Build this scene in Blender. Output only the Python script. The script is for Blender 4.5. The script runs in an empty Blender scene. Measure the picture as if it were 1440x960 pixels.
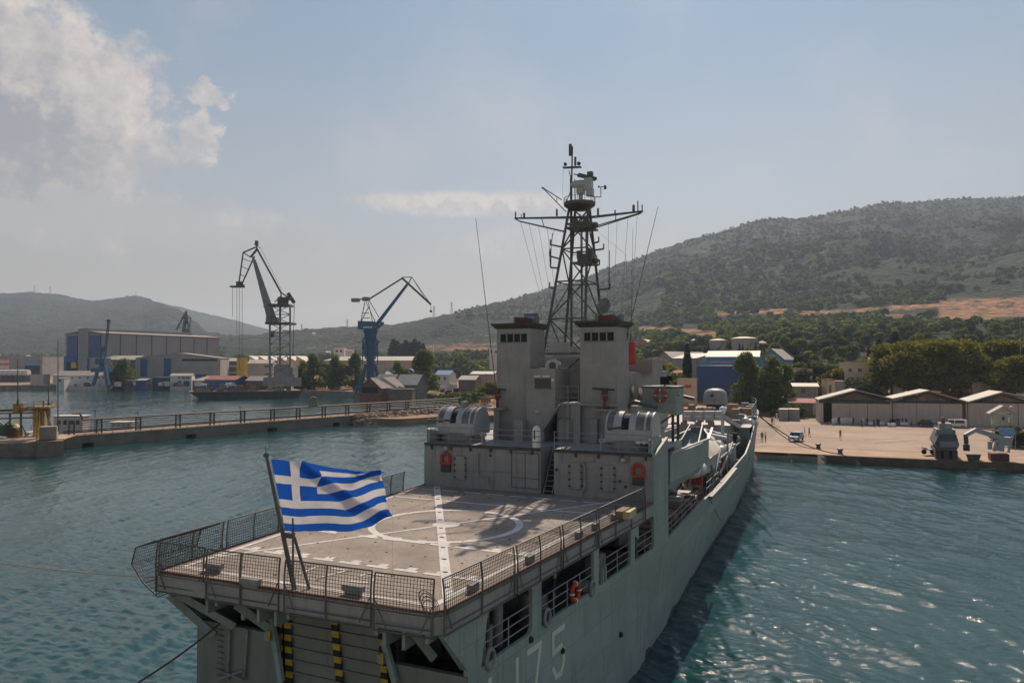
import bpy, bmesh, math, random
import numpy as np
from mathutils import Vector, Matrix
random.seed(7)
RNG = np.random.default_rng(11)
S = bpy.context.scene
COL = S.collection
R = math.radians

# ------------------------------------------------------------------ camera
F = 1053.0
YAW = math.atan(480 / F)
PIT = math.atan(30 / F)
CAMH = 15.0
cam = bpy.data.cameras.new("camera")
cam.sensor_width = 36.0
cam.lens = 36.0 * F / 1440.0
cam.clip_start = 0.5
cam.clip_end = 30000
camo = bpy.data.objects.new("camera", cam)
COL.objects.link(camo)
camo.location = (0, 0, CAMH)
camo.rotation_euler = (R(90) + PIT, 0, YAW)
S.camera = camo

# ------------------------------------------------------------------ light
SUN_EL, SUN_AZ = R(44.5), R(9.0)          # azimuth measured from +Y towards -X
W = bpy.data.worlds.new("World")
S.world = W
W.use_nodes = True
sun = bpy.data.lights.new("sun", "SUN")
sun.energy = 4.4
sun.angle = R(0.55)
sun.color = (1.0, 0.83, 0.66)
suno = bpy.data.objects.new("sun", sun)
COL.objects.link(suno)
sdir = Vector((-math.sin(SUN_AZ) * math.cos(SUN_EL), math.cos(SUN_AZ) * math.cos(SUN_EL), math.sin(SUN_EL)))
suno.rotation_euler = sdir.to_track_quat("Z", "Y").to_euler()
suno.location = (0, 60, 90)
SKY_STRENGTH = 0.085
S.view_settings.view_transform = "Standard"
S.view_settings.look = "None"
S.view_settings.exposure = 0.1
S.view_settings.gamma = 1.0
S.view_settings.use_curve_mapping = False
S.render.engine = "CYCLES"
S.cycles.use_denoising = True
S.cycles.max_bounces = 6
S.cycles.transparent_max_bounces = 12
S.cycles.volume_bounces = 1
S.cycles.caustics_reflective = False
S.cycles.caustics_refractive = False
S.cycles.sample_clamp_indirect = 6.0
S.cycles.sample_clamp_direct = 60.0
HAZE = 0.000115

class NT:
    """small helper for shader node trees"""
    def __init__(s, tree):
        s.t = tree
        s.n = tree.nodes
        s.l = tree.links
    def new(s, kind, **kw):
        n = s.n.new(kind)
        for k, v in kw.items():
            setattr(n, k, v)
        return n
    def set(s, sock, v):
        if hasattr(v, "is_linked") or isinstance(v, bpy.types.NodeSocket):
            s.l.new(v, sock)
        elif v is not None:
            sock.default_value = v
    def m(s, op, a, b=None, c=None, clamp=False):
        n = s.new("ShaderNodeMath", operation=op)
        n.use_clamp = clamp
        s.set(n.inputs[0], a)
        if b is not None: s.set(n.inputs[1], b)
        if c is not None: s.set(n.inputs[2], c)
        return n.outputs[0]
    def vm(s, op, a, b=None, scale=None):
        n = s.new("ShaderNodeVectorMath", operation=op)
        s.set(n.inputs[0], a)
        if b is not None: s.set(n.inputs[1], b)
        if scale is not None: s.set(n.inputs["Scale"], scale)
        return n.outputs[0]
    def noise(s, vec, scale, detail=3.0, rough=0.55, dist=0.0):
        n = s.new("ShaderNodeTexNoise")
        s.set(n.inputs["Vector"], vec)
        n.inputs["Scale"].default_value = scale
        n.inputs["Detail"].default_value = detail
        n.inputs["Roughness"].default_value = rough
        n.inputs["Distortion"].default_value = dist
        return n.outputs["Fac"]
    def ramp(s, fac, a, b, lo=0.0, hi=1.0):
        n = s.new("ShaderNodeMapRange")
        n.interpolation_type = "SMOOTHSTEP"
        s.set(n.inputs[0], fac)
        n.inputs[1].default_value = a; n.inputs[2].default_value = b
        n.inputs[3].default_value = lo; n.inputs[4].default_value = hi
        return n.outputs[0]
    def mix(s, fac, a, b):
        n = s.new("ShaderNodeMix", data_type="RGBA")
        s.set(n.inputs[0], fac)
        for sock, v in ((n.inputs[6], a), (n.inputs[7], b)):
            if isinstance(v, (tuple, list)): v = (v[0], v[1], v[2], 1)
            s.set(sock, v)
        return n.outputs[2]
    def mul(s, col, f):
        n = s.new("ShaderNodeVectorMath", operation="SCALE")
        s.set(n.inputs[0], col); s.set(n.inputs["Scale"], f)
        return n.outputs[0]

# ------------------------------------------------------------------ sky (directional, lies at infinity)
def build_sky():
    t = NT(W.node_tree)
    t.n.clear()
    out = t.new("ShaderNodeOutputWorld")
    bg = t.new("ShaderNodeBackground")
    sky = t.new("ShaderNodeTexSky")
    sky.sky_type = "NISHITA"
    sky.sun_disc = False
    sky.sun_elevation = SUN_EL
    sky.sun_rotation = -SUN_AZ % (2 * math.pi)
    sky.altitude = 0
    sky.air_density = 1.0
    sky.dust_density = 3.2
    sky.ozone_density = 1.5
    tc = t.new("ShaderNodeTexCoord").outputs["Generated"]
    sep = t.new("ShaderNodeSeparateXYZ")
    t.l.new(tc, sep.inputs[0])
    x, y, z = sep.outputs
    az = t.m("MULTIPLY", t.m("ARCTAN2", x, y), 57.2958)       # degrees from the ship's axis, + to starboard
    el = t.m("MULTIPLY", t.m("ARCSINE", z), 57.2958)
    comb = t.new("ShaderNodeCombineXYZ")
    t.set(comb.inputs[0], az); t.set(comb.inputs[1], el)
    v = comb.outputs[0]
    n1 = t.noise(v, 0.25, 10.0, 0.64)
    n2 = t.noise(v, 0.09, 4.0, 0.5)
    n3 = t.noise(v, 0.5, 7.0, 0.6)
    n4 = t.noise(v, 0.75, 9.0, 0.66)
    def blob(ca, ce, ra, re, soft=0.5, amt=1.5):
        da = t.m("DIVIDE", t.m("SUBTRACT", az, ca), ra)
        de = t.m("DIVIDE", t.m("SUBTRACT", el, ce), re)
        d = t.m("SQRT", t.m("ADD", t.m("MULTIPLY", da, da), t.m("MULTIPLY", de, de)))
        d = t.m("ADD", d, t.m("MULTIPLY", t.m("SUBTRACT", n1 if ra > 5 else n4, 0.5), amt))
        d = t.m("ADD", d, t.m("MULTIPLY", t.m("SUBTRACT", n4, 0.5), 0.5))
        return t.ramp(d, 1.0 - soft * 0.5, 1.0 + soft * 0.5, 1.0, 0.0), d
    parts = []
    b1, d1 = blob(-57.5, 15.8, 9.0, 6.0, 0.38, 1.45)
    b2, d2 = blob(-55.5, 9.6, 11.5, 2.0, 0.9, 1.5)
    b3, d3 = blob(-46.7, 18.6, 1.3, 0.95, 0.5, 2.8)
    b4, d4 = blob(-47.6, 15.6, 1.6, 1.6, 0.5, 2.8)
    b5, d5 = blob(-28.0, 12.0, 8.0, 0.85, 0.7, 1.7)
    b6, d6 = blob(-23.0, 9.0, 5.5, 1.2, 1.2, 1.5)
    # light comes from the upper right: compare the cloud's thickness a little way towards the sun
    off = t.vm("ADD", v, (1.5, 1.3, 0.0))
    n1o = t.noise(off, 0.25, 10.0, 0.64); n4o = t.noise(off, 0.75, 9.0, 0.66)
    da = t.m("DIVIDE", t.m("ADD", az, 57.5 + 1.5), 9.0); de = t.m("DIVIDE", t.m("SUBTRACT", el, 15.8 - 1.3), 6.0)
    d1o = t.m("SQRT", t.m("ADD", t.m("MULTIPLY", da, da), t.m("MULTIPLY", de, de)))
    d1o = t.m("ADD", t.m("ADD", d1o, t.m("MULTIPLY", t.m("SUBTRACT", n1o, 0.5), 1.45)), t.m("MULTIPLY", t.m("SUBTRACT", n4o, 0.5), 0.5))
    shade = t.ramp(t.m("SUBTRACT", d1o, d1), -0.05, 0.55)
    dens = b1
    for b, k in ((b2, 0.65), (b3, 0.75), (b4, 0.75), (b5, 0.85), (b6, 0.4)):
        dens = t.m("MAXIMUM", dens, t.m("MULTIPLY", b, k))
    # wide thin veil
    veil = t.m("MULTIPLY", t.ramp(n2, 0.45, 0.75), 0.22)
    dens = t.m("MAXIMUM", dens, veil, clamp=True)
    # thick cores are grey from below, edges catch the light
    core = t.ramp(t.m("ADD", d1, t.m("MULTIPLY", t.m("SUBTRACT", n3, 0.5), 1.9)), 0.30, 1.05, 0.0, 1.0)
    core2 = t.ramp(t.m("ADD", n3, t.m("MULTIPLY", t.m("SUBTRACT", el, 11.4), 0.10)), 0.38, 0.66)
    lit = t.m("MAXIMUM", t.m("ADD", t.m("MULTIPLY", core, 0.4), t.m("MULTIPLY", shade, 0.8)), t.m("MULTIPLY", core2, t.ramp(az, -40, -36)))
    ccol = t.mix(lit, (3.6, 3.55, 3.8), (8.4, 7.3, 6.4))
    # warm pale band over the horizon, bluer overhead
    low = t.mix(t.ramp(el, 1.0, 13.0), (5.1, 4.1, 2.7), (4.2, 4.6, 5.0))
    low = t.mix(t.ramp(el, 10.0, 27.0), low, (2.65, 3.75, 5.15))
    glow = t.ramp(t.m("ABSOLUTE", t.m("ADD", az, 9.0)), 0.0, 48.0, 1.18, 0.97)
    low = t.mul(low, glow)
    high = t.vm("MULTIPLY", sky.outputs[0], (0.60, 0.68, 0.80))
    base = t.mix(t.ramp(el, 24.0, 46.0, 0.04, 1.0), low, high)
    col = t.mix(t.m("MULTIPLY", dens, 0.85), base, ccol)
    t.l.new(col, bg.inputs[0])
    bg.inputs[1].default_value = SKY_STRENGTH
    t.l.new(bg.outputs[0], out.inputs[0])
build_sky()

# ------------------------------------------------------------------ geometry of the view, used to measure the place
FWD = np.array([-math.sin(YAW) * math.cos(PIT), math.cos(YAW) * math.cos(PIT), math.sin(PIT)])
RGT = np.array([math.cos(YAW), math.sin(YAW), 0.0])
UPV = np.cross(RGT, FWD)
EYE = np.array([0, 0, CAMH])
def ray(x, y): return FWD + RGT * (x - 720) / F - UPV * (y - 480) / F
def PZ(x, y, z): r = ray(x, y); return EYE + r * (z - CAMH) / r[2]
def PY(x, y, yy): r = ray(x, y); return EYE + r * yy / r[1]
def PX(x, y, xx): r = ray(x, y); return EYE + r * xx / r[0]
def PD(x, y, d): return EYE + ray(x, y) * d
def PV(x, y, A, B):
    n = np.array([-(B[1] - A[1]), B[0] - A[0], 0.0]); r = ray(x, y)
    return EYE + r * ((np.array([A[0], A[1], 0]) - EYE) @ n) / (r @ n)
FH = np.array([-math.sin(YAW), math.cos(YAW)])
RH = RGT[:2]
def plan(x, d): return FH * d + RH * (x - 720) / F * d       # ground plan point at picture column x, distance d
def zat(y, d): return CAMH + (510 - y) * d / F

# ------------------------------------------------------------------ noise
def vnoise(x, y, seed=0):
    xi = np.floor(x).astype(np.int64); yi = np.floor(y).astype(np.int64)
    xf = x - xi; yf = y - yi
    u = xf * xf * (3 - 2 * xf); v = yf * yf * (3 - 2 * yf)
    def h(a, b):
        n = (a * 374761393 + b * 668265263 + seed * 974711) & 0x7fffffff
        n = ((n ^ (n >> 13)) * 1274126177) & 0x7fffffff
        return ((n ^ (n >> 16)) & 0xffff) / 65535.0
    return (h(xi, yi) * (1 - u) + h(xi + 1, yi) * u) * (1 - v) + (h(xi, yi + 1) * (1 - u) + h(xi + 1, yi + 1) * u) * v
def fbm(x, y, oct=4, seed=0, gain=0.5):
    a, s, t = 1.0, 0.0, 0.0
    for k in range(oct):
        s = s + a * vnoise(x, y, seed + k); t += a
        x = x * 2.03 + 11.3; y = y * 2.03 + 5.7; a *= gain
    return s / t

# ------------------------------------------------------------------ materials
MATS = {}
def paint(name, col, rough=0.6, var=0.18, scale=0.8, streak=0.0, rust=0.0, metal=0.0, bump=0.0, bscale=8.0,
          grime=None, lines=None, spec=0.5, fine=0.0, seams=0.0):
    if name in MATS: return MATS[name]
    m = bpy.data.materials.new(name); m.use_nodes = True
    t = NT(m.node_tree); bs = t.n["Principled BSDF"]
    pos = t.new("ShaderNodeNewGeometry").outputs["Position"]
    n = t.noise(pos, scale, 5.0, 0.6)
    c = t.mix(t.ramp(n, 0.3, 0.7), tuple(k * (1 - var) for k in col), tuple(min(1, k * (1 + var)) for k in col))
    if fine:
        n4 = t.noise(pos, 9.0, 3.0, 0.6)
        c = t.mix(t.m("MULTIPLY", t.ramp(n4, 0.35, 0.7), fine), c, tuple(k * 0.55 for k in col))
    if streak:
        mp = t.new("ShaderNodeMapping"); t.l.new(pos, mp.inputs[0])
        mp.inputs["Scale"].default_value = (3.0, 3.0, 0.22)
        n2 = t.noise(mp.outputs[0], 1.0, 4.0, 0.6)
        c = t.mix(t.m("MULTIPLY", t.ramp(n2, 0.5, 0.78), streak), c, grime or tuple(k * 0.35 for k in col))
    if rust:
        n3 = t.noise(pos, 1.7, 8.0, 0.7, 0.6)
        c = t.mix(t.m("MULTIPLY", t.ramp(n3, 0.58, 0.72), rust), c, (0.16, 0.06, 0.025))
    if lines:      # seams between sheets: (axis vector, spacing)
        ax, sp, w = lines
        d = t.new("ShaderNodeVectorMath", operation="DOT_PRODUCT")
        t.l.new(pos, d.inputs[0]); d.inputs[1].default_value = ax
        f = t.m("FRACT", t.m("DIVIDE", d.outputs["Value"], sp))
        c = t.mix(t.m("MULTIPLY", t.m("LESS_THAN", f, w), 0.45), c, tuple(k * 0.4 for k in col))
    if seams:      # welded plate seams, rows and butts
        sx = t.new("ShaderNodeSeparateXYZ"); t.l.new(pos, sx.inputs[0])
        row = t.m("DIVIDE", sx.outputs[2], 1.25); rf = t.m("FRACT", row)
        sh = t.m("MULTIPLY", t.m("FLOOR", row), 1.7)
        cf = t.m("FRACT", t.m("DIVIDE", t.m("ADD", t.m("ADD", sx.outputs[0], sx.outputs[1]), sh), 3.1))
        ln = t.m("MAXIMUM", t.m("LESS_THAN", rf, 0.018), t.m("LESS_THAN", cf, 0.010))
        c = t.mix(t.m("MULTIPLY", ln, seams), c, tuple(k * 0.45 for k in col))
        pn = t.new("ShaderNodeTexWhiteNoise", noise_dimensions="2D")
        cb = t.new("ShaderNodeCombineXYZ"); t.set(cb.inputs[0], t.m("FLOOR", row)); t.set(cb.inputs[1], t.m("FLOOR", t.m("DIVIDE", t.m("ADD", t.m("ADD", sx.outputs[0], sx.outputs[1]), sh), 3.1)))
        t.l.new(cb.outputs[0], pn.inputs["Vector"])
        c = t.mul(c, t.m("ADD", 0.94, t.m("MULTIPLY", pn.outputs["Value"], 0.12)))
    t.l.new(c, bs.inputs["Base Color"])
    bs.inputs["Roughness"].default_value = rough
    bs.inputs["Metallic"].default_value = metal
    bs.inputs["Specular IOR Level"].default_value = spec
    if bump:
        b = t.new("ShaderNodeBump"); b.inputs["Strength"].default_value = bump
        b.inputs["Distance"].default_value = 0.05
        t.l.new(t.noise(pos, bscale, 5.0, 0.6), b.inputs["Height"])
        t.l.new(b.outputs[0], bs.inputs["Normal"])
    MATS[name] = m
    return m

def leafmat(name, col, trans=0.25, var=0.45):
    m = bpy.data.materials.new(name); m.use_nodes = True
    t = NT(m.node_tree); t.n.clear()
    out = t.new("ShaderNodeOutputMaterial")
    geo = t.new("ShaderNodeNewGeometry"); pos = geo.outputs["Position"]
    n = t.noise(pos, 0.35, 3.0, 0.6); n2 = t.noise(pos, 2.5, 2.0, 0.6)
    f = t.m("ADD", t.m("MULTIPLY", t.ramp(n, 0.3, 0.7), 0.5), t.m("MULTIPLY", t.ramp(n2, 0.25, 0.75), 0.5))
    c = t.mix(f, tuple(k * (1 - var) for k in col), tuple(k * (1 + var) for k in col))
    d = t.new("ShaderNodeBsdfDiffuse"); t.l.new(c, d.inputs[0])
    tr = t.new("ShaderNodeBsdfTranslucent"); t.l.new(t.mix(1.0, c, c), tr.inputs[0])
    mx = t.new("ShaderNodeMixShader"); mx.inputs[0].default_value = trans
    t.l.new(d.outputs[0], mx.inputs[1]); t.l.new(tr.outputs[0], mx.inputs[2])
    t.l.new(mx.outputs[0], out.inputs[0])
    return m

# ------------------------------------------------------------------ mesh builder
class MB:
    def __init__(s): s.v = []; s.f = []; s.mi = []; s.cur = 0; s.cuts = []
    def piece(s):
        """the next shapes become an object of their own"""
        if not s.cuts or s.cuts[-1] != len(s.f): s.cuts.append(len(s.f))
        return s
    def add(s, vs, fs):
        o = len(s.v)
        s.v.extend([tuple(map(float, p)) for p in vs])
        for f in fs:
            s.f.append([o + i for i in f]); s.mi.append(s.cur)
        return s
    def box(s, c, size, rz=0.0):
        sx, sy, sz = (k / 2 for k in size); ca, sa = math.cos(rz), math.sin(rz)
        vs = []
        for dz in (-sz, sz):
            for dx, dy in ((-sx, -sy), (sx, -sy), (sx, sy), (-sx, sy)):
                vs.append((c[0] + dx * ca - dy * sa, c[1] + dx * sa + dy * ca, c[2] + dz))
        return s.add(vs, [(3, 2, 1, 0), (4, 5, 6, 7), (0, 1, 5, 4), (1, 2, 6, 5), (2, 3, 7, 6), (3, 0, 4, 7)])
    def box2(s, lo, hi):
        return s.box([(a + b) / 2 for a, b in zip(lo, hi)], [abs(b - a) for a, b in zip(lo, hi)])
    def cyl(s, p, q, r, r2=None, n=8, cap=True):
        p = Vector(p); q = Vector(q); r2 = r if r2 is None else r2
        d = q - p
        if d.length < 1e-6: return s
        z = d.normalized(); x = z.orthogonal().normalized(); y = z.cross(x)
        vs = []
        for c, rr in ((p, r), (q, r2)):
            for k in range(n):
                a = 2 * math.pi * k / n
                vs.append(c + x * (rr * math.cos(a)) + y * (rr * math.sin(a)))
        fs = [(k, (k + 1) % n, n + (k + 1) % n, n + k) for k in range(n)]
        if cap: fs += [tuple(range(n - 1, -1, -1)), tuple(range(n, 2 * n))]
        return s.add(vs, fs)
    def tube(s, pts, r, n=6):
        for a, b in zip(pts[:-1], pts[1:]): s.cyl(a, b, r, n=n)
        return s
    def beam(s, p, q, w, h, up=(0, 0, 1)):
        p = Vector(p); q = Vector(q); z = (q - p).normalized(); u = Vector(up)
        x = z.cross(u)
        if x.length < 1e-4: x = z.cross(Vector((0, 1, 0)))
        x.normalize(); y = x.cross(z)
        vs = []
        for c in (p, q):
            for a, b in ((-1, -1), (1, -1), (1, 1), (-1, 1)): vs.append(c + x * (a * w / 2) + y * (b * h / 2))
        return s.add(vs, [(3, 2, 1, 0), (4, 5, 6, 7), (0, 1, 5, 4), (1, 2, 6, 5), (2, 3, 7, 6), (3, 0, 4, 7)])
    def sphere(s, c, r, nu=12, nv=8, sc=(1, 1, 1), vmax=1.0):
        vs = []; fs = []
        for j in range(nv + 1):
            th = math.pi * j / nv * vmax
            for i in range(nu):
                ph = 2 * math.pi * i / nu
                vs.append((c[0] + r * sc[0] * math.sin(th) * math.cos(ph), c[1] + r * sc[1] * math.sin(th) * math.sin(ph), c[2] + r * sc[2] * math.cos(th)))
        for j in range(nv):
            for i in range(nu):
                a, b = j * nu + i, j * nu + (i + 1) % nu
                fs.append((a, a + nu, b + nu, b))
        return s.add(vs, fs)
    def lathe(s, prof, c, n=16, axis=(0, 0, 1), cap=True):
        z = Vector(axis).normalized(); x = z.orthogonal().normalized(); y = z.cross(x); c = Vector(c)
        vs = []; fs = []
        for rr, h in prof:
            for k in range(n):
                a = 2 * math.pi * k / n
                vs.append(c + z * h + x * (rr * math.cos(a)) + y * (rr * math.sin(a)))
        for j in range(len(prof) - 1):
            for k in range(n):
                fs.append((j * n + k, j * n + (k + 1) % n, (j + 1) * n + (k + 1) % n, (j + 1) * n + k))
        if cap:
            fs.append(tuple(range(n - 1, -1, -1))); m = (len(prof) - 1) * n; fs.append(tuple(range(m, m + n)))
        return s.add(vs, fs)
    def torus(s, c, R_, r, axis=(0, 0, 1), n=18, k=7, a0=0.0, a1=2 * math.pi):
        z = Vector(axis).normalized(); x = z.orthogonal().normalized(); y = z.cross(x); c = Vector(c)
        full = abs(a1 - a0 - 2 * math.pi) < 1e-6
        m = n if full else n + 1
        vs = []; fs = []
        for i in range(m):
            a = a0 + (a1 - a0) * i / n; d = x * math.cos(a) + y * math.sin(a)
            for j in range(k):
                b = 2 * math.pi * j / k
                vs.append(c + d * (R_ + r * math.cos(b)) + z * (r * math.sin(b)))
        for i in range(n):
            for j in range(k):
                i2 = (i + 1) % m
                fs.append((i * k + j, i2 * k + j, i2 * k + (j + 1) % k, i * k + (j + 1) % k))
        return s.add(vs, fs)
    def prism(s, poly, ext):
        n = len(poly); e = Vector(ext)
        vs = [Vector(p) for p in poly]; vs += [p + e for p in vs]
        fs = [tuple(range(n - 1, -1, -1)), tuple(range(n, 2 * n))] + [(k, (k + 1) % n, n + (k + 1) % n, n + k) for k in range(n)]
        return s.add(vs, fs)
    def quad(s, *p): return s.add(p, [tuple(range(len(p)))])
    def wall(s, A, B, z0, z1, th):
        """upright slab between plan points A and B, thickness th to the far side"""
        A = np.array(A[:2], float); B = np.array(B[:2], float); d = B - A; d /= np.linalg.norm(d)
        n = np.array([-d[1], d[0]]) * th
        return s.prism([(A[0], A[1], z0), (B[0], B[1], z0), (B[0] + n[0], B[1] + n[1], z0), (A[0] + n[0], A[1] + n[1], z0)], (0, 0, z1 - z0))
    def build(s, name, mat, parent=None, smooth=False, org=None, label=None):
        if s.cuts:
            c = sorted(set([0] + s.cuts + [len(s.f)])); out = []
            for a, b in zip(c[:-1], c[1:]):
                if a == b: continue
                p = MB(); ids = sorted({i for f in s.f[a:b] for i in f}); mp = {i: k for k, i in enumerate(ids)}
                p.v = [s.v[i] for i in ids]; p.f = [[mp[i] for i in f] for f in s.f[a:b]]; p.mi = s.mi[a:b]
                out.append(p.build(name, mat, parent, smooth, org, label))
            return out[0]
        me = bpy.data.meshes.new(name)
        o0 = np.array(org if org is not None else (ORG.get(parent, (0, 0, 0)) if parent is not None else (0, 0, 0)), float)
        v = np.array(s.v, float).reshape(-1, 3) - o0
        me.from_pydata(v.tolist(), [], s.f)
        mats = mat if isinstance(mat, (list, tuple)) else [mat]
        for m in mats: me.materials.append(m)
        if len(mats) > 1: me.polygons.foreach_set("material_index", s.mi)
        bm = bmesh.new(); bm.from_mesh(me)
        bmesh.ops.recalc_face_normals(bm, faces=bm.faces); bm.to_mesh(me); bm.free()
        if smooth:
            me.polygons.foreach_set("use_smooth", [True] * len(me.polygons))
            try: me.set_sharp_from_angle(angle=R(38))
            except Exception: pass
        me.update()
        o = bpy.data.objects.new(name, me); COL.objects.link(o)
        if parent is not None:
            o.parent = parent; ORG[o] = ORG.get(parent, (0, 0, 0))
        elif org is not None:
            o.location = tuple(org); ORG[o] = tuple(org)
        if label: o["label"] = label
        return o
ORG = {}
def tag(o, label, cat, group=None, kind=None):
    o["label"] = label; o["category"] = cat
    if group: o["group"] = group
    if kind: o["kind"] = kind
    return o
def thing(name, label, cat, loc=(0, 0, 0), group=None):
    o = bpy.data.objects.new(name, None); COL.objects.link(o)
    o.location = tuple(float(k) for k in loc); o.empty_display_size = 0.5
    ORG[o] = tuple(float(k) for k in loc)
    return tag(o, label, cat, group)
def structure(o):
    o["kind"] = "structure"; return o
def kids(o): return [c for c in bpy.data.objects if c.parent == o]
CHILD = {}
def copy_tree(o, loc, rz=0.0, sc=None, label=None, group=None, mats=None):
    if o not in CHILD: CHILD[o] = [(c, kids(c)) for c in kids(o)]
    r = o.copy(); COL.objects.link(r); r.location = tuple(float(k) for k in loc); r.rotation_euler = (0, 0, rz)
    if sc: r.scale = sc if isinstance(sc, (tuple, list)) else (sc, sc, sc)
    if label: r["label"] = label
    if group: r["group"] = group
    for c, gs in CHILD[o]:
        k = c.copy(); COL.objects.link(k); k.parent = r
        for g in gs:
            h = g.copy(); COL.objects.link(h); h.parent = k
    return r
def raw_mesh(name, verts, faces, mat, smooth=False):
    """verts (n,3) array, faces (m,4) or (m,3) array, fast path"""
    me = bpy.data.meshes.new(name); n = len(verts); k = faces.shape[1]; m = len(faces)
    me.vertices.add(n); me.vertices.foreach_set("co", verts.astype(np.float32).ravel())
    me.loops.add(m * k); me.loops.foreach_set("vertex_index", faces.astype(np.int32).ravel())
    me.polygons.add(m); me.polygons.foreach_set("loop_start", np.arange(0, m * k, k, dtype=np.int32))
    me.polygons.foreach_set("loop_total", np.full(m, k, dtype=np.int32))
    if smooth: me.polygons.foreach_set("use_smooth", np.ones(m, dtype=bool))
    me.materials.append(mat); me.update(calc_edges=True); me.validate()
    o = bpy.data.objects.new(name, me); COL.objects.link(o)
    return o
def grid_faces(nr, nc):
    i = np.arange(nr - 1)[:, None] * nc + np.arange(nc - 1)[None, :]
    return np.stack([i, i + 1, i + 1 + nc, i + nc], -1).reshape(-1, 4)
# ================================================================== terrain, water, quays
_sh_x = np.array([-1600, -500, 0, 100, 200, 290, 330, 400, 483, 580, 640, 675, 700, 720, 900, 1060, 1075, 1160, 1440, 1700, 2600, 3200])
_sh_y = np.array([551, 551, 549, 548, 546, 545, 548, 556, 558, 562, 566, 574, 588, 606, 630, 645, 645, 650, 661, 668, 690, 700])
def shore(px): return F * CAMH / (np.interp(px, _sh_x, _sh_y) - 510.0)
_cx = np.array([-1600, 0, 200, 330, 600, 800, 950, 1100, 1240, 1440, 1800, 3200])
# distance / height knots per column, from the shore to the ridge
def _k(*a): return a
_knots = [
    _k((600, 3.4), (900, 5), (1500, zat(498, 1500)), (2100, zat(474, 2100)), (3200, zat(425, 3200))),
    _k((600, 3.4), (900, 5), (1500, zat(497, 1500)), (2100, zat(472, 2100)), (3200, zat(408, 3200))),
    _k((600, 3.4), (900, 5), (1500, zat(497, 1500)), (2100, zat(478, 2100)), (3200, zat(419, 3200))),
    _k((520, 3.4), (700, 5), (1000, zat(502, 1000)), (1300, zat(494, 1300)), (1700, zat(478, 1700))),
    _k((330, 3.2), (450, 5), (800, zat(503, 800)), (1200, zat(488, 1200)), (1900, zat(447, 1900))),
    _k((240, 3.0), (320, 5), (700, zat(498, 700)), (1200, zat(468, 1200)), (2100, zat(397, 2100))),
    _k((200, 2.8), (260, 6), (480, zat(490, 480)), (900, zat(454, 900)), (2200, zat(341, 2200))),
    _k((194, 1.35), (230, 5.5), (420, zat(488, 420)), (850, zat(444, 850)), (2200, zat(309, 2200))),
    _k((190, 1.35), (230, 7.5), (400, zat(488, 400)), (800, zat(438, 800)), (2200, zat(292, 2200))),
    _k((190, 1.35), (230, 7.5), (380, zat(488, 380)), (760, zat(434, 760)), (2200, zat(281, 2200))),
    _k((190, 1.35), (230, 8.0), (380, zat(486, 380)), (760, zat(430, 760)), (2200, zat(275, 2200))),
    _k((190, 1.35), (230, 8.0), (380, zat(486, 380)), (760, zat(430, 760)), (2200, zat(300, 2200)))]
_sky_x = np.array([-1600, 0, 40, 100, 130, 190, 230, 280, 320, 420, 500, 560, 620, 680, 740, 770, 850, 900, 940, 1000, 1075, 1130, 1190, 1260, 1330, 1440, 1800, 3200])
_sky_y = np.array([425, 408, 410, 420, 424, 418, 430, 456, 476, 468, 462, 455, 443, 428, 415, 408, 380, 362, 345, 328, 310, 307, 297, 290, 287, 281, 275, 300])
_KD = np.array([[k[0] for k in col] for col in _knots], float)
_KZ = np.array([[k[1] for k in col] for col in _knots], float)
def terrain(px, d, detail=True):
    px = np.asarray(px, float); d = np.asarray(d, float)
    kd = [shore(px)] + [np.interp(px, _cx, _KD[:, j]) for j in range(5)]
    kz = [np.interp(px, [680, 1000], [2.4, 1.15])] + [np.interp(px, _cx, _KZ[:, j]) for j in range(5)]
    kz[5] = zat(np.interp(px, _sky_x, _sky_y), kd[5])
    kd.append(kd[5] * 1.6); kz.append(kz[5] * 0.35)
    z = np.where(d < kd[0], -4.0, 1.15)
    for j in range(6):
        t = np.clip((d - kd[j]) / np.maximum(kd[j + 1] - kd[j], 1), 0, 1)
        if j == 5: t = t * t * (3 - 2 * t)
        z = np.where(d >= kd[j], kz[j] * (1 - t) + kz[j + 1] * t, z)
    z = np.where(d > kd[6], kz[6], z)
    if detail:
        wx = FH[0] * d + RH[0] * (px - 720) / F * d; wy = FH[1] * d + RH[1] * (px - 720) / F * d
        rise = np.clip((d - 330) / 900, 0, 1)
        slope = np.clip((z - 12) / 60, 0, 1)
        n1 = fbm(wx / 420, wy / 420, 5, 3) - 0.5
        gul = np.abs(fbm(wx / 300 + 9, wy / 300, 4, 17) - 0.5) * 2
        z = z + slope * rise * (n1 * 62 + (gul - 0.35) * 75 * np.clip(1 - np.abs(d / kd[5] - 0.62) / 0.36, 0, 1))
        z = z + slope * rise * (fbm(wx / 26, wy / 26, 3, 5) - 0.5) * 13 * np.clip(d / 1500, 0.3, 1)
    return z
def to_pd(x, y):
    d = x * FH[0] + y * FH[1]; lat = x * RH[0] + y * RH[1]
    return 720 + F * lat / max(d, 1), d
def gz(x, y):
    px, d = to_pd(x, y); return float(terrain(np.array([px]), np.array([d]), True)[0])

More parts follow.
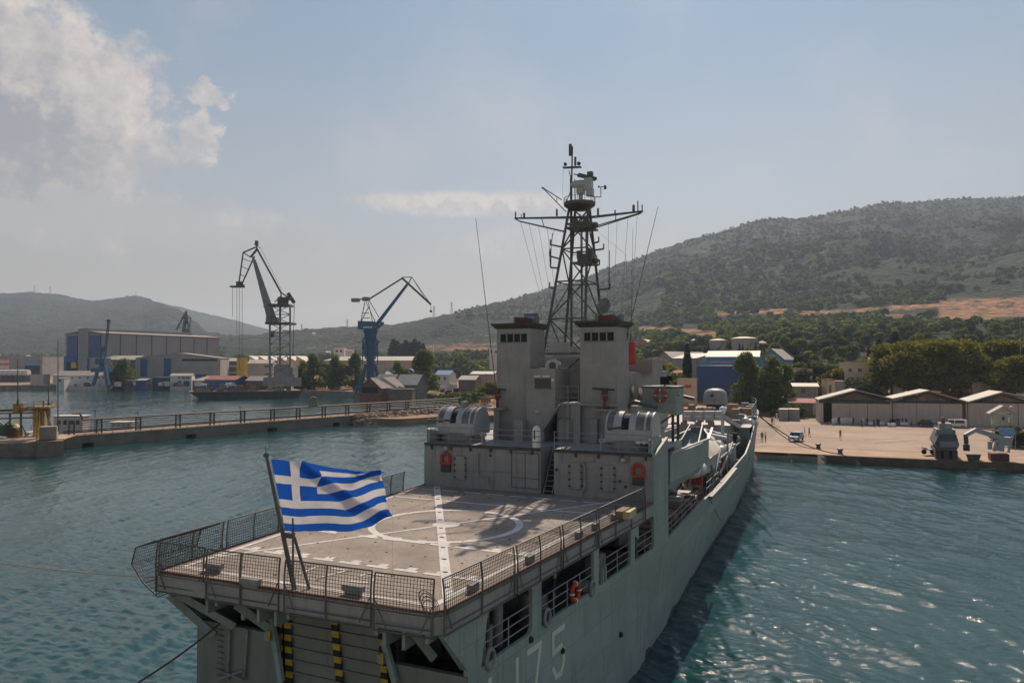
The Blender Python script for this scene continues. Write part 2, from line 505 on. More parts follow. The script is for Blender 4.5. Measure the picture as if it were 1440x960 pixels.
def ground_material():
    m = bpy.data.materials.new("hillside"); m.use_nodes = True
    t = NT(m.node_tree); bs = t.n["Principled BSDF"]
    pos = t.new("ShaderNodeNewGeometry").outputs["Position"]
    at = t.new("ShaderNodeAttribute", attribute_name="zone").outputs["Color"]
    sp = t.new("ShaderNodeSeparateColor"); t.l.new(at, sp.inputs[0])
    scrub, earth, conc = sp.outputs
    big = t.noise(pos, 0.006, 5.0, 0.6); mid = t.noise(pos, 0.035, 5.0, 0.65); fin = t.noise(pos, 0.3, 4.0, 0.7)
    vor = t.new("ShaderNodeTexVoronoi"); t.l.new(pos, vor.inputs["Vector"]); vor.inputs["Scale"].default_value = 0.12
    bush = t.ramp(vor.outputs["Distance"], 0.25, 0.75, 1.0, 0.0)
    green = t.mix(t.ramp(big, 0.35, 0.65), (0.026, 0.042, 0.026), (0.050, 0.064, 0.032))
    green = t.mix(t.ramp(mid, 0.35, 0.7), green, (0.020, 0.027, 0.019))
    dry = t.mix(t.ramp(fin, 0.3, 0.7), (0.17, 0.125, 0.085), (0.26, 0.20, 0.14))
    rock = t.mix(t.ramp(fin, 0.35, 0.65), (0.20, 0.18, 0.165), (0.36, 0.33, 0.30))
    gap = t.m("MULTIPLY", t.ramp(t.m("ADD", fin, t.m("MULTIPLY", mid, 0.6)), 0.78, 1.05), 0.30)
    hill = t.mix(t.m("MULTIPLY", gap, t.m("SUBTRACT", 1.0, t.m("MULTIPLY", bush, 0.7))), green, dry)
    hill = t.mix(t.m("MULTIPLY", t.ramp(t.m("ADD", mid, t.m("MULTIPLY", big, 0.8)), 1.05, 1.2), 0.7), hill, rock)
    soil = t.mix(t.ramp(fin, 0.3, 0.75), (0.25, 0.125, 0.06), (0.46, 0.27, 0.15))
    soil = t.mix(t.m("MULTIPLY", t.ramp(mid, 0.45, 0.62), 0.8), soil, (0.075, 0.085, 0.035))
    earthy = t.mix(t.ramp(fin, 0.3, 0.7), (0.33, 0.155, 0.075), (0.50, 0.28, 0.15))
    c = t.mix(scrub, soil, hill)
    c = t.mix(earth, c, earthy)
    cn = t.noise(pos, 0.12, 6.0, 0.65, 0.4); cf = t.noise(pos, 1.3, 5.0, 0.7)
    con = t.mix(t.ramp(cn, 0.3, 0.7), (0.27, 0.205, 0.155), (0.38, 0.30, 0.235))
    con = t.mix(t.m("MULTIPLY", t.ramp(cf, 0.52, 0.75), 0.45), con, (0.17, 0.125, 0.09))
    c = t.mix(conc, c, con)
    t.l.new(c, bs.inputs["Base Color"])
    bs.inputs["Roughness"].default_value = 0.95
    bs.inputs["Specular IOR Level"].default_value = 0.1
    b = t.new("ShaderNodeBump"); b.inputs["Strength"].default_value = 0.9; b.inputs["Distance"].default_value = 3.0
    h = t.m("ADD", t.m("MULTIPLY", bush, t.m("MULTIPLY", scrub, 1.0)), t.m("MULTIPLY", fin, t.m("MULTIPLY", scrub, 1.0)))
    t.l.new(h, b.inputs["Height"]); t.l.new(b.outputs[0], bs.inputs["Normal"])
    return m
GROUND_MAT = ground_material()

def patch(name, pxs, ds, zfun, zonefun):
    PXg, Dg = np.meshgrid(pxs, ds)
    Z = zfun(PXg, Dg)
    X_ = FH[0] * Dg + RH[0] * (PXg - 720) / F * Dg; Y_ = FH[1] * Dg + RH[1] * (PXg - 720) / F * Dg
    o = raw_mesh(name, np.stack([X_, Y_, Z], -1).reshape(-1, 3), grid_faces(len(ds), len(pxs)), GROUND_MAT, True)
    z = zonefun(PXg, Dg, Z)
    a = o.data.color_attributes.new("zone", "FLOAT_COLOR", "POINT")
    a.data.foreach_set("color", np.concatenate([z.reshape(-1, 3), np.ones((z.size // 3, 1))], 1).astype(np.float32).ravel())
    return structure(o)
def sstep(x, a, b):
    t = np.clip((x - a) / (b - a), 0, 1); return t * t * (3 - 2 * t)
def zones(px, d, z):
    y = 510 - (z - CAMH) * F / d
    wx = FH[0] * d + RH[0] * (px - 720) / F * d; wy = FH[1] * d + RH[1] * (px - 720) / F * d
    w = fbm(wx / 40, wy / 40, 4, 8) - 0.5
    scrub = sstep(z + w * 10, 8, 18) * sstep(d, 230, 330)
    # yellow scrub gaps on the flat near the yard stay soil
    e = np.zeros_like(z)
    def band(x0, x1, y0, y1, wid, amt=1.0, f=7):
        yc = y0 + (y1 - y0) * (px - x0) / (x1 - x0) + w * f
        return amt * (1 - sstep(np.abs(y - yc), wid * 0.6, wid)) * sstep(px, x0 - 4, x0 + 8) * (1 - sstep(px, x1 - 8, x1 + 4)) * (d > 330) * (d < 1500)
    for b in (band(895, 1012, 461, 468, 4.0), band(965, 1015, 472, 473, 5, 0.9), band(1000, 1110, 441, 436, 3.2, 1.0),
              band(1105, 1250, 441, 436, 3.6, 0.9), band(1200, 1360, 438, 426, 4.0), band(1320, 1470, 434, 430, 17.0, 1.0, 6), band(1240, 1400, 446, 447, 4, 0.8),
              band(1430, 2600, 428, 420, 10.0, 1.0, 10), band(560, 690, 489, 491, 3.5, 0.7), band(600, 700, 486, 482, 2.0, 0.5)):
        e = np.maximum(e, b)
    wn = fbm(wx / 9, wy / 9, 3, 31)
    e = e * np.clip(0.55 + (wn - 0.4) * 2.6, 0, 1)
    conc = ((px > 1050) & (d < 186)).astype(float)
    conc = np.maximum(conc, ((px < 320) & (d < 560)) * 0.75)
    return np.stack([scrub, e, conc], -1)
_pxs = np.concatenate([np.linspace(-1600, -60, 130, endpoint=False), np.linspace(-60, 1500, 980), np.linspace(1502, 3200, 130)])
_ds = np.concatenate([np.linspace(70, 240, 90, endpoint=False), np.geomspace(240, 700, 130, endpoint=False), np.geomspace(700, 3400, 300, endpoint=False), np.geomspace(3400, 7000, 12)])
ground = patch("ground", _pxs, _ds, terrain, zones)

# the long mountain behind the yard
_mx = np.array([-1600, -200, 100, 190, 230, 280, 330, 380, 420, 480, 560, 700])
_my = np.array([470, 470, 432, 419, 425.5, 438, 450, 463, 470, 475, 482, 500])
def mountain(px, d):
    zr = zat(np.interp(px, _mx, _my), 4300)
    t = np.clip((d - 3000) / 1300, 0, 1); s = np.clip((d - 4300) / 1500, 0, 1)
    z = (5 + (zr - 5) * t ** 1.1) * (1 - 0.7 * s)
    wx = FH[0] * d + RH[0] * (px - 720) / F * d; wy = FH[1] * d + RH[1] * (px - 720) / F * d
    return z + (fbm(wx / 500, wy / 500, 5, 23) - 0.5) * 110 * t * (1 - t) * 2 + (fbm(wx / 40, wy / 40, 3, 4) - .5) * 10
patch("mountain", np.linspace(-200, 700, 420), np.linspace(3000, 5800, 90), mountain, lambda p, d, z: np.stack([np.ones_like(z), z * 0, z * 0], -1))

# ------------------------------------------------------------------ water
def water():
    m = bpy.data.materials.new("sea_water"); m.use_nodes = True
    t = NT(m.node_tree); bs = t.n["Principled BSDF"]
    pos = t.new("ShaderNodeNewGeometry").outputs["Position"]
    n = t.noise(pos, 0.03, 3.0, 0.6)
    c = t.mix(t.ramp(n, 0.3, 0.7), (0.011, 0.048, 0.054), (0.019, 0.068, 0.073))
    t.l.new(c, bs.inputs["Base Color"])
    bs.inputs["Roughness"].default_value = 0.03
    bs.inputs["IOR"].default_value = 1.36
    mp = t.new("ShaderNodeMapping"); t.l.new(pos, mp.inputs[0]); mp.inputs["Rotation"].default_value = (0, 0, R(25)); mp.inputs["Scale"].default_value = (0.42, 1.0, 1.0)
    gust = t.ramp(t.noise(pos, 0.045, 3.0, 0.55), 0.35, 0.65, 0.6, 1.1)
    h = t.m("MULTIPLY", gust, t.m("ADD", t.m("MULTIPLY", t.noise(mp.outputs[0], 2.6, 5.0, 0.62, 0.3), 1.0), t.m("MULTIPLY", t.noise(mp.outputs[0], 0.7, 3.0, 0.6), 1.4)))
    b = t.new("ShaderNodeBump"); b.inputs["Strength"].default_value = 1.0; b.inputs["Distance"].default_value = 0.062
    t.l.new(h, b.inputs["Height"]); t.l.new(b.outputs[0], bs.inputs["Normal"])
    px = np.concatenate([np.linspace(-2200, -460, 120, endpoint=False), np.linspace(-460, 1900, 1500), np.linspace(1912, 3600, 120)]); d = np.concatenate([np.linspace(3, 12, 20, endpoint=False), np.geomspace(12, 440, 900)])
    P, D = np.meshgrid(px, d)
    X = FH[0] * D + RH[0] * (P - 720) / F * D; Y = FH[1] * D + RH[1] * (P - 720) / F * D
    Z = np.zeros_like(X); rg = np.random.default_rng(5)
    for lam, amp, cnt in ((10, 0.030, 4), (5, 0.021, 5), (2.6, 0.020, 8), (1.3, 0.022, 12), (0.7, 0.0155, 13)):
        fade = np.clip(1.5 - D * (0.0055) * 2.2 / lam, 0, 1)
        for k in range(cnt):
            th = R(62) + rg.normal(0, 0.62); L = lam * rg.uniform(0.75, 1.3); kx, ky = math.cos(th) * 2 * math.pi / L, math.sin(th) * 2 * math.pi / L
            ph = kx * X + ky * Y + rg.uniform(0, 6.28) + 1.2 * vnoise(X / (L * 5), Y / (L * 5), k + int(lam * 10))
            s = np.sin(ph); Z += fade * amp * (s - 0.35 * np.cos(2 * ph)) * (0.35 + 1.3 * vnoise(X / (lam * 7) + k, Y / (lam * 7), 91 + k)) / math.sqrt(cnt) * 1.4
    o = raw_mesh("water", np.stack([X, Y, Z], -1).reshape(-1, 3), grid_faces(len(d), len(px)), m, True)
    return structure(o)
water()

# ------------------------------------------------------------------ quays
M_CONC = paint("worn_concrete", (0.34, 0.28, 0.22), 0.9, 0.25, 0.5, streak=0.35, fine=0.35, bump=0.3)
M_CONCD = paint("wet_concrete", (0.15, 0.105, 0.07), 0.85, 0.3, 0.8, streak=0.6, fine=0.4, bump=0.4)
M_APRON = paint("apron_concrete", (0.36, 0.262, 0.19), 0.92, 0.16, 0.10, fine=0.35, lines=((0.99, 0.13, 0), 9.0, 0.012))
M_PALE = paint("pale_concrete_slab", (0.42, 0.285, 0.19), 0.92, 0.16, 0.2, fine=0.2)
def quay_apron():
    A = PZ(1162, 639.7, 1.15); B = PZ(1440, 651.7, 1.15); dv = (B - A) / np.linalg.norm(B - A); C = A + dv * 260
    L = PZ(1074, 638.5, .6); Lo = L - dv * 42
    m = MB()
    def slab(p, q, z0, z1, back):
        n = np.array([-dv[1], dv[0], 0]) * back
        m.prism([(p[0], p[1], z0), (q[0], q[1], z0), (q[0] + n[0], q[1] + n[1], z0), (p[0] + n[0], p[1] + n[1], z0)], (0, 0, z1 - z0))
    m.cur = 0; slab(A, C, -1.5, 1.15, 0.9)
    m.cur = 1; slab(Lo, A + dv * 0.0, -1.5, .75, 0.6)
    o = structure(m.build("quay_wall", [M_CONCD, M_CONC]))
    a = MB()
    nb = np.array([-dv[1], dv[0], 0])
    f0, f1 = A - dv * 52, C
    a.quad(*(tuple((f0 + nb * 0.4)[:2]) + (1.18,), tuple((f1 + nb * 0.4)[:2]) + (1.18,), tuple((f1 + nb * 9)[:2]) + (1.19,), tuple((f0 + nb * 9)[:2]) + (1.19,)))
    structure(a.build("edge_pavement", M_PALE))
    b = MB()
    b.quad(*(tuple((f0 + nb * 8.9)[:2]) + (1.22,), tuple((f1 + nb * 8.9)[:2]) + (1.22,), tuple((f1 + nb * 72)[:2]) + (1.33,), tuple((f0 + nb * 72)[:2]) + (1.33,)))
    structure(b.build("apron_pavement", M_APRON))
    # worn painted marks
    k = MB()
    for (x0, y0, x1, y1) in ((1160, 610, 1174, 610.5), (1135, 613, 1180, 616), (1215, 617, 1262, 617), (1230, 622, 1290, 618)):
        p, q = PZ(x0, y0, 1.31), PZ(x1, y1, 1.31)
        k.beam((p[0], p[1], 1.31), (q[0], q[1], 1.31), 0.3, 0.012)
    structure(k.build("pavement_marking", paint("faded_white_marking", (0.5, 0.45, 0.4), 0.9, 0.3, 1.5)))
    return A, dv, nb
QA, QDV, QNB = quay_apron()

def far_quay():
    m = MB()
    xs = [-900, -300, 0, 100, 200, 290, 330]
    pts = [plan(x, float(shore(np.array([x]))[0]) - 0.5) for x in xs]
    for p, q in zip(pts[:-1], pts[1:]): m.wall(p, q, -1, 2.9, 4.0)
    xs = [330, 400, 483, 580, 640]
    pts = [plan(x, float(shore(np.array([x]))[0]) - 0.5) for x in xs]
    for p, q in zip(pts[:-1], pts[1:]): m.wall(p, q, -1, 2.6, 2.0)
    structure(m.build("far_quay_wall", paint("far_quay_concrete", (0.24, 0.20, 0.16), 0.9, 0.25, 0.3, streak=0.5)))
far_quay()

# ------------------------------------------------------------------ haze
def haze():
    m = bpy.data.materials.new("haze_air"); m.use_nodes = True
    t = NT(m.node_tree); t.n.clear()
    out = t.new("ShaderNodeOutputMaterial"); v = t.new("ShaderNodeVolumePrincipled")
    v.inputs["Color"].default_value = (0.66, 0.80, 1.0, 1)
    v.inputs["Density"].default_value = HAZE
    v.inputs["Anisotropy"].default_value = 0.3
    t.l.new(v.outputs[0], out.inputs["Volume"])
    b = MB(); b.box2((-6500, -400, -6), (6500, 6600, 600))
    o = b.build("haze", m); o["kind"] = "stuff"; o["label"] = "thin warm sea haze over the bay and hills"; o["category"] = "haze"
    return o
haze()
# ================================================================== the warship
CX = -16.6
M_HULL = paint("hull_paint", (0.27, 0.325, 0.302), 0.55, 0.10, 0.35, spec=0.3, streak=0.5, rust=0.22, grime=(0.12, 0.115, 0.095), fine=0.16, seams=0.5, bump=0.12, bscale=0.9)
M_SUP = paint("superstructure_paint", (0.295, 0.288, 0.270), 0.55, 0.10, 0.7, streak=0.5, rust=0.2, grime=(0.13, 0.10, 0.075), fine=0.2, seams=0.28, bump=0.08, bscale=1.2)
M_SUPL = paint("light_grey_paint", (0.38, 0.385, 0.385), 0.4, 0.10, 1.0, streak=0.3, grime=(0.2, 0.18, 0.16))
M_GREY = paint("fitting_grey", (0.21, 0.21, 0.20), 0.55, 0.2, 2.0, rust=0.15)
M_RAIL = paint("rail_grey", (0.24, 0.25, 0.245), 0.5, 0.15, 2.0, rust=0.1)
M_NETF = paint("net_frame_steel", (0.10, 0.095, 0.085), 0.6, 0.2, 3.0, rust=0.4)
M_NET = paint("net_wire", (0.055, 0.05, 0.045), 0.7, 0.2, 4.0)
M_DECK = paint("flight_deck_nonskid", (0.28, 0.235, 0.195), 0.9, 0.26, 0.42, rust=0.3, fine=0.5, streak=0.35, grime=(0.15, 0.125, 0.105), bump=0.15, bscale=14, lines=((0.83, 0.55, 0), 2.4, 0.010))
M_MARK = paint("deck_white_paint", (0.60, 0.565, 0.53), 0.8, 0.12, 1.2, fine=0.5, rust=0.15)
M_BLACK = paint("black_void", (0.012, 0.012, 0.013), 0.8, 0.2, 1.0)
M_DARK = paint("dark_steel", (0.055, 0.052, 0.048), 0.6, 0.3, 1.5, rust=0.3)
M_MAST = paint("mast_paint", (0.085, 0.085, 0.08), 0.5, 0.2, 1.5, rust=0.15)
M_GLASS = paint("dark_glass", (0.03, 0.034, 0.036), 0.08, 0.1, 1.0, spec=0.6)
M_RED = paint("red_paint", (0.42, 0.035, 0.025), 0.5, 0.2, 3.0)
M_ORANGE = paint("life_ring_orange", (0.42, 0.045, 0.02), 0.6, 0.12, 4.0)
M_RUSTY = paint("rust_red_primer", (0.13, 0.048, 0.034), 0.8, 0.25, 2.0)
M_WHITE = paint("white_paint", (0.74, 0.73, 0.70), 0.45, 0.06, 2.0, streak=0.2, grime=(0.4, 0.35, 0.28))
M_YEL = paint("hazard_yellow", (0.42, 0.28, 0.02), 0.6, 0.2, 3.0, rust=0.3)
M_ROPE = paint("rope_fibre", (0.11, 0.09, 0.07), 0.9, 0.2, 6.0)
M_TAN = paint("tan_brown_deck", (0.30, 0.20, 0.13), 0.85, 0.3, 0.9, rust=0.35, fine=0.4)  # saturated tan brown with rust spots, for decks and clutter
M_NUM = paint("hull_number_paint", (0.55, 0.58, 0.47), 0.6, 0.08, 1.0)

ship = thing("warship", "grey-green landing ship with flight deck, twin funnels and lattice mast, bow to the quay", "warship", (CX, 60, 0))

def hull_top(Y): return np.interp(Y, [19.1, 20.7, 37.7, 41.6, 58, 80, 90, 100, 108, 114, 118, 120.5, 121.4], [5.55, 5.66, 6.9, 7.16, 6.92, 6.6, 6.15, 5.4, 4.7, 3.95, 2.9, 1.5, 0.05])
def hull_wl(Y): return np.interp(Y, [20.7, 35, 43, 58, 80, 100, 114, 118, 120.5, 121.4], [5.66, 6.85, 6.62, 5.95, 5.4, 4.2, 3.15, 2.2, 1.0, 0.03])
def sheer(Y): return np.interp(Y, [41.6, 52, 60, 79, 84, 90, 100, 113, 119, 121.4], [5.30, 5.42, 5.35, 5.84, 6.5, 7.75, 8.0, 8.1, 8.3, 8.4])
Aside, Bside = (-11.06, 19.1), (-9.7, 37.7)
def SV(px, py): return PV(px, py, Aside, Bside)
def side(Y, z, sgn, zt):
    w = hull_wl(Y) + (hull_top(Y) - hull_wl(Y)) * max(0, min(1, z / max(zt, 1)))
    return (CX + sgn * w, Y, z)
def build_hull():
    m = MB()
    for sg in (1, -1):
        # after body, below the openings
        ys = [20.7, 24, 28, 32, 36, 38.95]
        for a, b in zip(ys[:-1], ys[1:]):
            for z0, z1 in ((-1.5, 0), (0, 2.5), (2.5, 5.32)):
                m.quad(side(a, z0, sg, 5.3), side(b, z0, sg, 5.3), side(b, z1, sg, 5.3), side(a, z1, sg, 5.3))
            i = 0.14
            p = [side(a, 5.32, sg, 5.3), side(b, 5.32, sg, 5.3)]
            m.quad(p[0], p[1], (p[1][0] - sg * i, b, 5.32), (p[0][0] - sg * i, a, 5.32))
            m.quad((p[0][0] - sg * i, a, 5.32), (p[1][0] - sg * i, b, 5.32), (p[1][0] - sg * i, b, 4.9), (p[0][0] - sg * i, a, 4.9))
        # side panels between the openings under the flight deck
        pill = [((19.24, 20.7), (5.56, 7.05), "tri"), ((20.7, 21.57, 21.97, 20.7), None, "quad"), ((25.06, 25.80), None, "p"), ((30.82, 31.40), None, "p"), ((35.44, 36.05), None, "p"), ((39.02, 41.6), None, "p")]
        def plate(poly):
            pts = [(CX + sg * float(hull_top(y)), y, z) for y, z in poly]
            m.prism(pts, (-sg * 0.14, 0, 0))
        plate([(19.24, 7.05), (20.7, 5.52), (20.7, 7.05)])
        if sg < 0: plate([(20.7, 5.3), (39.0, 5.3), (39.0, 7.1), (20.7, 7.1)]); plate([(39.02, 5.32), (41.6, 5.30), (41.6, 10.88), (39.02, 10.03)])  # port openings filled in solid, added to shut out daylight under the deck
        if sg > 0: plate([(20.7, 5.32), (21.5, 5.32), (21.97, 7.05), (20.7, 7.05)])
        for a, b in () if sg < 0 else ((25.06, 25.80), (30.82, 31.40), (35.44, 36.05)): plate([(a, 5.32), (b, 5.32), (b, 7.05), (a, 7.05)])
        for a, b in () if sg < 0 else ((31.85, 31.95), (32.2, 32.3)): plate([(a, 5.32), (b, 5.32), (b, 5.95), (a, 5.95)])
        r = 0.28   # rounded corners of the openings
        for a, b in () if sg < 0 else ((21.97, 25.06), (25.80, 30.82), (31.40, 35.44), (36.05, 39.02)):
            for yy, s in ((a, 1), (b, -1)):
                arc = [(yy + s * (r - r * math.cos(k * math.pi / 8)), 7.05 - r + r * math.sin(k * math.pi / 8)) for k in range(5)]
                plate([(yy, 7.05)] + arc[::(1 if s > 0 else 1)])
            for yy, s in ((b, -1),):
                arc = [(yy + s * (r - r * math.cos(k * math.pi / 8)), 5.32 + r - r * math.sin(k * math.pi / 8)) for k in range(5)]
                plate([(yy, 5.32)] + arc)
        if sg > 0: plate([(36.05, 6.55), (36.6, 6.25), (36.6, 7.05), (36.05, 7.05)])
        # wing wall beside the deckhouse
        if sg > 0: plate([(39.02, 5.32), (41.6, 5.30), (41.6, 10.88), (39.02, 10.03)])
        a, b = 38.95, 41.6
        for z0, z1 in ((-1.5, 0), (0, 2.5), (2.5, 5.32)):
            m.quad(side(a, z0, sg, 5.3), side(b, z0, sg, 5.3), side(b, z1, sg, 5.3), side(a, z1, sg, 5.3))
        # forward body with bulwark thickness
        ys = [41.6, 46, 52, 58, 64, 70, 76, 79, 82, 84, 87, 90, 95, 100, 104, 108, 111, 114, 116, 118, 119.5, 120.5, 121.4]
        for a, b in zip(ys[:-1], ys[1:]):
            za, zb = float(sheer(a)), float(sheer(b))
            for k in range(5):
                f0, f1 = k / 5, (k + 1) / 5
                A0, A1 = -1.5 + (za + 1.5) * f0, -1.5 + (za + 1.5) * f1
                B0, B1 = -1.5 + (zb + 1.5) * f0, -1.5 + (zb + 1.5) * f1
                m.quad(side(a, A0, sg, za), side(b, B0, sg, zb), side(b, B1, sg, zb), side(a, A1, sg, za))
            pa, pb = side(a, za, sg, za), side(b, zb, sg, zb)
            ia = min(0.16, hull_top(a)); ib = min(0.16, hull_top(b))
            m.quad(pa, pb, (pb[0] - sg * ib, b, zb), (pa[0] - sg * ia, a, za))
            m.quad((pa[0] - sg * ia, a, za), (pb[0] - sg * ib, b, zb), (pb[0] - sg * ib, b, zb - 1.6), (pa[0] - sg * ia, a, za - 1.6))
    # transom, flanking the stern gate
    gl, gr = PY(392, 900, 20.7)[0], PY(552, 900, 20.7)[0]
    tr = MB()
    for x0, x1, zt in ((CX - 5.64, gl, 5.5), (gr, CX + 5.64, 5.3)):
        tr.piece().prism([(x0, 20.7, -1.5), (x1, 20.7, -1.5), (x1, 20.7, zt), (x0, 20.7, zt)], (0, 0.2, 0))
    o = m.build("hull", M_HULL, ship)
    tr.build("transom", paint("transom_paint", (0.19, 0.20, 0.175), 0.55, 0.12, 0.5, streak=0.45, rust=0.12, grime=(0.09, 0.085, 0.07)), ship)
    # draught ladder rungs and struts on the transom
    s = MB()
    for px in (322, 345):
        s.piece(); a, b = PY(px - 2, 955, 20.6), PY(px + (3 if px > 330 else 1), 885, 20.6)
        s.beam(a, b, 0.06, 0.10)
    s2 = MB()
    for k in range(9):
        a = PY(309, 885 + k * 8, 20.62); s2.box((a[0], a[1], a[2]), (0.28, 0.08, 0.03))
    s2.build("rung_ladder", M_GREY, o)
    s.piece()
    s.beam(PY(303, 955, 20.55), PY(342, 942, 20.55), 0.08, 0.08); s.beam(PY(303, 940, 20.5), PY(342, 955, 20.5), 0.06, 0.06)
    s.build("transom_brace", M_GREY, o)
    # hull number
    n = MB()
    def stroke(pts, w=0.20):
        # pts in (along, up) on the starboard side
        for (y0, z0), (y1, z1) in zip(pts[:-1], pts[1:]):
            d = math.hypot(y1 - y0, z1 - z0); ny, nz = -(z1 - z0) / d * w / 2, (y1 - y0) / d * w / 2
            ey, ez = (y1 - y0) / d * w * 0.5, (z1 - z0) / d * w * 0.5
            q = [(y0 - ey + ny, z0 - ez + nz), (y1 + ey + ny, z1 + ez + nz), (y1 + ey - ny, z1 + ez - nz), (y0 - ey - ny, z0 - ez - nz)]
            pts3 = [Vector(side(yy, zz, 1, 5.3)) + Vector((0.012, 0, 0)) for yy, zz in q]
            n.prism(pts3, (-0.02, 0, 0))
    zb, zt = 3.05, 4.72
    for g, y in (("L", 22.05), ("1", 23.6), ("7", 24.75), ("5", 26.75)):
        h = zt - zb; w = 0.95
        if g == "L": stroke([(y, zt), (y, zb), (y + w, zb)])
        if g == "1": stroke([(y + 0.3, zb), (y + 0.3, zt)])
        if g == "7": stroke([(y, zt), (y + w, zt), (y + 0.45, zb)])
        if g == "5": stroke([(y + w, zt), (y, zt), (y, zt - 0.72), (y + 0.7, zt - 0.66), (y + w, zt - 0.92), (y + w, zb + 0.38), (y + 0.68, zb), (y + 0.25, zb), (y, zb + 0.35)])
    n.build("hull_number", M_NUM, o)
    f = MB()
    for y, z in ((21.95, 5.42), (26.15, 5.5), (30.5, 5.45)):
        x = side(y, z, 1, 5.3)[0]
        f.piece().torus((x + 0.02, y + 0.1, z), 0.30, 0.075, (1, 0.05, 0), 14, 6); f.lathe([(0.30, -0.5), (0.3, 0)], (x, y + 0.1, z), 12, (1, 0, 0), cap=False)
    f.build("fairlead", M_GREY, o, smooth=True)
    e = MB()
    for y, z in ((27.55, 3.85), (24.9, 5.12), (33.8, 2.5)):
        x = side(y, z, 1, 5.3)[0]; e.piece().sphere((x, y, z), 0.13, 10, 6)
    e.build("scupper", M_BLACK, o)
    # water-stained boot line
    b = MB()
    for a, c in zip([21, 30, 38, 45, 52, 58, 66, 74, 82, 90, 100, 108], [30, 38, 45, 52, 58, 66, 74, 82, 90, 100, 108, 114]):
        za, zc = (5.3 if a < 41 else float(sheer(a))), (5.3 if c < 41 else float(sheer(c)))
        pts = [side(a, -.3, 1, za), side(c, -.3, 1, zc), side(c, .42, 1, zc), side(a, .42, 1, za)]
        b.prism([Vector(p) + Vector((0.006, 0, 0)) for p in pts], (-0.05, 0, 0))
    b.build("boot_topping", paint("boot_topping_black", (0.035, 0.04, 0.038), 0.6, 0.3, 1.0), o)
    return o
hull = build_hull()

def stern_gate():
    m = MB(); xl, xr = PY(405, 900, 20.95)[0], PY(541, 900, 20.95)[0]
    m.box2((xl, 20.95, -1), (xr, 21.2, 6.6))
    z = 6.3
    while z > -1:
        m.box2((xl, 20.86, z), (xr, 20.95, z + 0.05)); z -= 0.42
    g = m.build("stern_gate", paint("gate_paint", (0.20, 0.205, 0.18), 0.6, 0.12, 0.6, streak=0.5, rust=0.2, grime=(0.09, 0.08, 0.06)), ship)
    h = MB()
    def strip(px0, px1, pxb0, pxb1, w):
        zt_, zb_ = 6.35, 1.5; h.piece()
        x0 = PY((px0 + px1) / 2, 870, 20.85)[0]; xb = PY((pxb0 + pxb1) / 2, 955, 20.85)[0]; zlow = PY(470, 955, 20.85)[2]
        n = 26
        for k in range(n):
            z1 = zt_ - k * 0.21; xx = x0 + (xb - x0) * (zt_ - z1) / (zt_ - zlow)
            h.cur = k % 2
            h.box2((xx - w / 2, 20.83, z1 - 0.21), (xx + w / 2, 20.87, z1))
    strip(464, 476, 474, 482, 0.30); strip(400, 408, 403, 410, 0.30); strip(532, 540, 538, 546, 0.26); strip(392, 396, 392, 398, 0.14)
    h.build("hazard_stripe", [M_YEL, M_BLACK], g)
    d = MB()
    gl, gr = PY(392, 900, 20.7)[0], PY(552, 900, 20.7)[0]
    d.box2((gl, 21.3, -1.2), (gr, 21.5, 6.9)); d.box2((gl - 0.1, 20.9, -1.2), (gl, 21.3, 6.9)); d.box2((gr, 20.9, -1.2), (gr + 0.1, 21.3, 6.9))
    d.build("gate_recess", M_BLACK, g)
    s = MB()
    for px0, py0, px1, py1 in ((381, 868, 396, 958), (540, 900, 556, 958)):
        s.piece().beam(PY(px0, py0, 20.55), PY(px1, py1, 20.55), 0.16, 0.2)
    for px, py in ((378, 893), (537, 925)):
        a = PY(px, py, 20.5); s.piece().box(a, (0.22, 0.2, 0.3))
    s.build("gate_arm", M_HULL, g)
    y = MB()
    for px, py in ((378, 893), (537, 925)):
        a = PY(px, py, 20.36); y.piece().box(a, (0.12, 0.05, 0.34))
    y.build("hazard_plate", M_YEL, g)
stern_gate()

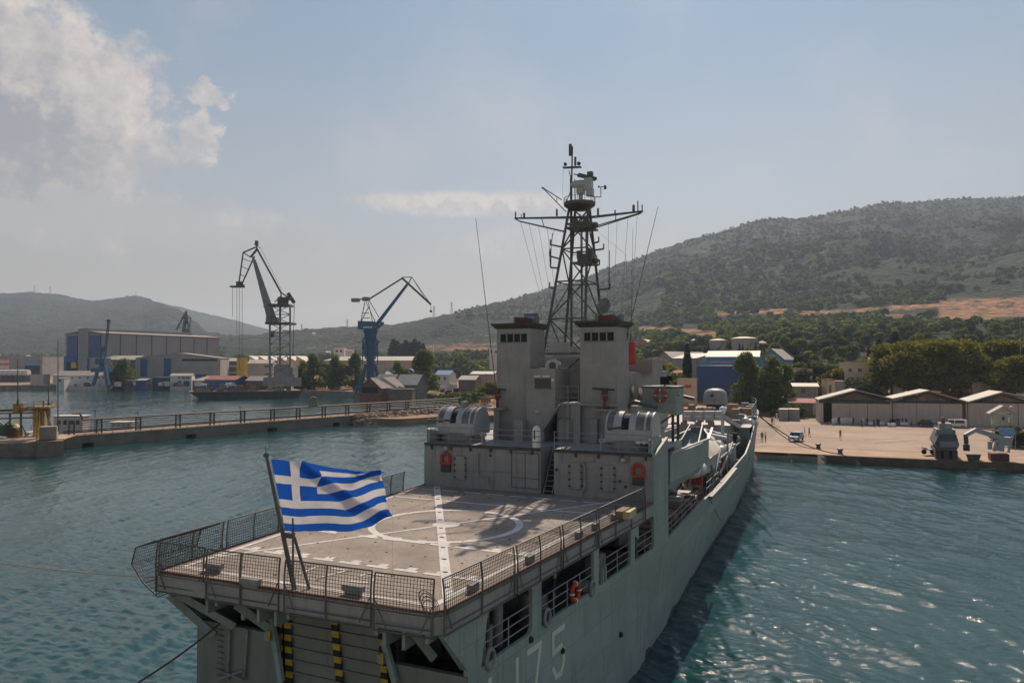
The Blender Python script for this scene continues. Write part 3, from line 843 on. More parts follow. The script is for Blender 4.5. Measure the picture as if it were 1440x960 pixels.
# ---- flight deck
ZD = 7.7
DK = [(-22.12, 18.95), (-11.30, 19.1), (-11.02, 19.45), (-9.66, 38.2), (-9.64, 39.0), (-23.56, 39.0), (-22.3, 18.95)]
def flight_deck():
    m = MB()
    m.prism([(x, y, ZD - 0.12) for x, y in DK], (0, 0, 0.12))
    o = m.build("flight_deck", M_DECK, ship)
    e = MB()     # edge girder all round
    pts = DK + [DK[0]]
    for (x0, y0), (x1, y1) in zip(pts[:-1], pts[1:]):
        if y0 > 38.9 and y1 > 38.9: continue
        e.beam((x0, y0, ZD - 0.385), (x1, y1, ZD - 0.385), 0.10, 0.52)
    for x in (-22.0, -19.8, -16.7, -13.3, -11.5):
        e.box2((x - .06, 19.2, 6.75), (x + .06, 38.5, 7.5))
    for y in range(21, 39, 3):
        e.box2((-22.2, y - .06, 6.95), (-11.0 + .04 * (y - 20), y + .06, 7.5))
    e.build("edge_girder", M_SUP, o)
    c = MB()   # rust-red coaming lip
    for (x0, y0), (x1, y1) in zip(pts[:-1], pts[1:]):
        if y0 > 38.9 and y1 > 38.9: continue
        c.beam((x0, y0, ZD + 0.025), (x1, y1, ZD + 0.025), 0.07, 0.05)
    c.build("coaming", M_RUSTY, o)
    # brackets carrying the overhang at the stern
    b = MB()
    for x0, x1, zlow in ((-22.2, -20.55, 5.0), (-18.75, -17.4, 5.4), (-12.9, -11.2, 5.0), (-15.5, -13.9, 5.2)):
        pass
    for px0, py0, px1, py1 in ((238, 836, 300, 892), (332, 850, 385, 888), (560, 862, 610, 925), (250, 834, 330, 880)):
        b.piece().beam(PY(px0, py0, 19.5), PY(px1, py1, 20.6), 0.14, 0.26)
    for px in (300, 350, 372, 396, 548, 575):
        a = PY(px, 855, 20.0); b.piece().box((a[0], 20.2, 6.6), (0.12, 1.0, 0.75))
    b.piece().prism([(-11.1, 19.3, 7.0), (-11.1, 20.7, 7.0), (-11.1, 20.7, 5.5)], (-0.1, 0, 0))
    b.build("overhang_bracket", M_HULL, o)
    k = MB(); k.box2((-22.2, 22.6, 4.9), (-11.2, 22.75, 7.2)); k.build("under_deck_bulkhead", M_DARK, o)  # dark backing, shade of the recess below the overhang put into its colour
    # markings
    z0, z1 = ZD + 0.004, ZD + 0.012
    w = MB()
    def line(x0, y0, x1, y1, wd): w.beam((x0, y0, (z0 + z1) / 2), (x1, y1, (z0 + z1) / 2), wd, z1 - z0)
    def ring(cx, cy, r0, r1, n=72):
        vs = []; 
        for k in range(n):
            a = 2 * math.pi * k / n
            for rr in (r0, r1): vs.append((cx + rr * math.cos(a), cy + rr * math.sin(a), z1 + 0.002))
        w.add(vs, [(2 * k, 2 * k + 1, (2 * k + 3) % (2 * n), (2 * k + 2) % (2 * n)) for k in range(n)])
    cx, cy = -16.8, 29.7
    w2 = MB()
    w2.beam((-11.55, 20.55, z1 + .008), (-22.45, 38.55, z1 + .008), 0.36, 0.008)
    ring(cx, cy, 3.16, 3.48)
    line(-22.15, 20.9, -11.55, 38.35, 0.17)
    n = 28
    w.add([(cx + 0.62 * math.cos(2 * math.pi * k / n), cy + 0.62 * math.sin(2 * math.pi * k / n), z1 + 0.006) for k in range(n)], [tuple(range(n))])
    a = MB()
    for (x0, y0, x1, y1, d_) in ((-21.9, 19.68, -11.55, 19.68, .2), (-11.58, 19.68, -10.86, 34.7, .24), (-21.9, 19.8, -22.95, 34.75, .2), (-22.9, 34.75, -10.95, 34.75, .19)):
        a.beam((x0, y0, z1 + .002), (x1, y1, z1 + .002), d_, 0.006)
    x = -22.9
    while x < -10.8: a.box((x + .5, 37.55, z1), (1.0, 0.17, 0.008)); x += 1.42
    for yy, xs in ((22.6, np.arange(-21.6, -11.8, 1.2)), (26.3, np.concatenate([np.arange(-21.9, -19.6, 1.2), np.arange(-18.6, -11.5, 1.15)]))):
        for xx in xs:
            a.box((xx, yy, z1 - .002), (0.92, 0.22, 0.007)); a.box((xx + 0.1, yy + 0.27, z1 - .002), (0.36, 0.3, 0.007))
    # digits of the deck number, read from astern
    def dg(pts, wd=0.11):
        for p, q in zip(pts[:-1], pts[1:]): a.beam((p[0], p[1], z1 + .004), (q[0], q[1], z1 + .004), wd, 0.006)
    dg([(-17.55, 20.75), (-17.55, 21.75)]); dg([(-16.95, 21.75), (-16.25, 21.75), (-16.6, 20.75)])
    dg([(-14.75, 21.75), (-15.45, 21.75), (-15.45, 21.3), (-14.95, 21.32), (-14.75, 21.15), (-14.75, 20.9), (-14.95, 20.75), (-15.4, 20.75)])
    w.build("touchdown_marking", M_MARK, o); w2.build("approach_marking", M_MARK, o); a.build("boundary_marking", M_MARK, o)
    # tie-down points, in rows
    t = MB()
    for xx in np.arange(-21.4, -11.2, 1.7):
        for yy in np.arange(20.4, 37, 1.35):
            t.piece().cyl((xx + 0.2 * math.sin(yy * 3), yy + 0.15 * math.sin(xx * 5), ZD + .001), (xx + 0.2 * math.sin(yy * 3), yy + 0.15 * math.sin(xx * 5), ZD + .018), 0.055, n=8)
    for k in range(12):
        f = k / 12 + 0.05; t.piece().box((-11.55 - 10.9 * f, 20.55 + 18 * f, ZD + .03), (0.16, 0.10, 0.03))
    t.build("tie_down_fitting", M_DARK, o)
    l = MB()   # deck edge lights and small boxes
    for px, py in ((497, 832), (352, 822), (300, 800)):
        p = PZ(px, py, ZD + .1); l.piece().box((p[0], p[1], ZD + .22), (0.75, 0.22, 0.18)); l.box((p[0], p[1], ZD + .08), (0.6, 0.12, 0.12))
    for px, py in ((676, 835), (755, 796), (823, 760), (872, 735), (846, 748)):
        p = SV(px, py); l.piece().box((p[0] - 0.28, p[1], ZD + .14), (0.2, 0.5, 0.24))
    l.build("deck_edge_light", M_GREY, o)
    y = MB(); p = PZ(880, 727, ZD); y.box((p[0], p[1], ZD + .2), (0.7, 1.2, 0.35)); y.build("chock_box", paint("sand_paint", (0.5, 0.38, 0.2), 0.7, 0.2, 2), o)
    return o
fdeck = flight_deck()

# ---- lower deck seen through the side openings
def lower_deck():
    m = MB()
    m.prism([(CX - 5.4, 22.8, 4.8), (CX + 5.5, 22.8, 4.8), (CX + 6.0, 30, 4.8), (CX + 6.6, 39, 4.8), (CX - 6.6, 39, 4.8), (CX - 6.0, 30, 4.8)], (0, 0, .15))
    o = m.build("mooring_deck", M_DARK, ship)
    b = MB(); b.box2((-12.95, 22.6, 4.95), (-12.8, 39.0, 7.5)); b.build("inner_bulkhead", M_DARK, o)  # dark colour stands in for the shade inside the side openings
    w = MB()
    for px, py, r, h in ((712, 880, 0.32, 1.3), (735, 870, 0.22, 1.6), (775, 850, 0.3, 1.2), (870, 800, 0.25, 1.2)):
        p = SV(px, py); w.piece().cyl((p[0] - 1.0, p[1], 4.95), (p[0] - 1.0, p[1], 4.95 + h), r, n=12)
    w.piece().box2((-11.9, 22.4, 4.95), (-11.3, 23.2, 6.1)); w.piece().box2((-11.9, 27.2, 4.95), (-11.2, 28.0, 5.8)); w.piece().box2((-11.4, 33.2, 4.95), (-10.8, 34.4, 6.0))
    w.build("capstan", M_GREY, o, smooth=True)
    r_ = MB()
    for a, b in ((21.9, 25.05), (25.8, 30.8), (32.3, 35.44), (36.62, 39.0)):
        n = max(2, int((b - a) / 1.15) + 1)
        zc = 6.32; r_.piece()
        for k in range(n):
            y = a + (b - a) * k / (n - 1); x = CX + float(hull_top(y)) - 0.10
            r_.cyl((x, y, 5.3), (x, y, zc), 0.028, n=5)
        for z in (5.62, 5.96, 6.30):
            r_.cyl((CX + float(hull_top(a)) - .1, a, z), (CX + float(hull_top(b)) - .1, b, z), 0.024, n=5)
    r_.build("opening_rail", M_RAIL, o)
lower_deck()

# ---- safety nets round the flight deck
def net_panel(name, P, Q, mid, out, h=1.02, seg=0.105, lean=0.16):
    """P, Q: deck-edge ends (z at deck); out: outward unit vector"""
    P = Vector(P); Q = Vector(Q); out = Vector(out)
    f = MB(); d = (Q - P).normalized(); L = (Q - P).length
    zlo = -0.66
    def at(u, z):
        off = 0.10 - (max(0, z - 0.45) ** 1.5) * lean
        return P + d * u + out * off + Vector((0, 0, z))
    us = [0.0] + [m_ for m_ in mid] + [L]
    for u in us:
        f.tube([at(u, zlo), at(u, 0.45), at(u, 0.75), at(u, h)], 0.030, 6)
    f.cyl(at(0, zlo), at(L, zlo), 0.028, n=6); f.cyl(at(0, zlo + .2), at(L, zlo + .2), 0.022, n=6); f.cyl(at(0, h), at(L, h), 0.026, n=6)
    for u, s in ((0, 1), (L, -1)): f.cyl(at(u, 0.30), at(u + s * 0.42, zlo + .1), 0.018, n=5)
    o = f.build(name, M_NETF, ship)
    n = MB(); r = 0.0105
    k = int(L / seg)
    for i in range(1, k):
        u = L * i / k
        n.tube([at(u, -0.02), at(u, 0.5), at(u, h)], r, 3)
    for j in range(0, int((h + .05) / seg)):
        z = -0.02 + j * seg; n.tube([at(0, z), at(L, z)], r, 3)
    n.build("net_mesh", M_NET, o)
    return o
def all_nets():
    for a, b, ms in ((-22.28, -20.15, ()), (-19.92, -16.88, (1.47,)), (-16.56, -13.32, (1.6,)), (-13.14, -11.15, ())):
        net_panel("safety_net", (a, 18.96, ZD), (b, 19.06, ZD), ms, (0, -1, 0))
    def X(y): return -11.02 + (y - 19.45) * (1.36 / 18.75)
    ys = [(19.25, 23.55), (23.75, 27.3), (27.5, 30.95), (31.15, 37.35)]
    for k, (a, b) in enumerate(ys):
        L = b - a; net_panel("safety_net", (X(a), a, ZD), (X(b), b, ZD), ((L * .5,) if k < 3 else (L * .33, L * .67)), (1, -.07, 0), h=1.0)
    def XL(y): return -22.3 - (y - 18.95) * (1.26 / 20)
    for a, b in ((19.1, 22.2), (22.45, 25.6), (25.85, 29.6), (29.85, 33.6), (33.8, 36.6)):
        net_panel("safety_net", (XL(a), a, ZD), (XL(b), b, ZD), ((b - a) * .5,), (-1, -.06, 0), h=1.1)
    # the lowered net hanging out from the port quarter
    m = MB(); n = MB()
    A, B = Vector((-22.45, 19.1, 7.5)), Vector((-22.6, 22.2, 7.5))
    outp = [(0, -0.75), (0.55, -0.35), (1.0, 0.25), (0.85, 0.85), (0.1, 1.2)]
    for P in (A, B):
        m.tube([P + Vector((-u * 1.35, 0, z)) for u, z in outp], 0.028, 6)
    for u, z in outp: m.cyl(A + Vector((-u * 1.35, 0, z)), B + Vector((-u * 1.35, 0, z)), 0.02, n=5)
    o = m.build("safety_net", M_NETF, ship)
    for i in range(1, 34):
        f = i / 34; n.tube([A.lerp(B, f) + Vector((-u * 1.35, 0, z)) for u, z in outp], 0.0085, 3)
    for j in range(22):
        s = j / 21 * 4; k = min(3, int(s)); t = s - k
        u = outp[k][0] * (1 - t) + outp[k + 1][0] * t; z = outp[k][1] * (1 - t) + outp[k + 1][1] * t
        n.cyl(A + Vector((-u * 1.35, 0, z)), B + Vector((-u * 1.35, 0, z)), 0.0085, n=3)
    n.build("net_mesh", M_NET, o)
    # coil of wire at the quarter
    c = MB()
    for k in range(4): c.torus(PV(610, 855 - 3 * k, Aside, Bside) + np.array([-.1, -.1, 0]), 0.26 + .05 * k, 0.014, (0.3, 1, 0.15 * k), 16, 4)
    c.build("wire_coil", M_NETF, ship)
all_nets()

# ---- flagstaff and flag
def flag():
    s = MB()
    a, b = PY(415, 832, 19.3), PY(374, 637, 19.3)
    s.cyl(a, b, 0.085, 0.05, n=10); s.box(PY(407, 752, 19.3), (0.3, 0.2, 0.16)); s.box(PY(374, 640, 19.3), (0.16, 0.08, 0.12))
    s.cyl(PY(374, 637, 19.3), PY(373, 626, 19.3), 0.012, n=5)
    s.cyl(PY(438, 838, 19.55), PY(414, 755, 19.4), 0.05, n=8); s.cyl(PY(412, 838, 19.1), PY(412, 728, 19.25), 0.035, n=8)
    s.box(PY(413, 835, 19.3) + np.array([0, 0, -0.02]), (0.3, 0.3, 0.12))
    s.build("flagstaff", M_MAST, ship, smooth=True)
    NU, NV = 81, 54
    TLp, BLp = PY(381, 645, 19.32), PY(401.5, 746, 19.32)
    TRp, BRp = PY(541, 674, 19.32), PY(544, 738, 19.32)
    vs = []
    for j in range(NV + 1):
        v = j / NV
        for i in range(NU + 1):
            u = i / NU
            L = TLp * (1 - v) + BLp * v
            # the fly's upper part droops and folds over; lower stripes stay spread out
            fold = u * u * (3 - 2 * u)
            vv = v * (1 - fold) + fold * np.interp(v, [0, .22, .4, 1], [0.05, -0.02, 0.13, 1.0])
            Rr = TRp * (1 - vv) + BRp * vv
            p = L * (1 - u) + Rr * u
            amp = u ** 0.8
            dy = 0.36 * amp * math.sin(5.2 * u - 2.6 * v + 0.4) + 0.10 * amp * math.sin(12 * u + 4 * v) + fold * np.interp(v, [0, .22, .4, 1], [0.42, 0.18, -0.06, 0.0])
            dz = -0.10 * math.sin(math.pi * u) * (0.4 + 0.6 * v) + 0.075 * amp * math.sin(7.6 * u - 1.2 * v + 0.8) + 0.03 * math.sin(14 * u + 3 * v) * amp
            dy += 0.07 * amp * (float(vnoise(np.array([u * 9.0 + v * 3]), np.array([v * 7.0]), 5)[0]) - .5); dz += 0.035 * (float(vnoise(np.array([u * 14.0]), np.array([v * 5.0]), 8)[0]) - .5)
            dia = 0.10 * math.exp(-((u - (0.22 + 0.72 * v)) / 0.05) ** 2) * amp       # diagonal crease
            tt = np.clip((u - (0.20 + 0.66 * v)) / 0.10 + .5, 0, 1); st_ = tt * tt * (3 - 2 * tt); dz += 0.17 * st_ * amp; dy += 0.35 * st_ * amp - .5 * amp * st_ * (u - .2 - .66 * v)
            vs.append((p[0] + 0.05 * amp * math.sin(8 * v + 4 * u), p[1] + dy + dia * 2.2, p[2] + dz))
    m = MB(); m.v = [tuple(map(float, p)) for p in vs]
    for j in range(NV):
        st = int(j / NV * 9)
        for i in range(NU):
            u = i / NU
            white = (st % 2 == 1)
            if st < 5 and u < 10 / 27:
                cu, cv = u / (10 / 27), (j + .5) / NV / (5 / 9)
                white = (0.4 <= cu < 0.6) or (0.4 <= cv < 0.6)
            m.f.append((j * (NU + 1) + i, j * (NU + 1) + i + 1, (j + 1) * (NU + 1) + i + 1, (j + 1) * (NU + 1) + i)); m.mi.append(1 if white else 0)
    def cloth(name, col, tr):
        mt = bpy.data.materials.new(name); mt.use_nodes = True; t = NT(mt.node_tree); t.n.clear()
        out = t.new("ShaderNodeOutputMaterial"); d = t.new("ShaderNodeBsdfDiffuse"); q = t.new("ShaderNodeBsdfTranslucent"); x = t.new("ShaderNodeMixShader")
        pos = t.new("ShaderNodeNewGeometry").outputs["Position"]
        c = t.mix(t.ramp(t.noise(pos, 3, 4, .6), .3, .7), tuple(k * .9 for k in col), tuple(k * 1.05 for k in col))
        t.l.new(c, d.inputs[0]); t.l.new(c, q.inputs[0]); x.inputs[0].default_value = tr
        t.l.new(d.outputs[0], x.inputs[1]); t.l.new(q.outputs[0], x.inputs[2]); t.l.new(x.outputs[0], out.inputs[0]); return mt
    o = m.build("flag", [cloth("flag_blue", (0.016, 0.095, 0.44), 0.42), cloth("flag_white", (0.66, 0.63, 0.64), 0.38)], None, smooth=True, org=tuple(TLp))
    tag(o, "blue and white striped flag with a white cross, flying from the stern flagstaff", "flag")
flag()

# ---- railings helper
def rail(mb, pts, h=1.0, n=3, step=1.3, r=0.022, rp=0.026):
    for a, b in zip(pts[:-1], pts[1:]):
        a = Vector(a); b = Vector(b); L = (b - a).length; k = max(1, round(L / step))
        for i in range(k + 1):
            p = a.lerp(b, i / k); mb.cyl(p, p + Vector((0, 0, h)), rp, n=5)
        for j in range(n):
            z = Vector((0, 0, h * (j + 1) / n)); mb.cyl(a + z, b + z, r, n=5)
    return mb

# ---- after deckhouse
YB, Z1 = 38.95, 10.1
def BX(px, py=650, y=YB): return PY(px, py, y)
def deckhouse():
    xl, xr = -23.5, -9.66
    ga, gb = BX(760)[0], BX(779)[0]
    m = MB()
    m.box2((xl, YB, ZD - 0.05), (ga, YB + 0.35, Z1)); m.box2((gb, YB, ZD - 0.05), (xr, YB + 0.35, Z1))
    m.box2((ga - 0.12, YB + .35, ZD - .05), (ga, 41.3, Z1)); m.box2((gb, YB + .35, ZD - .05), (gb + .12, 41.3, Z1)); m.box2((ga, 41.3, ZD - .05), (gb, 41.45, Z1))
    m.box2((xl, YB - 0.02, Z1), (ga, 41.4, Z1 + .12)); m.box2((gb, YB - 0.02, Z1), (xr, 41.4, Z1 + .12)); m.box2((xl, 41.4, Z1), (xr, 45.2, Z1 + .12)); m.box2((xl, 45.2, Z1), (xr - 2.75, 58, Z1 + .12))
    m.box2((xl, 57.7, 4.6), (xr - 2.6, 58, Z1)); m.box2((xr - 2.9, 41.6, 4.6), (xr - 2.6, 57.7, Z1)); m.box2((xl, 41.6, 4.6), (xl + .3, 57.7, Z1))
    o = m.build("after_deckhouse", M_SUP, ship)
    # angled ends of the deck edge
    e = MB(); e.box2((xl, YB - .10, Z1 - .03), (ga, YB - .02, Z1 + .13)); e.box2((gb, YB - .10, Z1 - .03), (xr, YB - .02, Z1 + .13))
    for x in np.arange(xl + .5, xr, 1.3):
        if not ga < x < gb: e.box2((x - .05, YB - .12, Z1 - .25), (x + .05, YB - .002, Z1 - .03))
    e.build("deck_edge", M_DARK, o)
    # watertight doors with rounded corners, hinges, dogs
    def door(px0, py0, px1, py1):
        a, b = BX(px0, py0), BX(px1, py1); x0, x1 = a[0], b[0]; z0, z1 = max(b[2], ZD + .2), a[2]; r = 0.16
        def rr(g, y):
            pts = []
            for cx_, cz_, a0 in ((x1 - r, z1 - r, 0), (x0 + r, z1 - r, 90), (x0 + r, z0 + r, 180), (x1 - r, z0 + r, 270)):
                for k in range(4):
                    t = R(a0 + 30 * k); pts.append((cx_ + (r + g) * math.cos(t), y, cz_ + (r + g) * math.sin(t)))
            return pts
        d = MB(); d.prism(rr(0.05, YB - .03), (0, .04, 0)); f = d.build("door_frame", M_GREY, o)
        d = MB(); d.prism(rr(-0.02, YB - .07), (0, .05, 0)); d.build("door", M_SUP, o)
        h = MB()
        for k in range(4):
            z = z0 + (z1 - z0) * (0.12 + 0.25 * k)
            h.piece().box((x0 + .01, YB - .09, z), (0.12, .05, 0.09)); h.piece().box((x1 + .02, YB - .09, z + .05), (0.16, .05, 0.06))
        h.build("door_clip", M_DARK, o)
    for d in ((640, 640, 655, 675), (801, 650, 818, 688), (846, 653, 864, 692)): door(*d)
    p = MB()   # locker door with seams, pipes, lamps
    x0, z1 = BX(720, 636)[0], BX(720, 636)[2]; x1, z0 = BX(758, 684)[0], ZD + .25
    p.box2((x0, YB - .03, z0), (x1, YB, z1)); p.build("locker_door", M_SUP, o)
    s = MB()
    for x in (x0, (x0 + x1) / 2, x1): s.box2((x - .02, YB - .04, z0), (x + .02, YB - .031, z1))
    for z in (z0, z0 + .55, z1): s.box2((x0, YB - .045, z - .015), (x1, YB - .032, z + .015))
    s.build("locker_seam", M_DARK, o)
    q = MB()
    q.piece().tube([BX(673, 637) + np.array([0, -.1, 0]), BX(673, 667) + np.array([0, -.1, 0]), BX(687, 670) + np.array([0, -.1, 0]), BX(688, 682) + np.array([0, -.1, 0])], 0.05, 8)
    q.piece().tube([BX(819, 648) + np.array([0, -.14, 0]), BX(823, 656) + np.array([0, -.14, 0]), BX(823, 684) + np.array([0, -.14, 0]), BX(819, 692) + np.array([0, -.14, 0])], 0.055, 8)
    q.piece().tube([BX(683, 633) + np.array([0, -.05, 0]), BX(683, 662) + np.array([0, -.05, 0])], 0.02, 5)
    for px in (612, 636, 650, 790, 870, 884): q.piece().tube([BX(px, 628) + np.array([0, -.05, 0]), BX(px, 650) + np.array([0, -.05, 0])], 0.016, 5)
    q.piece().tube([BX(655, 661) + np.array([0, -.04, 0]), BX(720, 664) + np.array([0, -.04, 0])], 0.012, 5)
    q.piece().tube([BX(822, 640) + np.array([0, -.05, 0]), BX(836, 641) + np.array([0, -.05, 0]), BX(836, 649) + np.array([0, -.05, 0]), BX(822, 649) + np.array([0, -.05, 0])], 0.02, 5)
    q.build("bulkhead_pipe", M_SUP, o, smooth=True)
    l = MB()
    for px, py in ((628, 630), (877, 647)):
        c = BX(px, py); l.piece().sphere(c + np.array([0, -.1, 0]), 0.15, 12, 8); l.cyl(c + np.array([0, -.12, .0]), c, .09, n=10)
    l.build("bulkhead_lamp", M_SUPL, o, smooth=True)
    v = MB()
    for px, py in ((783, 660), (690, 640), (872, 676), (880, 684)): v.piece().sphere(BX(px, py) + np.array([0, -.06, 0]), 0.08, 8, 6)
    v.build("valve_wheel", M_RUSTY, o)
    # recessed ladder up from the flight deck
    ld = MB(); a0, b0 = BX(760.5, 688), BX(770, 640)
    xa, xb = ga + .14, gb - .14
    for x in (xa, xb): ld.beam((x, YB + .1, ZD), (x, YB + 1.75, Z1 + .1), 0.05, 0.14)
    for k in range(9): ld.box(((xa + xb) / 2, YB + .16 + 1.6 * (k + .5) / 9, ZD + 2.4 * (k + .5) / 9), (xb - xa, 0.16, 0.03))
    ld.build("ladder", M_RAIL, o)
    # rails at the deck edge
    r_ = MB(); rail(r_, [(xl + .1, YB + .08, Z1 + .12), (ga, YB + .08, Z1 + .12)], 0.95, 3, 1.5); rail(r_.piece(), [(gb, YB + .08, Z1 + .12), (xr - .1, YB + .08, Z1 + .12)], 0.95, 3, 1.45)
    r_.build("deck_rail", M_RAIL, o)
    return o
dhouse = deckhouse()

# ---- funnels
def funnels():
    for x0, x1 in ((-20.66, -18.35), (-15.07, -12.72)):
        y0, y1, zb, zt = 43.0, 45.35, Z1 + .12, 17.15
        m = MB(); r = .12
        m.prism([(x0, y0, zb), (x1, y0, zb), (x1 + .02, y1, zb), (x0 - .02, y1, zb)], (0, 0, zt - zb))
        for z in (zb + 2.3,): m.box2((x0 - .02, y0 - .02, z), (x1 + .02, y0 - .001, z + .05))
        f = m.build("funnel", M_SUP, ship)
        c = MB()
        def ringz(g, z): return [(x0 - g, y0 - g, z), (x1 + g, y0 - g, z), (x1 + g, y1 + g, z), (x0 - g, y1 + g, z)]
        a, b, d = ringz(0.05, zt), ringz(0.28, zt + .24), ringz(0.31, zt + .34)
        vs = a + b + d
        c.add(vs, [(3, 2, 1, 0)] + [(k, (k + 1) % 4, 4 + (k + 1) % 4, 4 + k) for k in range(4)] + [(4 + k, 4 + (k + 1) % 4, 8 + (k + 1) % 4, 8 + k) for k in range(4)] + [(8, 9, 10, 11)])
        c.build("funnel_cap", M_DARK, f)
        t = MB(); xm = x0 * .4 + x1 * .6
        t.box2((xm - .42, y0 + .6, zt + .34), (xm + .42, y0 + 1.5, zt + .75)); t.build("exhaust_box", M_RUSTY, f)
        e = MB()
        for xx in (x0 + .5, x1 - .3): e.piece().cyl((xx, y1 - .5, zt + .3), (xx, y1 - .5, zt + .85), .16, n=10)
        e.piece().box2((xm - 1.0, y1 - .6, zt + .34), (xm + .6, y1 - .2, zt + .75))
        e.build("exhaust_pipe", M_GREY, f)
        l = MB(); n_ = 4
        for k in range(n_):
            cx_ = x0 + (x1 - x0) * (.2 + .62 * k / 3) * 1.0
            l.piece().box2((cx_ - .19, y0 - .03, zt - .85), (cx_ + .19, y0 - .004, zt - .33))
        l.build("louvre_opening", M_BLACK, f)
        g = MB()
        for k in range(n_):
            cx_ = x0 + (x1 - x0) * (.2 + .62 * k / 3)
            for z in (zt - .86, zt - .32): g.piece().box2((cx_ - .22, y0 - .045, z - .02), (cx_ + .22, y0 - .005, z + .02))
        g.build("louvre_frame", M_GREY, f)
funnels()

# ---- control house, platforms and fittings between the funnels
def house():
    y = 42.3
    x0, x1 = -18.3, -16.42
    m = MB(); m.prism([(x0, y, Z1 + .12), (x0, y, 14.65), (x1, y, 14.65), (x1, y, 12.25), (x1 - .75, y, 10.75), (x1 - .75, y, Z1 + .12)], (0, 2.6, 0))
    o = m.build("control_house", M_SUP, ship)
    w = MB(); a, b = PY(752, 532, y), PY(774.5, 546, y); w.box2((a[0], y - .03, b[2]), (b[0], y - .004, a[2])); w.build("window", M_GLASS, o)
    fr = MB(); fr.box2((a[0] - .06, y - .05, a[2] + .005), (b[0] + .06, y - .004, a[2] + .06)); fr.box2((a[0] - .06, y - .05, b[2] - .06), (b[0] + .06, y - .004, b[2] - .005)); fr.build("window_frame", M_GREY, o)
    s = MB()
    for px0, px1 in ((751, 760), (763, 773)):
        p, q = PY(px0, 528, y), PY(px1, 530, y); s.piece().box2((p[0], y - .02, q[2]), (q[0], y - .003, p[2]))
    p = PY(777, 534, y); s.piece().box(p, (.14, .03, .16)); s.build("sign_plate", M_WHITE, o)
    l = MB(); c = PY(756, 579, y); l.sphere(c, .17, 12, 8); l.build("lamp", M_SUPL, o, smooth=True)
    # cross-deck with door below
    k = MB(); xa, xb = x1 + .01, -14.95
    k.box2((xa, y + .35, Z1 + .12), (xb, y + 2.4, 12.45)); k.box2((x1 - 1.0, y + .3, 12.45), (-12.7, y + 3.2, 12.58))
    k.box2((-15.0, y + .9, Z1 + .12), (-12.65, y + 2.3, 12.3))
    d = k.build("cross_deck_house", M_SUP, ship)
    dr = MB(); p, q = PY(786, 590, y + .35), PY(803, 622, y + .35)
    dr.box2((p[0], y + .29, Z1 + .25), (q[0], y + .345, p[2])); dr.build("door", M_SUP, d)
    df = MB(); df.tube([(p[0] - .06, y + .3, Z1 + .2), (p[0] - .06, y + .3, p[2]), (p[0] + .12, y + .3, p[2] + .14), (q[0] - .12, y + .3, p[2] + .14), (q[0] + .06, y + .3, p[2]), (q[0] + .06, y + .3, Z1 + .2)], .05, 6); df.build("door_frame", M_GREY, d)
    rr = MB(); rail(rr, [(x1 + .02, y + .35, 12.58), (-15.05, y + .35, 12.58)], 1.0, 3, .65)
    rail(rr.piece(), [(x0 + .2, y + 1.6, 14.65), (-15.2, y + 1.6, 14.65)], 1.0, 3, 1.0)
    rr.build("platform_rail", M_RAIL, d)
    pf = MB()
    for x in (-15.6, -15.9): pf.piece().cyl((x, y + .3, Z1 + .1), (x, y + .3, 12.5), .04, n=6)
    pf.piece().beam((x1 - .75, y - .1, 10.9), (x1 + .35, y - .1, 12.5), .35, .12)
    pf.build("stay_brace", M_GREY, d)
    # searchlight with its white housing
    sl = MB(); c = PY(779, 514, y + .8)
    sl.cyl(c + np.array([0, -.4, 0]), c + np.array([0, .35, 0]), .42, .36, n=16); sl.cyl(c + np.array([0, 0, -.75]), c, .12, n=8); sl.box(c + np.array([0, 0, -.5]), (.7, .5, .12))
    so = sl.build("searchlight", M_SUPL, ship, smooth=True)
    ln = MB(); ln.cyl(c + np.array([.06, -.42, 0]), c + np.array([.06, -.401, 0]), .23, n=16); ln.build("lens", M_GLASS, so)
    # lockers, cabinets, ventilators along the deck
    v = MB()
    for px0, px1, py0, py1, yy in ((722, 735, 590, 622, 41.6), (660, 678, 577, 600, 43.5), (740, 760, 580, 610, 42.9), (828, 840, 588, 612, 42.8), (845, 852, 590, 606, 42.8)):
        a, b = PY(px0, py0, yy), PY(px1, py1, yy); v.piece().box2((a[0], yy, Z1 + .1), (b[0], yy + .6, a[2]))
    v.build("deck_cabinet", M_SUP, ship)
    # small gun-director platforms with red covers
    for px, py in ((699, 574), (850, 576)):
        yy = 42.6
        c = PY(px, py, yy); q = MB(); q.box(c, (1.15, .9, .12)); q.cyl((c[0], c[1], Z1), c, .22, n=10); 
        po = q.build("director_platform", M_SUP, ship)
        g = MB(); rail(g, [(c[0] - .55, c[1] - .42, c[2] + .06), (c[0] + .55, c[1] - .42, c[2] + .06)], .8, 2, .55, .016, .018); g.build("platform_rail", M_RAIL, po)
        z = MB(); b = c + np.array([.02, 0, .06])
        z.cyl(b, b + np.array([0, 0, .5]), .1, n=8); z.sphere(b + np.array([0, 0, .72]), .22, 10, 8, (1, 1, 1.3)); z.box(b + np.array([0, 0, 1.02]), (.3, .3, .22))
        d2 = z.build("director_sight", M_RUSTY, ship)
        y2 = MB(); y2.cyl(b + np.array([-.75, 0, 1.18]), b + np.array([.6, 0, 1.12]), .06, n=6); y2.build("sight_bar", M_DARK, d2)
house()

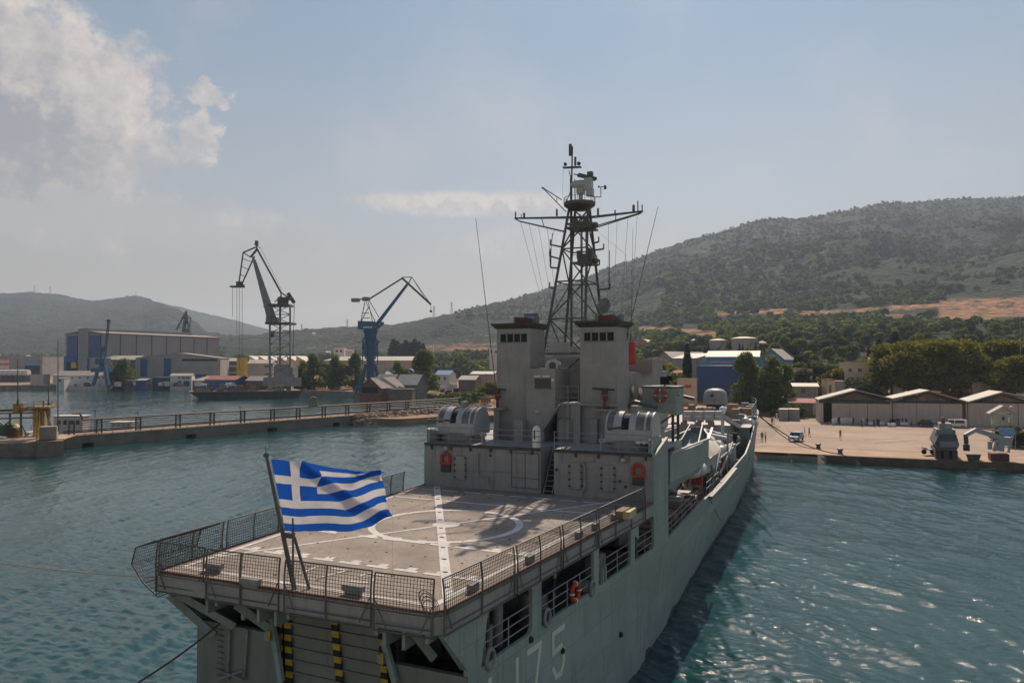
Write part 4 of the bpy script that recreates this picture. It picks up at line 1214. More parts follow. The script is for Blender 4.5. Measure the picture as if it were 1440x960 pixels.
# ---- twin 40 mm style enclosed gun mounts
def gun_mount(xc, yc, zb, bx):
    m = MB(); m.lathe([(1.35, 0), (1.35, .45), (1.2, .5)], (xc, yc, zb), 24); base = m.build("gun_mount", M_GREY, ship)
    Rr = 1.02; W2 = 1.32
    prof = [(-Rr, 0.35), (-Rr, .95)] + [(-Rr * math.cos(t), .95 + Rr * math.sin(t)) for t in np.linspace(.15, math.pi - .15, 13)] + [(Rr, .95), (Rr, .35)]
    def seg(xa, xb, sc=1.0):
        b = MB(); pts = [(xc + xa, yc + y * sc, zb + .45 + (z - .95) * sc + .95 - .35) for y, z in prof]; b.prism(pts, (xb - xa, 0, 0)); return b
    s = MB()
    for xa, xb, sc in ((-W2, -W2 + .1, 1.0), (-.86, -.42, 1.0), (.02, .40, 1.0), (.86, .98, 1.0), (W2 - .1, W2, 1.0)):
        t = seg(xa, xb, sc); s.add(t.v, t.f)
    s.box2((xc - W2 + .02, yc - Rr * .99, zb + .46), (xc + W2 - .02, yc + Rr * .985, zb + 1.12))
    s.prism([(xc - W2 + .03, yc - Rr - .03, zb + .43), (xc - W2 + .03, yc - Rr - .03, zb + 1.1), (xc - W2 + .03, yc - .6, zb + .25)], (2 * W2 - .06, 0, 0))
    s.build("gun_shield", M_SUPL, base, smooth=True)
    g = MB()
    for xa, xb in ((-W2 + .1, -.86), (.40, .86), (.98, W2 - .1)):
        t = seg(xa, xb, .97); g.piece().add(t.v, t.f)
    g.build("shield_window", paint("smoky_window", (0.13, 0.125, 0.11), 0.12, 0.1, 1.0, spec=0.7), base, smooth=True)
    k = MB(); t = seg(-.42, .02, .88); k.add(t.v, t.f); k.build("gun_slot", M_BLACK, base)
    b = MB(); p = np.array([xc - .2, yc - .8, zb + 1.28]); q = p + np.array(bx)
    b.cyl(p, q, .055, .045, n=10); b.cyl(q - (q - p) * .1, q, .075, n=10); b.build("gun_barrel", M_DARK, base, smooth=True)
    h = MB(); h.box2((xc - .05, yc - .3, zb + 2.05), (xc + .3, yc + .2, zb + 2.4)); h.build("sight_box", M_GREY, base)
    # ready-use lockers' white shell tips
    return base
gun_mount(-22.0, 41.0, Z1 + .12, (-1.35, -.9, .02)); gun_mount(-11.25, 41.0, Z1 + .12, (-.75, -.7, -.12))

# ---- wing details: bulwark lips, ready-use shells
def shells():
    m = MB()
    for k in range(3):
        for px, py in ((602 + 6 * k, 604), (898 + 8 * k, 622)):
            c = PY(px, py, 39.5); m.piece().sphere(c, .13, 10, 8, (1.3, 1, .8))
    m.build("ready_use_shell", M_WHITE, ship, smooth=True)
    s = MB()
    s.box2((-23.4, YB + .1, Z1 + .12), (-23.25, 41.6, Z1 + .9)); s.piece().box2((-9.9, YB + .1, Z1 + .12), (-9.78, 41.6, Z1 + .85))
    s.build("wing_bulwark", M_HULL, ship)
    l = MB()
    for px, py in ((678, 613), (845, 622)):
        c = PY(px, py, 39.2); l.piece().cyl((c[0], c[1], Z1 + .1), c, .05, n=6); l.sphere(c + np.array([0, 0, .1]), .14, 10, 8); l.sphere(c + np.array([.18, 0, .1]), .12, 10, 8)
    l.build("floodlight", M_SUPL, ship, smooth=True)
shells()
def canister():
    c = PY(754.5, 629, 39.25); m = MB()
    m.lathe([(.24, 0), (.24, .95), (.2, 1.1), (.1, 1.2), (0.01, 1.23)], (c[0], c[1], Z1 + .12), 16)
    o = m.build("white_canister", M_WHITE, None, smooth=True, org=(c[0], c[1], Z1 + .12)); tag(o, "white domed upright canister at the edge of the deck over the flight deck ladder", "canister")
    b = MB(); b.torus((c[0], c[1], Z1 + .75), .245, .02, n=18, k=5); b.torus((c[0], c[1], Z1 + .45), .245, .02, n=18, k=5); b.box((c[0] - .02, c[1] - .25, Z1 + .85), (.06, .03, .5)); b.build("strap", M_DARK, o)
canister()

# ---- lifebuoys and rings
def horseshoe(c, label, n=(0, -1, 0)):
    m = MB(); c = np.array(c)
    m.tube([c + np.array([.27 * math.cos(t), -.12, .12 + .27 * math.sin(t)]) for t in np.linspace(-.1, math.pi + .1, 12)], .10, 8)
    for s in (-1, 1): m.cyl(c + np.array([.27 * s, -.12, .12]), c + np.array([.27 * s, -.12, -.22]), .09, n=8)
    o = m.build("horseshoe_buoy", M_ORANGE, None, smooth=True, org=tuple(c)); tag(o, label, "life buoy", "life buoys on the ship")
    b = MB(); b.box(c + np.array([0, -.08, -.46]), (.62, .12, .5)); b.build("buoy_bag", M_DARK, o)
    s = MB(); s.box(c + np.array([0, -.2, -.2]), (.66, .05, .13)); s.build("buoy_band", M_ORANGE, o)
horseshoe(BX(628, 646), "orange horseshoe buoy on the deckhouse bulkhead beside the port gun, over a dark bag")
horseshoe(BX(898, 663), "orange horseshoe buoy on the bulkhead near the ship's side, under the starboard gun")
def ring(c, axis, r, label):
    m = MB(); m.torus(c, r, r * .28, axis, 20, 8); o = m.build("life_ring", M_ORANGE, None, smooth=True, org=tuple(c)); tag(o, label, "life buoy", "life buoys on the ship")
    b = MB(); ax = Vector(axis).normalized(); x = ax.orthogonal().normalized(); y = ax.cross(x)
    for k in range(4):
        a = math.pi / 4 + k * math.pi / 2; b.torus(Vector(c) + (x * math.cos(a) + y * math.sin(a)) * r, r * .29, .03, (x * -math.sin(a) + y * math.cos(a)), 10, 4)
    b.build("white_band", M_WHITE, o, smooth=True)
p = SV(808, 832); ring(p + np.array([.03, 0, 0]), (1, -.07, 0), .34, "orange life ring hanging on the rail of the opening under the flight deck")

# ---- bridge wing cabin on the starboard side, and upper wing
def bridge():
    y0 = 46.0
    a, b = PY(903, 545, y0), PY(951, 585, y0)
    x0, x1, z0, z1 = a[0], b[0], b[2] + .05, a[2]
    m = MB(); m.prism([(x0, y0, z0 + .3), (x1, y0, z0), (x1, y0, z1), (x0, y0, z1)], (0, 2.2, 0)); o = m.build("bridge_wing", M_HULL, ship)
    c = MB(); c.box2((x0 - .05, y0 - .05, z1), (x1 + .1, y0 + 2.3, z1 + .1)); c.build("wing_rail_cap", M_DARK, o)
    h = MB(); p = PY(935, 537, y0 + 1); h.cyl((p[0], p[1], z1), p, .06, n=6); h.box(p + np.array([0, 0, .1]), (.5, .4, .5)); h.box(p + np.array([.3, 0, .25]), (.3, .25, .3)); h.build("signal_lamp", M_BLACK, o)
    s = MB()
    for x, y in ((x0 + .4, y0 + .3), (x1 - .3, y0 + .4), (x1 - .3, y0 + 1.9)): s.piece().cyl((x, y, Z1), (x, y, z0 + .1), .09, n=8)
    s.piece().beam((x0, y0 + .3, Z1 + .4), (x1 - .3, y0 + .4, z0), .1, .1); s.build("wing_support", M_DARK, o)
    w = MB(); w.box2((x1 + .002, y0 + .3, z1 - .5), (x1 + .03, y0 + 1.0, z1 - .2)); w.build("wing_window", M_GLASS, o)
    u0, u1 = PY(886, 505, 49), PY(917, 523, 49)
    k = MB(); k.box2((-15.0, 49, u1[2]), (u1[0], 52, u0[2])); k.box2((-20.5, 46.2, Z1 + .1), (-12.9, 57, u1[2]))
    k.box2((-20.5, 47, u1[2]), (-15.0, 56, u1[2] + .9))
    br = k.build("bridge_block", M_SUP, ship)
    d = MB(); d.box2((-12.88, 46.5, 11.9), (-12.86, 47.2, 13.6)); d.piece().box2((-12.88, 48.2, 12.4), (-12.86, 50, 13.4)); d.build("bridge_window", M_GLASS, br)
    r_ = MB(); rail(r_, [(x0 - 1.4, y0 - .3, Z1 + 1.3), (x0 + .2, y0 + .2, Z1 + 1.5)], .9, 3, .6); r_.build("bridge_rail", M_RAIL, br)
    rd = MB(); p = PY(888, 497, 48); rd.lathe([(.24, -.75), (.28, -.6), (.28, .6), (.2, .75)], p, 14); rd.build("signal_cover", M_RED, br, smooth=True)
    bx = MB(); bx.box2((-19, 48, u1[2] + .9), (-17.6, 49.5, u1[2] + 2)); bx.cyl((-17, 47.5, u1[2] + .9), (-17, 47.5, u1[2] + 1.7), .4, n=12); bx.build("equipment_box", M_SUPL, br)
    p = PY(929, 556, y0); ring(p + np.array([0, -.12, 0]), (0, 1, 0), .33, "red life ring on the grey bridge wing above the starboard side")
bridge()
# ---- lattice mast
def mast():
    YA, YF = 46.0, 49.6
    def leg(pb, pt, yb, yt):
        b, t = PY(pb[0], pb[1], yb), PY(pt[0], pt[1], yt); d = (b - t) / (b[2] - t[2]); foot = t + d * (12.0 - t[2]); return foot, t
    L = {"a": leg((767, 480), (795.5, 320), YA, 46.9), "c": leg((796, 463), (807, 320), YF, 48.4),
         "f": leg((823, 457), (826, 320), YA, 46.9), "g": leg((846, 450), (832, 320), YF, 48.4)}
    ZT = 25.6
    root = None
    def at(k, z):
        f, t = L[k]; s = (z - f[2]) / (t[2] - f[2]); return f + (t - f) * s
    m = MB()
    m.beam(at("a", 12), at("a", 12.3), .3, .3)
    for k in "acfg": m.cyl(at(k, 12.0), at(k, ZT), .105, .09, n=8)
    root = m.build("mast", M_MAST, ship, smooth=True)
    b = MB()
    lv = [12.6, 15.6, 17.9, 20.4, 22.6, 24.3, 25.5]
    faces = [("a", "f"), ("f", "g"), ("g", "c"), ("c", "a")]
    for i, z in enumerate(lv):
        for p, q in faces: b.cyl(at(p, z), at(q, z), .05, n=6)
    for i, (z0, z1) in enumerate(zip(lv[:-1], lv[1:])):
        for j, (p, q) in enumerate(faces):
            if (i + j) % 2: p, q = q, p
            b.cyl(at(p, z0), at(q, z1), .052, n=6)
    b.build("mast_brace", M_MAST, root)
    p = MB(); ca = (at("a", 20) + at("f", 20) + at("g", 20) + at("c", 20)) / 4
    p.cyl((ca[0] - .35, 47.6, 12), (ca[0] - .35, 47.6, 27.5), .09, n=8); p.cyl((ca[0] + .2, 48.2, 12), (ca[0] + .2, 48.2, 25), .06, n=6)
    for s in (-.18, .18): p.cyl((ca[0] + .75 + s, 47.2, 12), (ca[0] + .55 + s, 47.4, 25), .022, n=5)
    for k in range(30): p.cyl((ca[0] + .57 - .2 * k / 30, 47.2, 12.4 + k * .42), (ca[0] + .93 - .2 * k / 30, 47.2, 12.4 + k * .42), .014, n=4)
    p.build("mast_ladder", M_MAST, root)
    # working platforms
    for px, py, w, h in ((818, 322, 1.7, .34), (824, 371, 1.25, .5)):
        c = PY(px, py, 47.3); q = MB(); q.box(c, (w, 1.9, .1)); q.box(c + np.array([.1, 0, h * .7]), (w * .8, 1.2, h)); q.box(c + np.array([-.35, -.3, h * 1.2]), (.3, .3, .5)); q.box(c + np.array([.45, -.4, h * 1.3]), (.35, .3, .5))
        q.sphere(c + np.array([w * .6, -.2, .15]), .22, 8, 6)
        q.tube([c + np.array([-w / 2, -.9, .5]), c + np.array([w / 2, -.9, .5])], .02, 4); q.build("mast_platform", M_MAST, root)
    # side brackets and small aerials
    s = MB()
    for k, px, py, qx, qy in (("a", 774, 344, 789, 347), ("a", 773, 360, 787, 364), ("a", 774, 376, 784, 377), ("a", 773, 404, 781, 406), ("g", 842, 340, 834, 342), ("g", 849, 350, 834, 352), ("g", 843, 372, 836, 374), ("g", 858, 406, 842, 407)):
        y = 46.4 if k == "a" else 48.8
        a, c = PY(px, py, y), PY(qx, qy, y); s.piece().beam(c, a, .07, .11); s.cyl(a, a + np.array([0, 0, .35]), .05, n=6)
    a = PY(774, 350, 46.4); s.cyl(a, a + np.array([0, 0, -.9]), .07, n=8); a = PY(774, 330, 46.4); s.cyl(PY(774, 362, 46.4), PY(777, 328, 46.4), .025, n=5)
    a = PY(857, 406, 48.8); s.cyl(a, PY(857, 352, 48.8), .03, n=5)
    s.build("aerial_bracket", M_MAST, root)
    dd = MB(); c = PY(852, 431, 48.8); dd.lathe([(.02, .0), (.3, .05), (.5, .16), (.56, .24), (.5, .22), (.28, .10), (.02, .05)], c, 20, (-.35, -.9, .1)); dd.beam(PY(843, 430, 48.8), c, .08, .08); dd.build("dish_aerial", M_GREY, root, smooth=True)
    # yard
    y = 47.3
    w = MB(); A, B, C, D = PY(724, 307, y), PY(793, 306, y), PY(836, 305, y), PY(904, 297, y)
    A2, D2 = PY(730, 311, y), PY(900, 300, y); E1, E2 = PY(795, 326, y), PY(838, 319, y)
    for off in (-.22, .22):
        o = np.array([0, off, 0]); w.cyl(A + o * .4, B + o, .042, n=6); w.cyl(B + o, C + o, .045, n=6); w.cyl(C + o, D + o * .4, .042, n=6)
        w.cyl(A2 + o * .4, E1 + o, .04, n=6); w.cyl(D2 + o * .4, E2 + o, .04, n=6)
    for t in np.linspace(.08, .92, 7):
        for P_, Q_ in ((A, B), (C, D)):
            c = P_ + (Q_ - P_) * t; w.cyl(c + np.array([0, -.2, 0]), c + np.array([0, .2, 0]), .025, n=4)
    for P_, Q_, R_, S_ in ((A, B, A2, E1), (D, C, D2, E2)):
        w.cyl(P_ + (Q_ - P_) * .55, R_ + (S_ - R_) * .55, .03, n=5)
    w.cyl(A, A2, .05, n=6); w.cyl(D, D2, .05, n=6)
    yd = w.build("yard", M_MAST, root)
    u = MB()
    for px, py, h, r in ((725, 306, .38, .05), (737, 306, .3, .08), (783, 304, .45, .07), (733, 306, .2, .03), (841, 303, .45, .07), (891, 298, .42, .09), (897, 297, .62, .04), (903, 297, .4, .04), (865, 300, .2, .05)):
        c = PY(px, py, y); u.piece().cyl(c, c + np.array([0, 0, h]), r, n=8); u.cyl(c + np.array([0, 0, h]), c + np.array([0, 0, h * 1.15]), r * .5, n=6)
    u.build("yard_lamp", M_MAST, yd)
    # top platform with bowl, radar and pole
    c = PY(815, 289, y); t = MB(); t.lathe([(.42, -.34), (.72, -.27), (1.05, -.02), (1.08, .18), (1.0, .2)], c, 22)
    tp = t.build("top_platform", M_MAST, root, smooth=True)
    g = MB(); n = 14
    for k in range(n):
        a0, a1 = 2 * math.pi * k / n, 2 * math.pi * (k + 1) / n
        p0 = c + np.array([1.05 * math.cos(a0), 1.05 * math.sin(a0), 0]); p1 = c + np.array([1.05 * math.cos(a1), 1.05 * math.sin(a1), 0])
        g.cyl(p0 + np.array([0, 0, .2]), p0 + np.array([0, 0, .5]), .018, n=4); g.cyl(p0 + np.array([0, 0, .5]), p1 + np.array([0, 0, .5]), .018, n=4)
    g.build("platform_rail", M_MAST, tp)
    q = MB()
    q.cyl(PY(803, 287, y), PY(805, 206, y), .07, .05, n=8); q.cyl(PY(809, 287, y), PY(808, 252, y), .04, n=6)
    q.beam(PY(792, 236, y), PY(817, 235, y), .3, .08); q.cyl(PY(800, 240, y), PY(803, 252, y), .03, n=5); q.cyl(PY(796, 284, y), PY(803, 268, y), .03, n=5)
    for px, py, r in ((795, 231, .13), (814, 230, .14)): q.sphere(PY(px, py, y), r, 8, 6)
    q.cyl(PY(809, 233, y), PY(809, 221, y), .08, n=8)
    q.cyl(PY(802, 219, y), PY(802, 203, y), .115, n=8)
    q.cyl(PY(792, 238, y), PY(791, 279, y), .008, n=4)
    q.build("top_pole", M_MAST, tp)
    r1 = MB(); o_ = PY(815, 259, y); 
    vs = []; fs = []
    for j in range(5):
        for i in range(9):
            a = (i / 8 - .5); b_ = (j / 4 - .5)
            vs.append((o_[0] + a * 1.25, o_[1] - .25 + .5 * (a * a + b_ * b_) , o_[2] + b_ * .5 * (1 - .6 * a * a * 4 * .5)))
    for j in range(4):
        for i in range(8): fs.append((j * 9 + i, j * 9 + i + 1, j * 9 + i + 10, j * 9 + i + 9))
    n0 = len(vs); vs += [(x, y_ + .09, z) for x, y_, z in vs]; fs += [tuple(n0 + k for k in f[::-1]) for f in fs]
    r1.add(vs, fs); r1.box(o_ + np.array([.6, .1, -.05]), (.5, .5, .8)); r1.box(o_ + np.array([0, .25, -.35]), (.5, .4, .5)); r1.cyl(o_ + np.array([0, .25, -1.2]), o_ + np.array([0, .25, -.4]), .14, n=10)
    r1.box(o_ + np.array([.7, .1, -.6]), (.45, .4, .5)); r1.build("radar_dish", M_SUPL, tp, smooth=True)
    r2 = MB(); r2.beam(PY(813, 246, y - .3), PY(838, 252, y + .6), .3, .2); r2.beam(PY(807, 245, y), PY(818, 247, y), .1, .06); r2.box(PY(830, 246, y + .2), (.34, .34, .4)); r2.cyl(PY(829, 250, y + .2), PY(828, 262, y + .2), .08, n=8); r2.build("navigation_radar", M_MAST, tp)
    an = MB(); an.tube([PY(832, 277, y), PY(845, 277, y), PY(845, 263, y)], .028, 5); an.tube([PY(841, 263, y), PY(852, 263, y)], .025, 5); an.cyl(PY(851, 266, y), PY(851, 261, y), .09, n=8); an.cyl(PY(842, 264, y), PY(842, 261, y), .05, n=6); an.build("wind_vane", M_MAST, tp)
    sp = MB(); sp.cyl(PY(763, 264, y), PY(790, 281, y), .035, n=6); sp.cyl(PY(764, 265, y), PY(796, 298, y), .035, n=6); sp.cyl(PY(783, 276, y), PY(783, 284, y), .025, n=5); sp.cyl(PY(762, 264, y), PY(765, 265, y), .06, n=6); sp.build("gaff", M_MAST, root)
    # halyards and aerial wires
    h = MB(); yw = 47.3
    for (x0, y0, x1, y1) in ((732, 312, 757, 405), (744, 314, 768, 430), (757, 316, 778, 440), (769, 318, 783, 430), (780, 322, 772, 350), (856, 311, 854, 455), (868, 309, 862, 450), (883, 307, 872, 460), (896, 304, 888, 440), (840, 325, 880, 358), (757, 405, 762, 450), (880, 358, 884, 440)):
        h.piece().cyl(PY(x0, y0, yw), PY(x1, y1, yw - .8), .011, n=3)
    h.build("halyard", M_MAST, root)
mast()
def whips():
    for (x0, y0, x1, y1, yy, r) in ((699, 560, 669, 307, 44.5, .035), (880, 480, 925.5, 290, 45.0, .035), (887, 480, 890, 321, 47, .022), (856, 407, 857, 352, 48.8, .02)):
        a, b = PY(x0, y0, yy), PY(x1, y1, yy); m = MB(); m.cyl(a, b, r, r * .45, n=6); m.cyl(a, a + (b - a) * .06, r * 2.2, n=8); m.build("whip_aerial", M_MAST, ship, smooth=True)
whips()
def blue_aerial():
    m = MB(); c = PY(747, 443, 45.2); m.box(c, (.95, .25, .22)); m.cyl((c[0] + .2, c[1], 17.4), c + np.array([.2, 0, 0]), .035, n=6); m.build("roof_aerial", paint("blue_grey_fitting", (.08, .17, .28), .5, .1, 2), ship)
blue_aerial()

# ---- forward deck, raised forecastle and its clutter
def fore():
    m = MB()
    def deckpoly(ya, yb, z, n=14):
        ys = np.linspace(ya, yb, n); st = [(CX + float(hull_top(y)) - .15, y) for y in ys]; pt = [(CX - float(hull_top(y)) + .15, y) for y in ys[::-1]]
        m.prism([(x, y, z - .12) for x, y in st + pt], (0, 0, .12))
    deckpoly(41.65, 86, 4.62, 20)
    o = m.build("main_deck", M_TAN, ship)
    m = MB(); deckpoly(86, 121.2, 7.9, 24); m.prism([(CX - 6.1, 85.8, 4.6), (CX + 6.1, 85.8, 4.6), (CX + 6.1, 85.8, 7.9), (CX - 6.1, 85.8, 7.9)], (0, .2, 0))
    fo = m.build("forecastle", M_GREY, ship)
    # break of the raised deck: shaded wall with doors and lockers on top
    k = MB(); a, b = PY(938, 612, 82), PY(1020, 591, 82)
    k.box2((-21.5, 82, 4.6), (b[0] + .4, 85.8, 8.35)); kb = k.build("deck_break_house", M_SUP, fo)
    for px0, px1 in ((959, 972.5), (973.5, 988), (989.5, 1003.5), (1005, 1013.5)):
        p, q = PY(px0, 578, 81.9), PY(px1, 590, 81.9); l = MB(); l.box2((p[0], 82.0, q[2] - .1), (q[0], 83.0, p[2])); lo = l.build("deck_locker", M_SUPL, fo)
        t = MB(); cx_ = (p[0] + q[0]) / 2; t.box2((cx_ - .3, 81.97, p[2] - .6), (cx_ + .3, 81.996, p[2] - .5)); t.build("locker_plate", M_WHITE, lo)
    w = MB()
    for px in (948, 962, 982, 1000):
        p = PY(px, 602, 81.95); w.piece().box2((p[0] - .35, 81.9, p[2] - 1.2), (p[0] + .35, 81.995, p[2] + .7))
    w.build("door", M_GREY, kb)
    # side rails and stanchions along the cut-down side
    r_ = MB()
    pts = [(CX + float(hull_top(y)) - .1, y, float(sheer(y))) for y in (41.8, 45, 48, 51.5)]
    rail(r_, pts, 1.0, 3, 1.2); r_.build("side_rail", M_RAIL, o)
    r2 = MB(); rs0 = random.Random(12)
    for i in range(90):
        yy = rs0.uniform(53, 80); xx = rs0.uniform(-13.4, -10.75); g = MB(); h = rs0.uniform(.5, 2.2); z0 = 4.62 + rs0.choice([0, 0, .4, .9])
        if rs0.random() < .55: g.cyl((xx, yy, z0), (xx + rs0.uniform(-.5, .5), yy + rs0.uniform(-1, 1), z0 + h), rs0.uniform(.035, .09), n=6)
        elif rs0.random() < .5: g.cyl((xx, yy, z0 + .3), (xx + rs0.uniform(-1.2, .3), yy + rs0.uniform(-.8, 1.6), z0 + .3 + rs0.uniform(-.2, .4)), rs0.uniform(.05, .16), n=8)
        else: g.torus((xx, yy, z0 + .35), .3, .08, (rs0.uniform(-1, 1), 1, rs0.uniform(-.3, .3)), 12, 6)
        g.build("deck_gear", rs0.choice([M_TAN, M_SUPL, M_DARK, M_RUSTY, M_WHITE, M_GREY, M_ROPE]), o)
    pts = [(CX + float(hull_top(y)) - .25, y, float(sheer(y)) - .05) for y in (56, 62)]; rail(r2, pts, .9, 2, 1.5); r2.build("side_rail", M_RAIL, o)
    r3 = MB(); pts = [(CX + float(hull_top(y)) - .3, y, 7.9) for y in (90, 97, 104, 110, 115, 118)]; rail(r3, pts, 1.9, 4, 1.6); r3.build("bow_rail", M_RAIL, fo)
    # outboard fender strip
    f = MB()
    for a, b in ((55.5, 62), (62, 70)):
        f.piece().beam((CX + float(hull_top(a)) + .1, a, float(sheer(a)) - .15), (CX + float(hull_top(b)) + .1, b, float(sheer(b)) - .15), .3, .25)
    f.build("rubbing_strake", M_GREY, o)
    # 76 mm dome gun
    g = MB(); yc = 100.0; b0, tp = PY(1006, 568, yc), PY(1006, 546, yc); hw_ = (PY(1023, 556, yc) - PY(989, 556, yc))[0] / 2
    h_ = tp[2] - b0[2]
    g.lathe([(hw_, 0), (hw_ * 1.0, h_ * .35), (hw_ * .96, h_ * .6), (hw_ * .84, h_ * .82), (hw_ * .6, h_ * .95), (hw_ * .25, h_), (.01, h_ * 1.0)], (b0[0], yc, b0[2]), 26)
    go = g.build("gun_turret", M_SUP, ship, smooth=True)
    p = MB(); p.lathe([(hw_ * .75, 7.8), (hw_ * .75, b0[2])], (b0[0], yc, 0), 20); p.box2((b0[0] - 3.5, yc - 3, 7.9), (b0[0] + 3.0, yc + 3, b0[2] - .5)); p.build("turret_base", M_DARK, go)
    h2 = MB(); c = PY(1001, 556, yc - hw_ - .06); h2.cyl(c, c + np.array([0, .3, 0]), .22, n=12); h2.build("turret_hatch", M_DARK, go)
    bb = MB(); bb.cyl((b0[0], yc + hw_ * .8, b0[2] + h_ * .55), (b0[0], yc + hw_ + 3.6, b0[2] + h_ * .7), .1, .07, n=10); bb.build("gun_barrel", M_GREY, go)
    # white satellite dome
    d = MB(); c = PY(1016, 577, 88); d.sphere(c, .42, 12, 8, (1, 1, 1.15)); d.cyl((c[0], c[1], 7.9), c, .2, n=8); d.build("satellite_dome", M_WHITE, ship, smooth=True)
    # stacks and boxes on the forecastle
    x = MB()
    for px0, py0, px1, py1, yy in ((980, 573, 986, 579, 86.5), (992, 573, 1000, 579, 86.5), (967, 569, 975, 578, 88), (1022, 568, 1036, 574, 93), (1042, 574, 1056, 580, 95), (1028, 575, 1038, 583, 90), (1048, 571, 1060, 574, 104)):
        a, b = PY(px0, py0, yy), PY(px1, py1, yy); x.piece().box2((a[0], yy, 7.9), (b[0], yy + 1.6, a[2]))
    x.build("winch_housing", M_TAN, fo)
    x = MB()
    for px, py, yy in ((1000, 573, 90), (1030, 570, 98), (1040, 582, 90), (1052, 577, 96), (1058, 585, 92), (1034, 590, 86), (1048, 566, 110), (1056, 568, 112)):
        c = PY(px, py, yy); x.piece().cyl((c[0], c[1], 7.9), c, .3, .25, n=10); x.cyl((c[0] - .5, c[1], c[2] - .2), (c[0] + .5, c[1], c[2] - .2), .22, n=10)
    x.build("mooring_winch", M_GREY, fo)
    rd = MB(); c = PY(963, 574, 84); rd.cyl((c[0], c[1], 8.3), c, .28, n=10); rd.build("fire_drum", M_RED, fo)
    # samson posts, ventilators, hatch coamings and gear on the main deck
    def box_px(mb, px0, py0, px1, py1, xx, dy=1.0, zb=4.62):
        a, b = PX(px0, py0, xx), PX(px1, py1, xx); mb.box2((xx - .6, min(a[1], b[1]), zb), (xx + .6, max(a[1], b[1]) + dy, max(a[2], zb + .2)))
    rs = random.Random(4)
    kinds = [("deck_hatch", M_TAN), ("gear_box", M_SUPL), ("ventilator", M_GREY), ("winch_drum", M_RUSTY), ("pallet_stack", paint("bare_wood", (.33, .22, .13), .85, .25, 2.))]
    for i in range(150):
        yy = rs.uniform(43.5, 81); xx = rs.uniform(-16, -10.9)
        if 45 < yy < 57.9 and xx < -12.4: continue
        nm, mt = kinds[rs.choice([0, 0, 1, 1, 2, 2, 3, 4, 4])]
        q = MB(); s = rs.uniform(.5, 1.0)
        if nm == "ventilator": q.cyl((xx, yy, 4.6), (xx, yy, 4.6 + s * 1.6), .18, n=8); q.sphere((xx, yy, 4.6 + s * 1.6), .3, 10, 6, (1, 1, .6))
        elif nm == "winch_drum": q.cyl((xx - .6, yy, 5.1), (xx + .6, yy, 5.1), .35 * s + .1, n=12); q.box((xx - .65, yy, 4.95), (.12, .9, .75)); q.box((xx + .65, yy, 4.95), (.12, .9, .75))
        elif nm == "pallet_stack":
            for j in range(4): q.box((xx, yy, 4.7 + j * .2), (1.3, 1.1, .13), rs.uniform(-.1, .1))
        elif nm == "deck_hatch": q.box((xx, yy, 4.6 + .25 * s), (1.7 * s, 2.0 * s, .5 * s)); q.box((xx, yy, 4.63 + .5 * s), (1.8 * s, 2.1 * s, .06))
        else: q.box((xx, yy, 4.6 + .5 * s), (1.2 * s, 1.0 * s, 1.0 * s)); q.box((xx, yy, 4.62 + 1.0 * s), (1.25 * s, 1.05 * s, .06))
        q.build(nm, mt, o)
    # davits and booms
    dv = MB()
    for yy in (45.2, 56.8):
        dv.piece().tube([(-13.2, yy, Z1 + .1), (-13.1, yy, 12.0), (-12.3, yy, 12.6), (-10.9, yy, 12.3)], .13, 8); dv.cyl((-10.9, yy, 12.3), (-10.9, yy, 9.6), .02, n=4)
    dv.build("boat_davit", M_MAST, ship)
    pl = MB()
    for px0, py0, px1, py1, xx in ((1016, 585, 1049, 607, -11.6), ):
        a, b = PX(px0, py0, xx), PX(px1, py1, xx); pl.beam(a, b, .34, .42); pl.cyl(a, a + np.array([0, 0, -1.8]), .16, n=8); pl.cyl(b, (b[0], b[1], 4.7), .22, n=8)
    pl.build("derrick_boom", M_SUPL, ship)
    st = MB()
    for px0, py0, px1, py1, xx in ((1029, 612, 1029, 640, -10.8), (1024, 600, 1022, 660, -10.6), (1052, 608, 1052, 636, -10.5), (1013, 633, 1000, 690, -10.2), (985, 618, 1006, 670, -10.6), (1000, 655, 1012, 690, -10.1), (1030, 622, 1012, 668, -10.4), (1008, 648, 1040, 622, -10.5)):
        a, b = PX(px0, py0, xx), PX(px1, py1, xx); st.piece().cyl(a, b, .10, n=6)
    st.build("deck_stay", M_GREY, ship)
    bw = MB()
    a, b = PX(1038, 617, -10.6), PX(1050, 640, -10.6); bw.box2((-11.2, a[1] - 4, 5.2), (-10.45, a[1] - 2.6, 7.2)); bw.build("boat_deck_locker", M_HULL, ship)
    rr = MB(); p = PX(980, 630, -11.4); rr.box2((p[0] - .35, p[1], 4.6), (p[0] + .35, p[1] + .7, p[2] + .6)); rr.build("fire_locker", M_RED, ship)
fore()

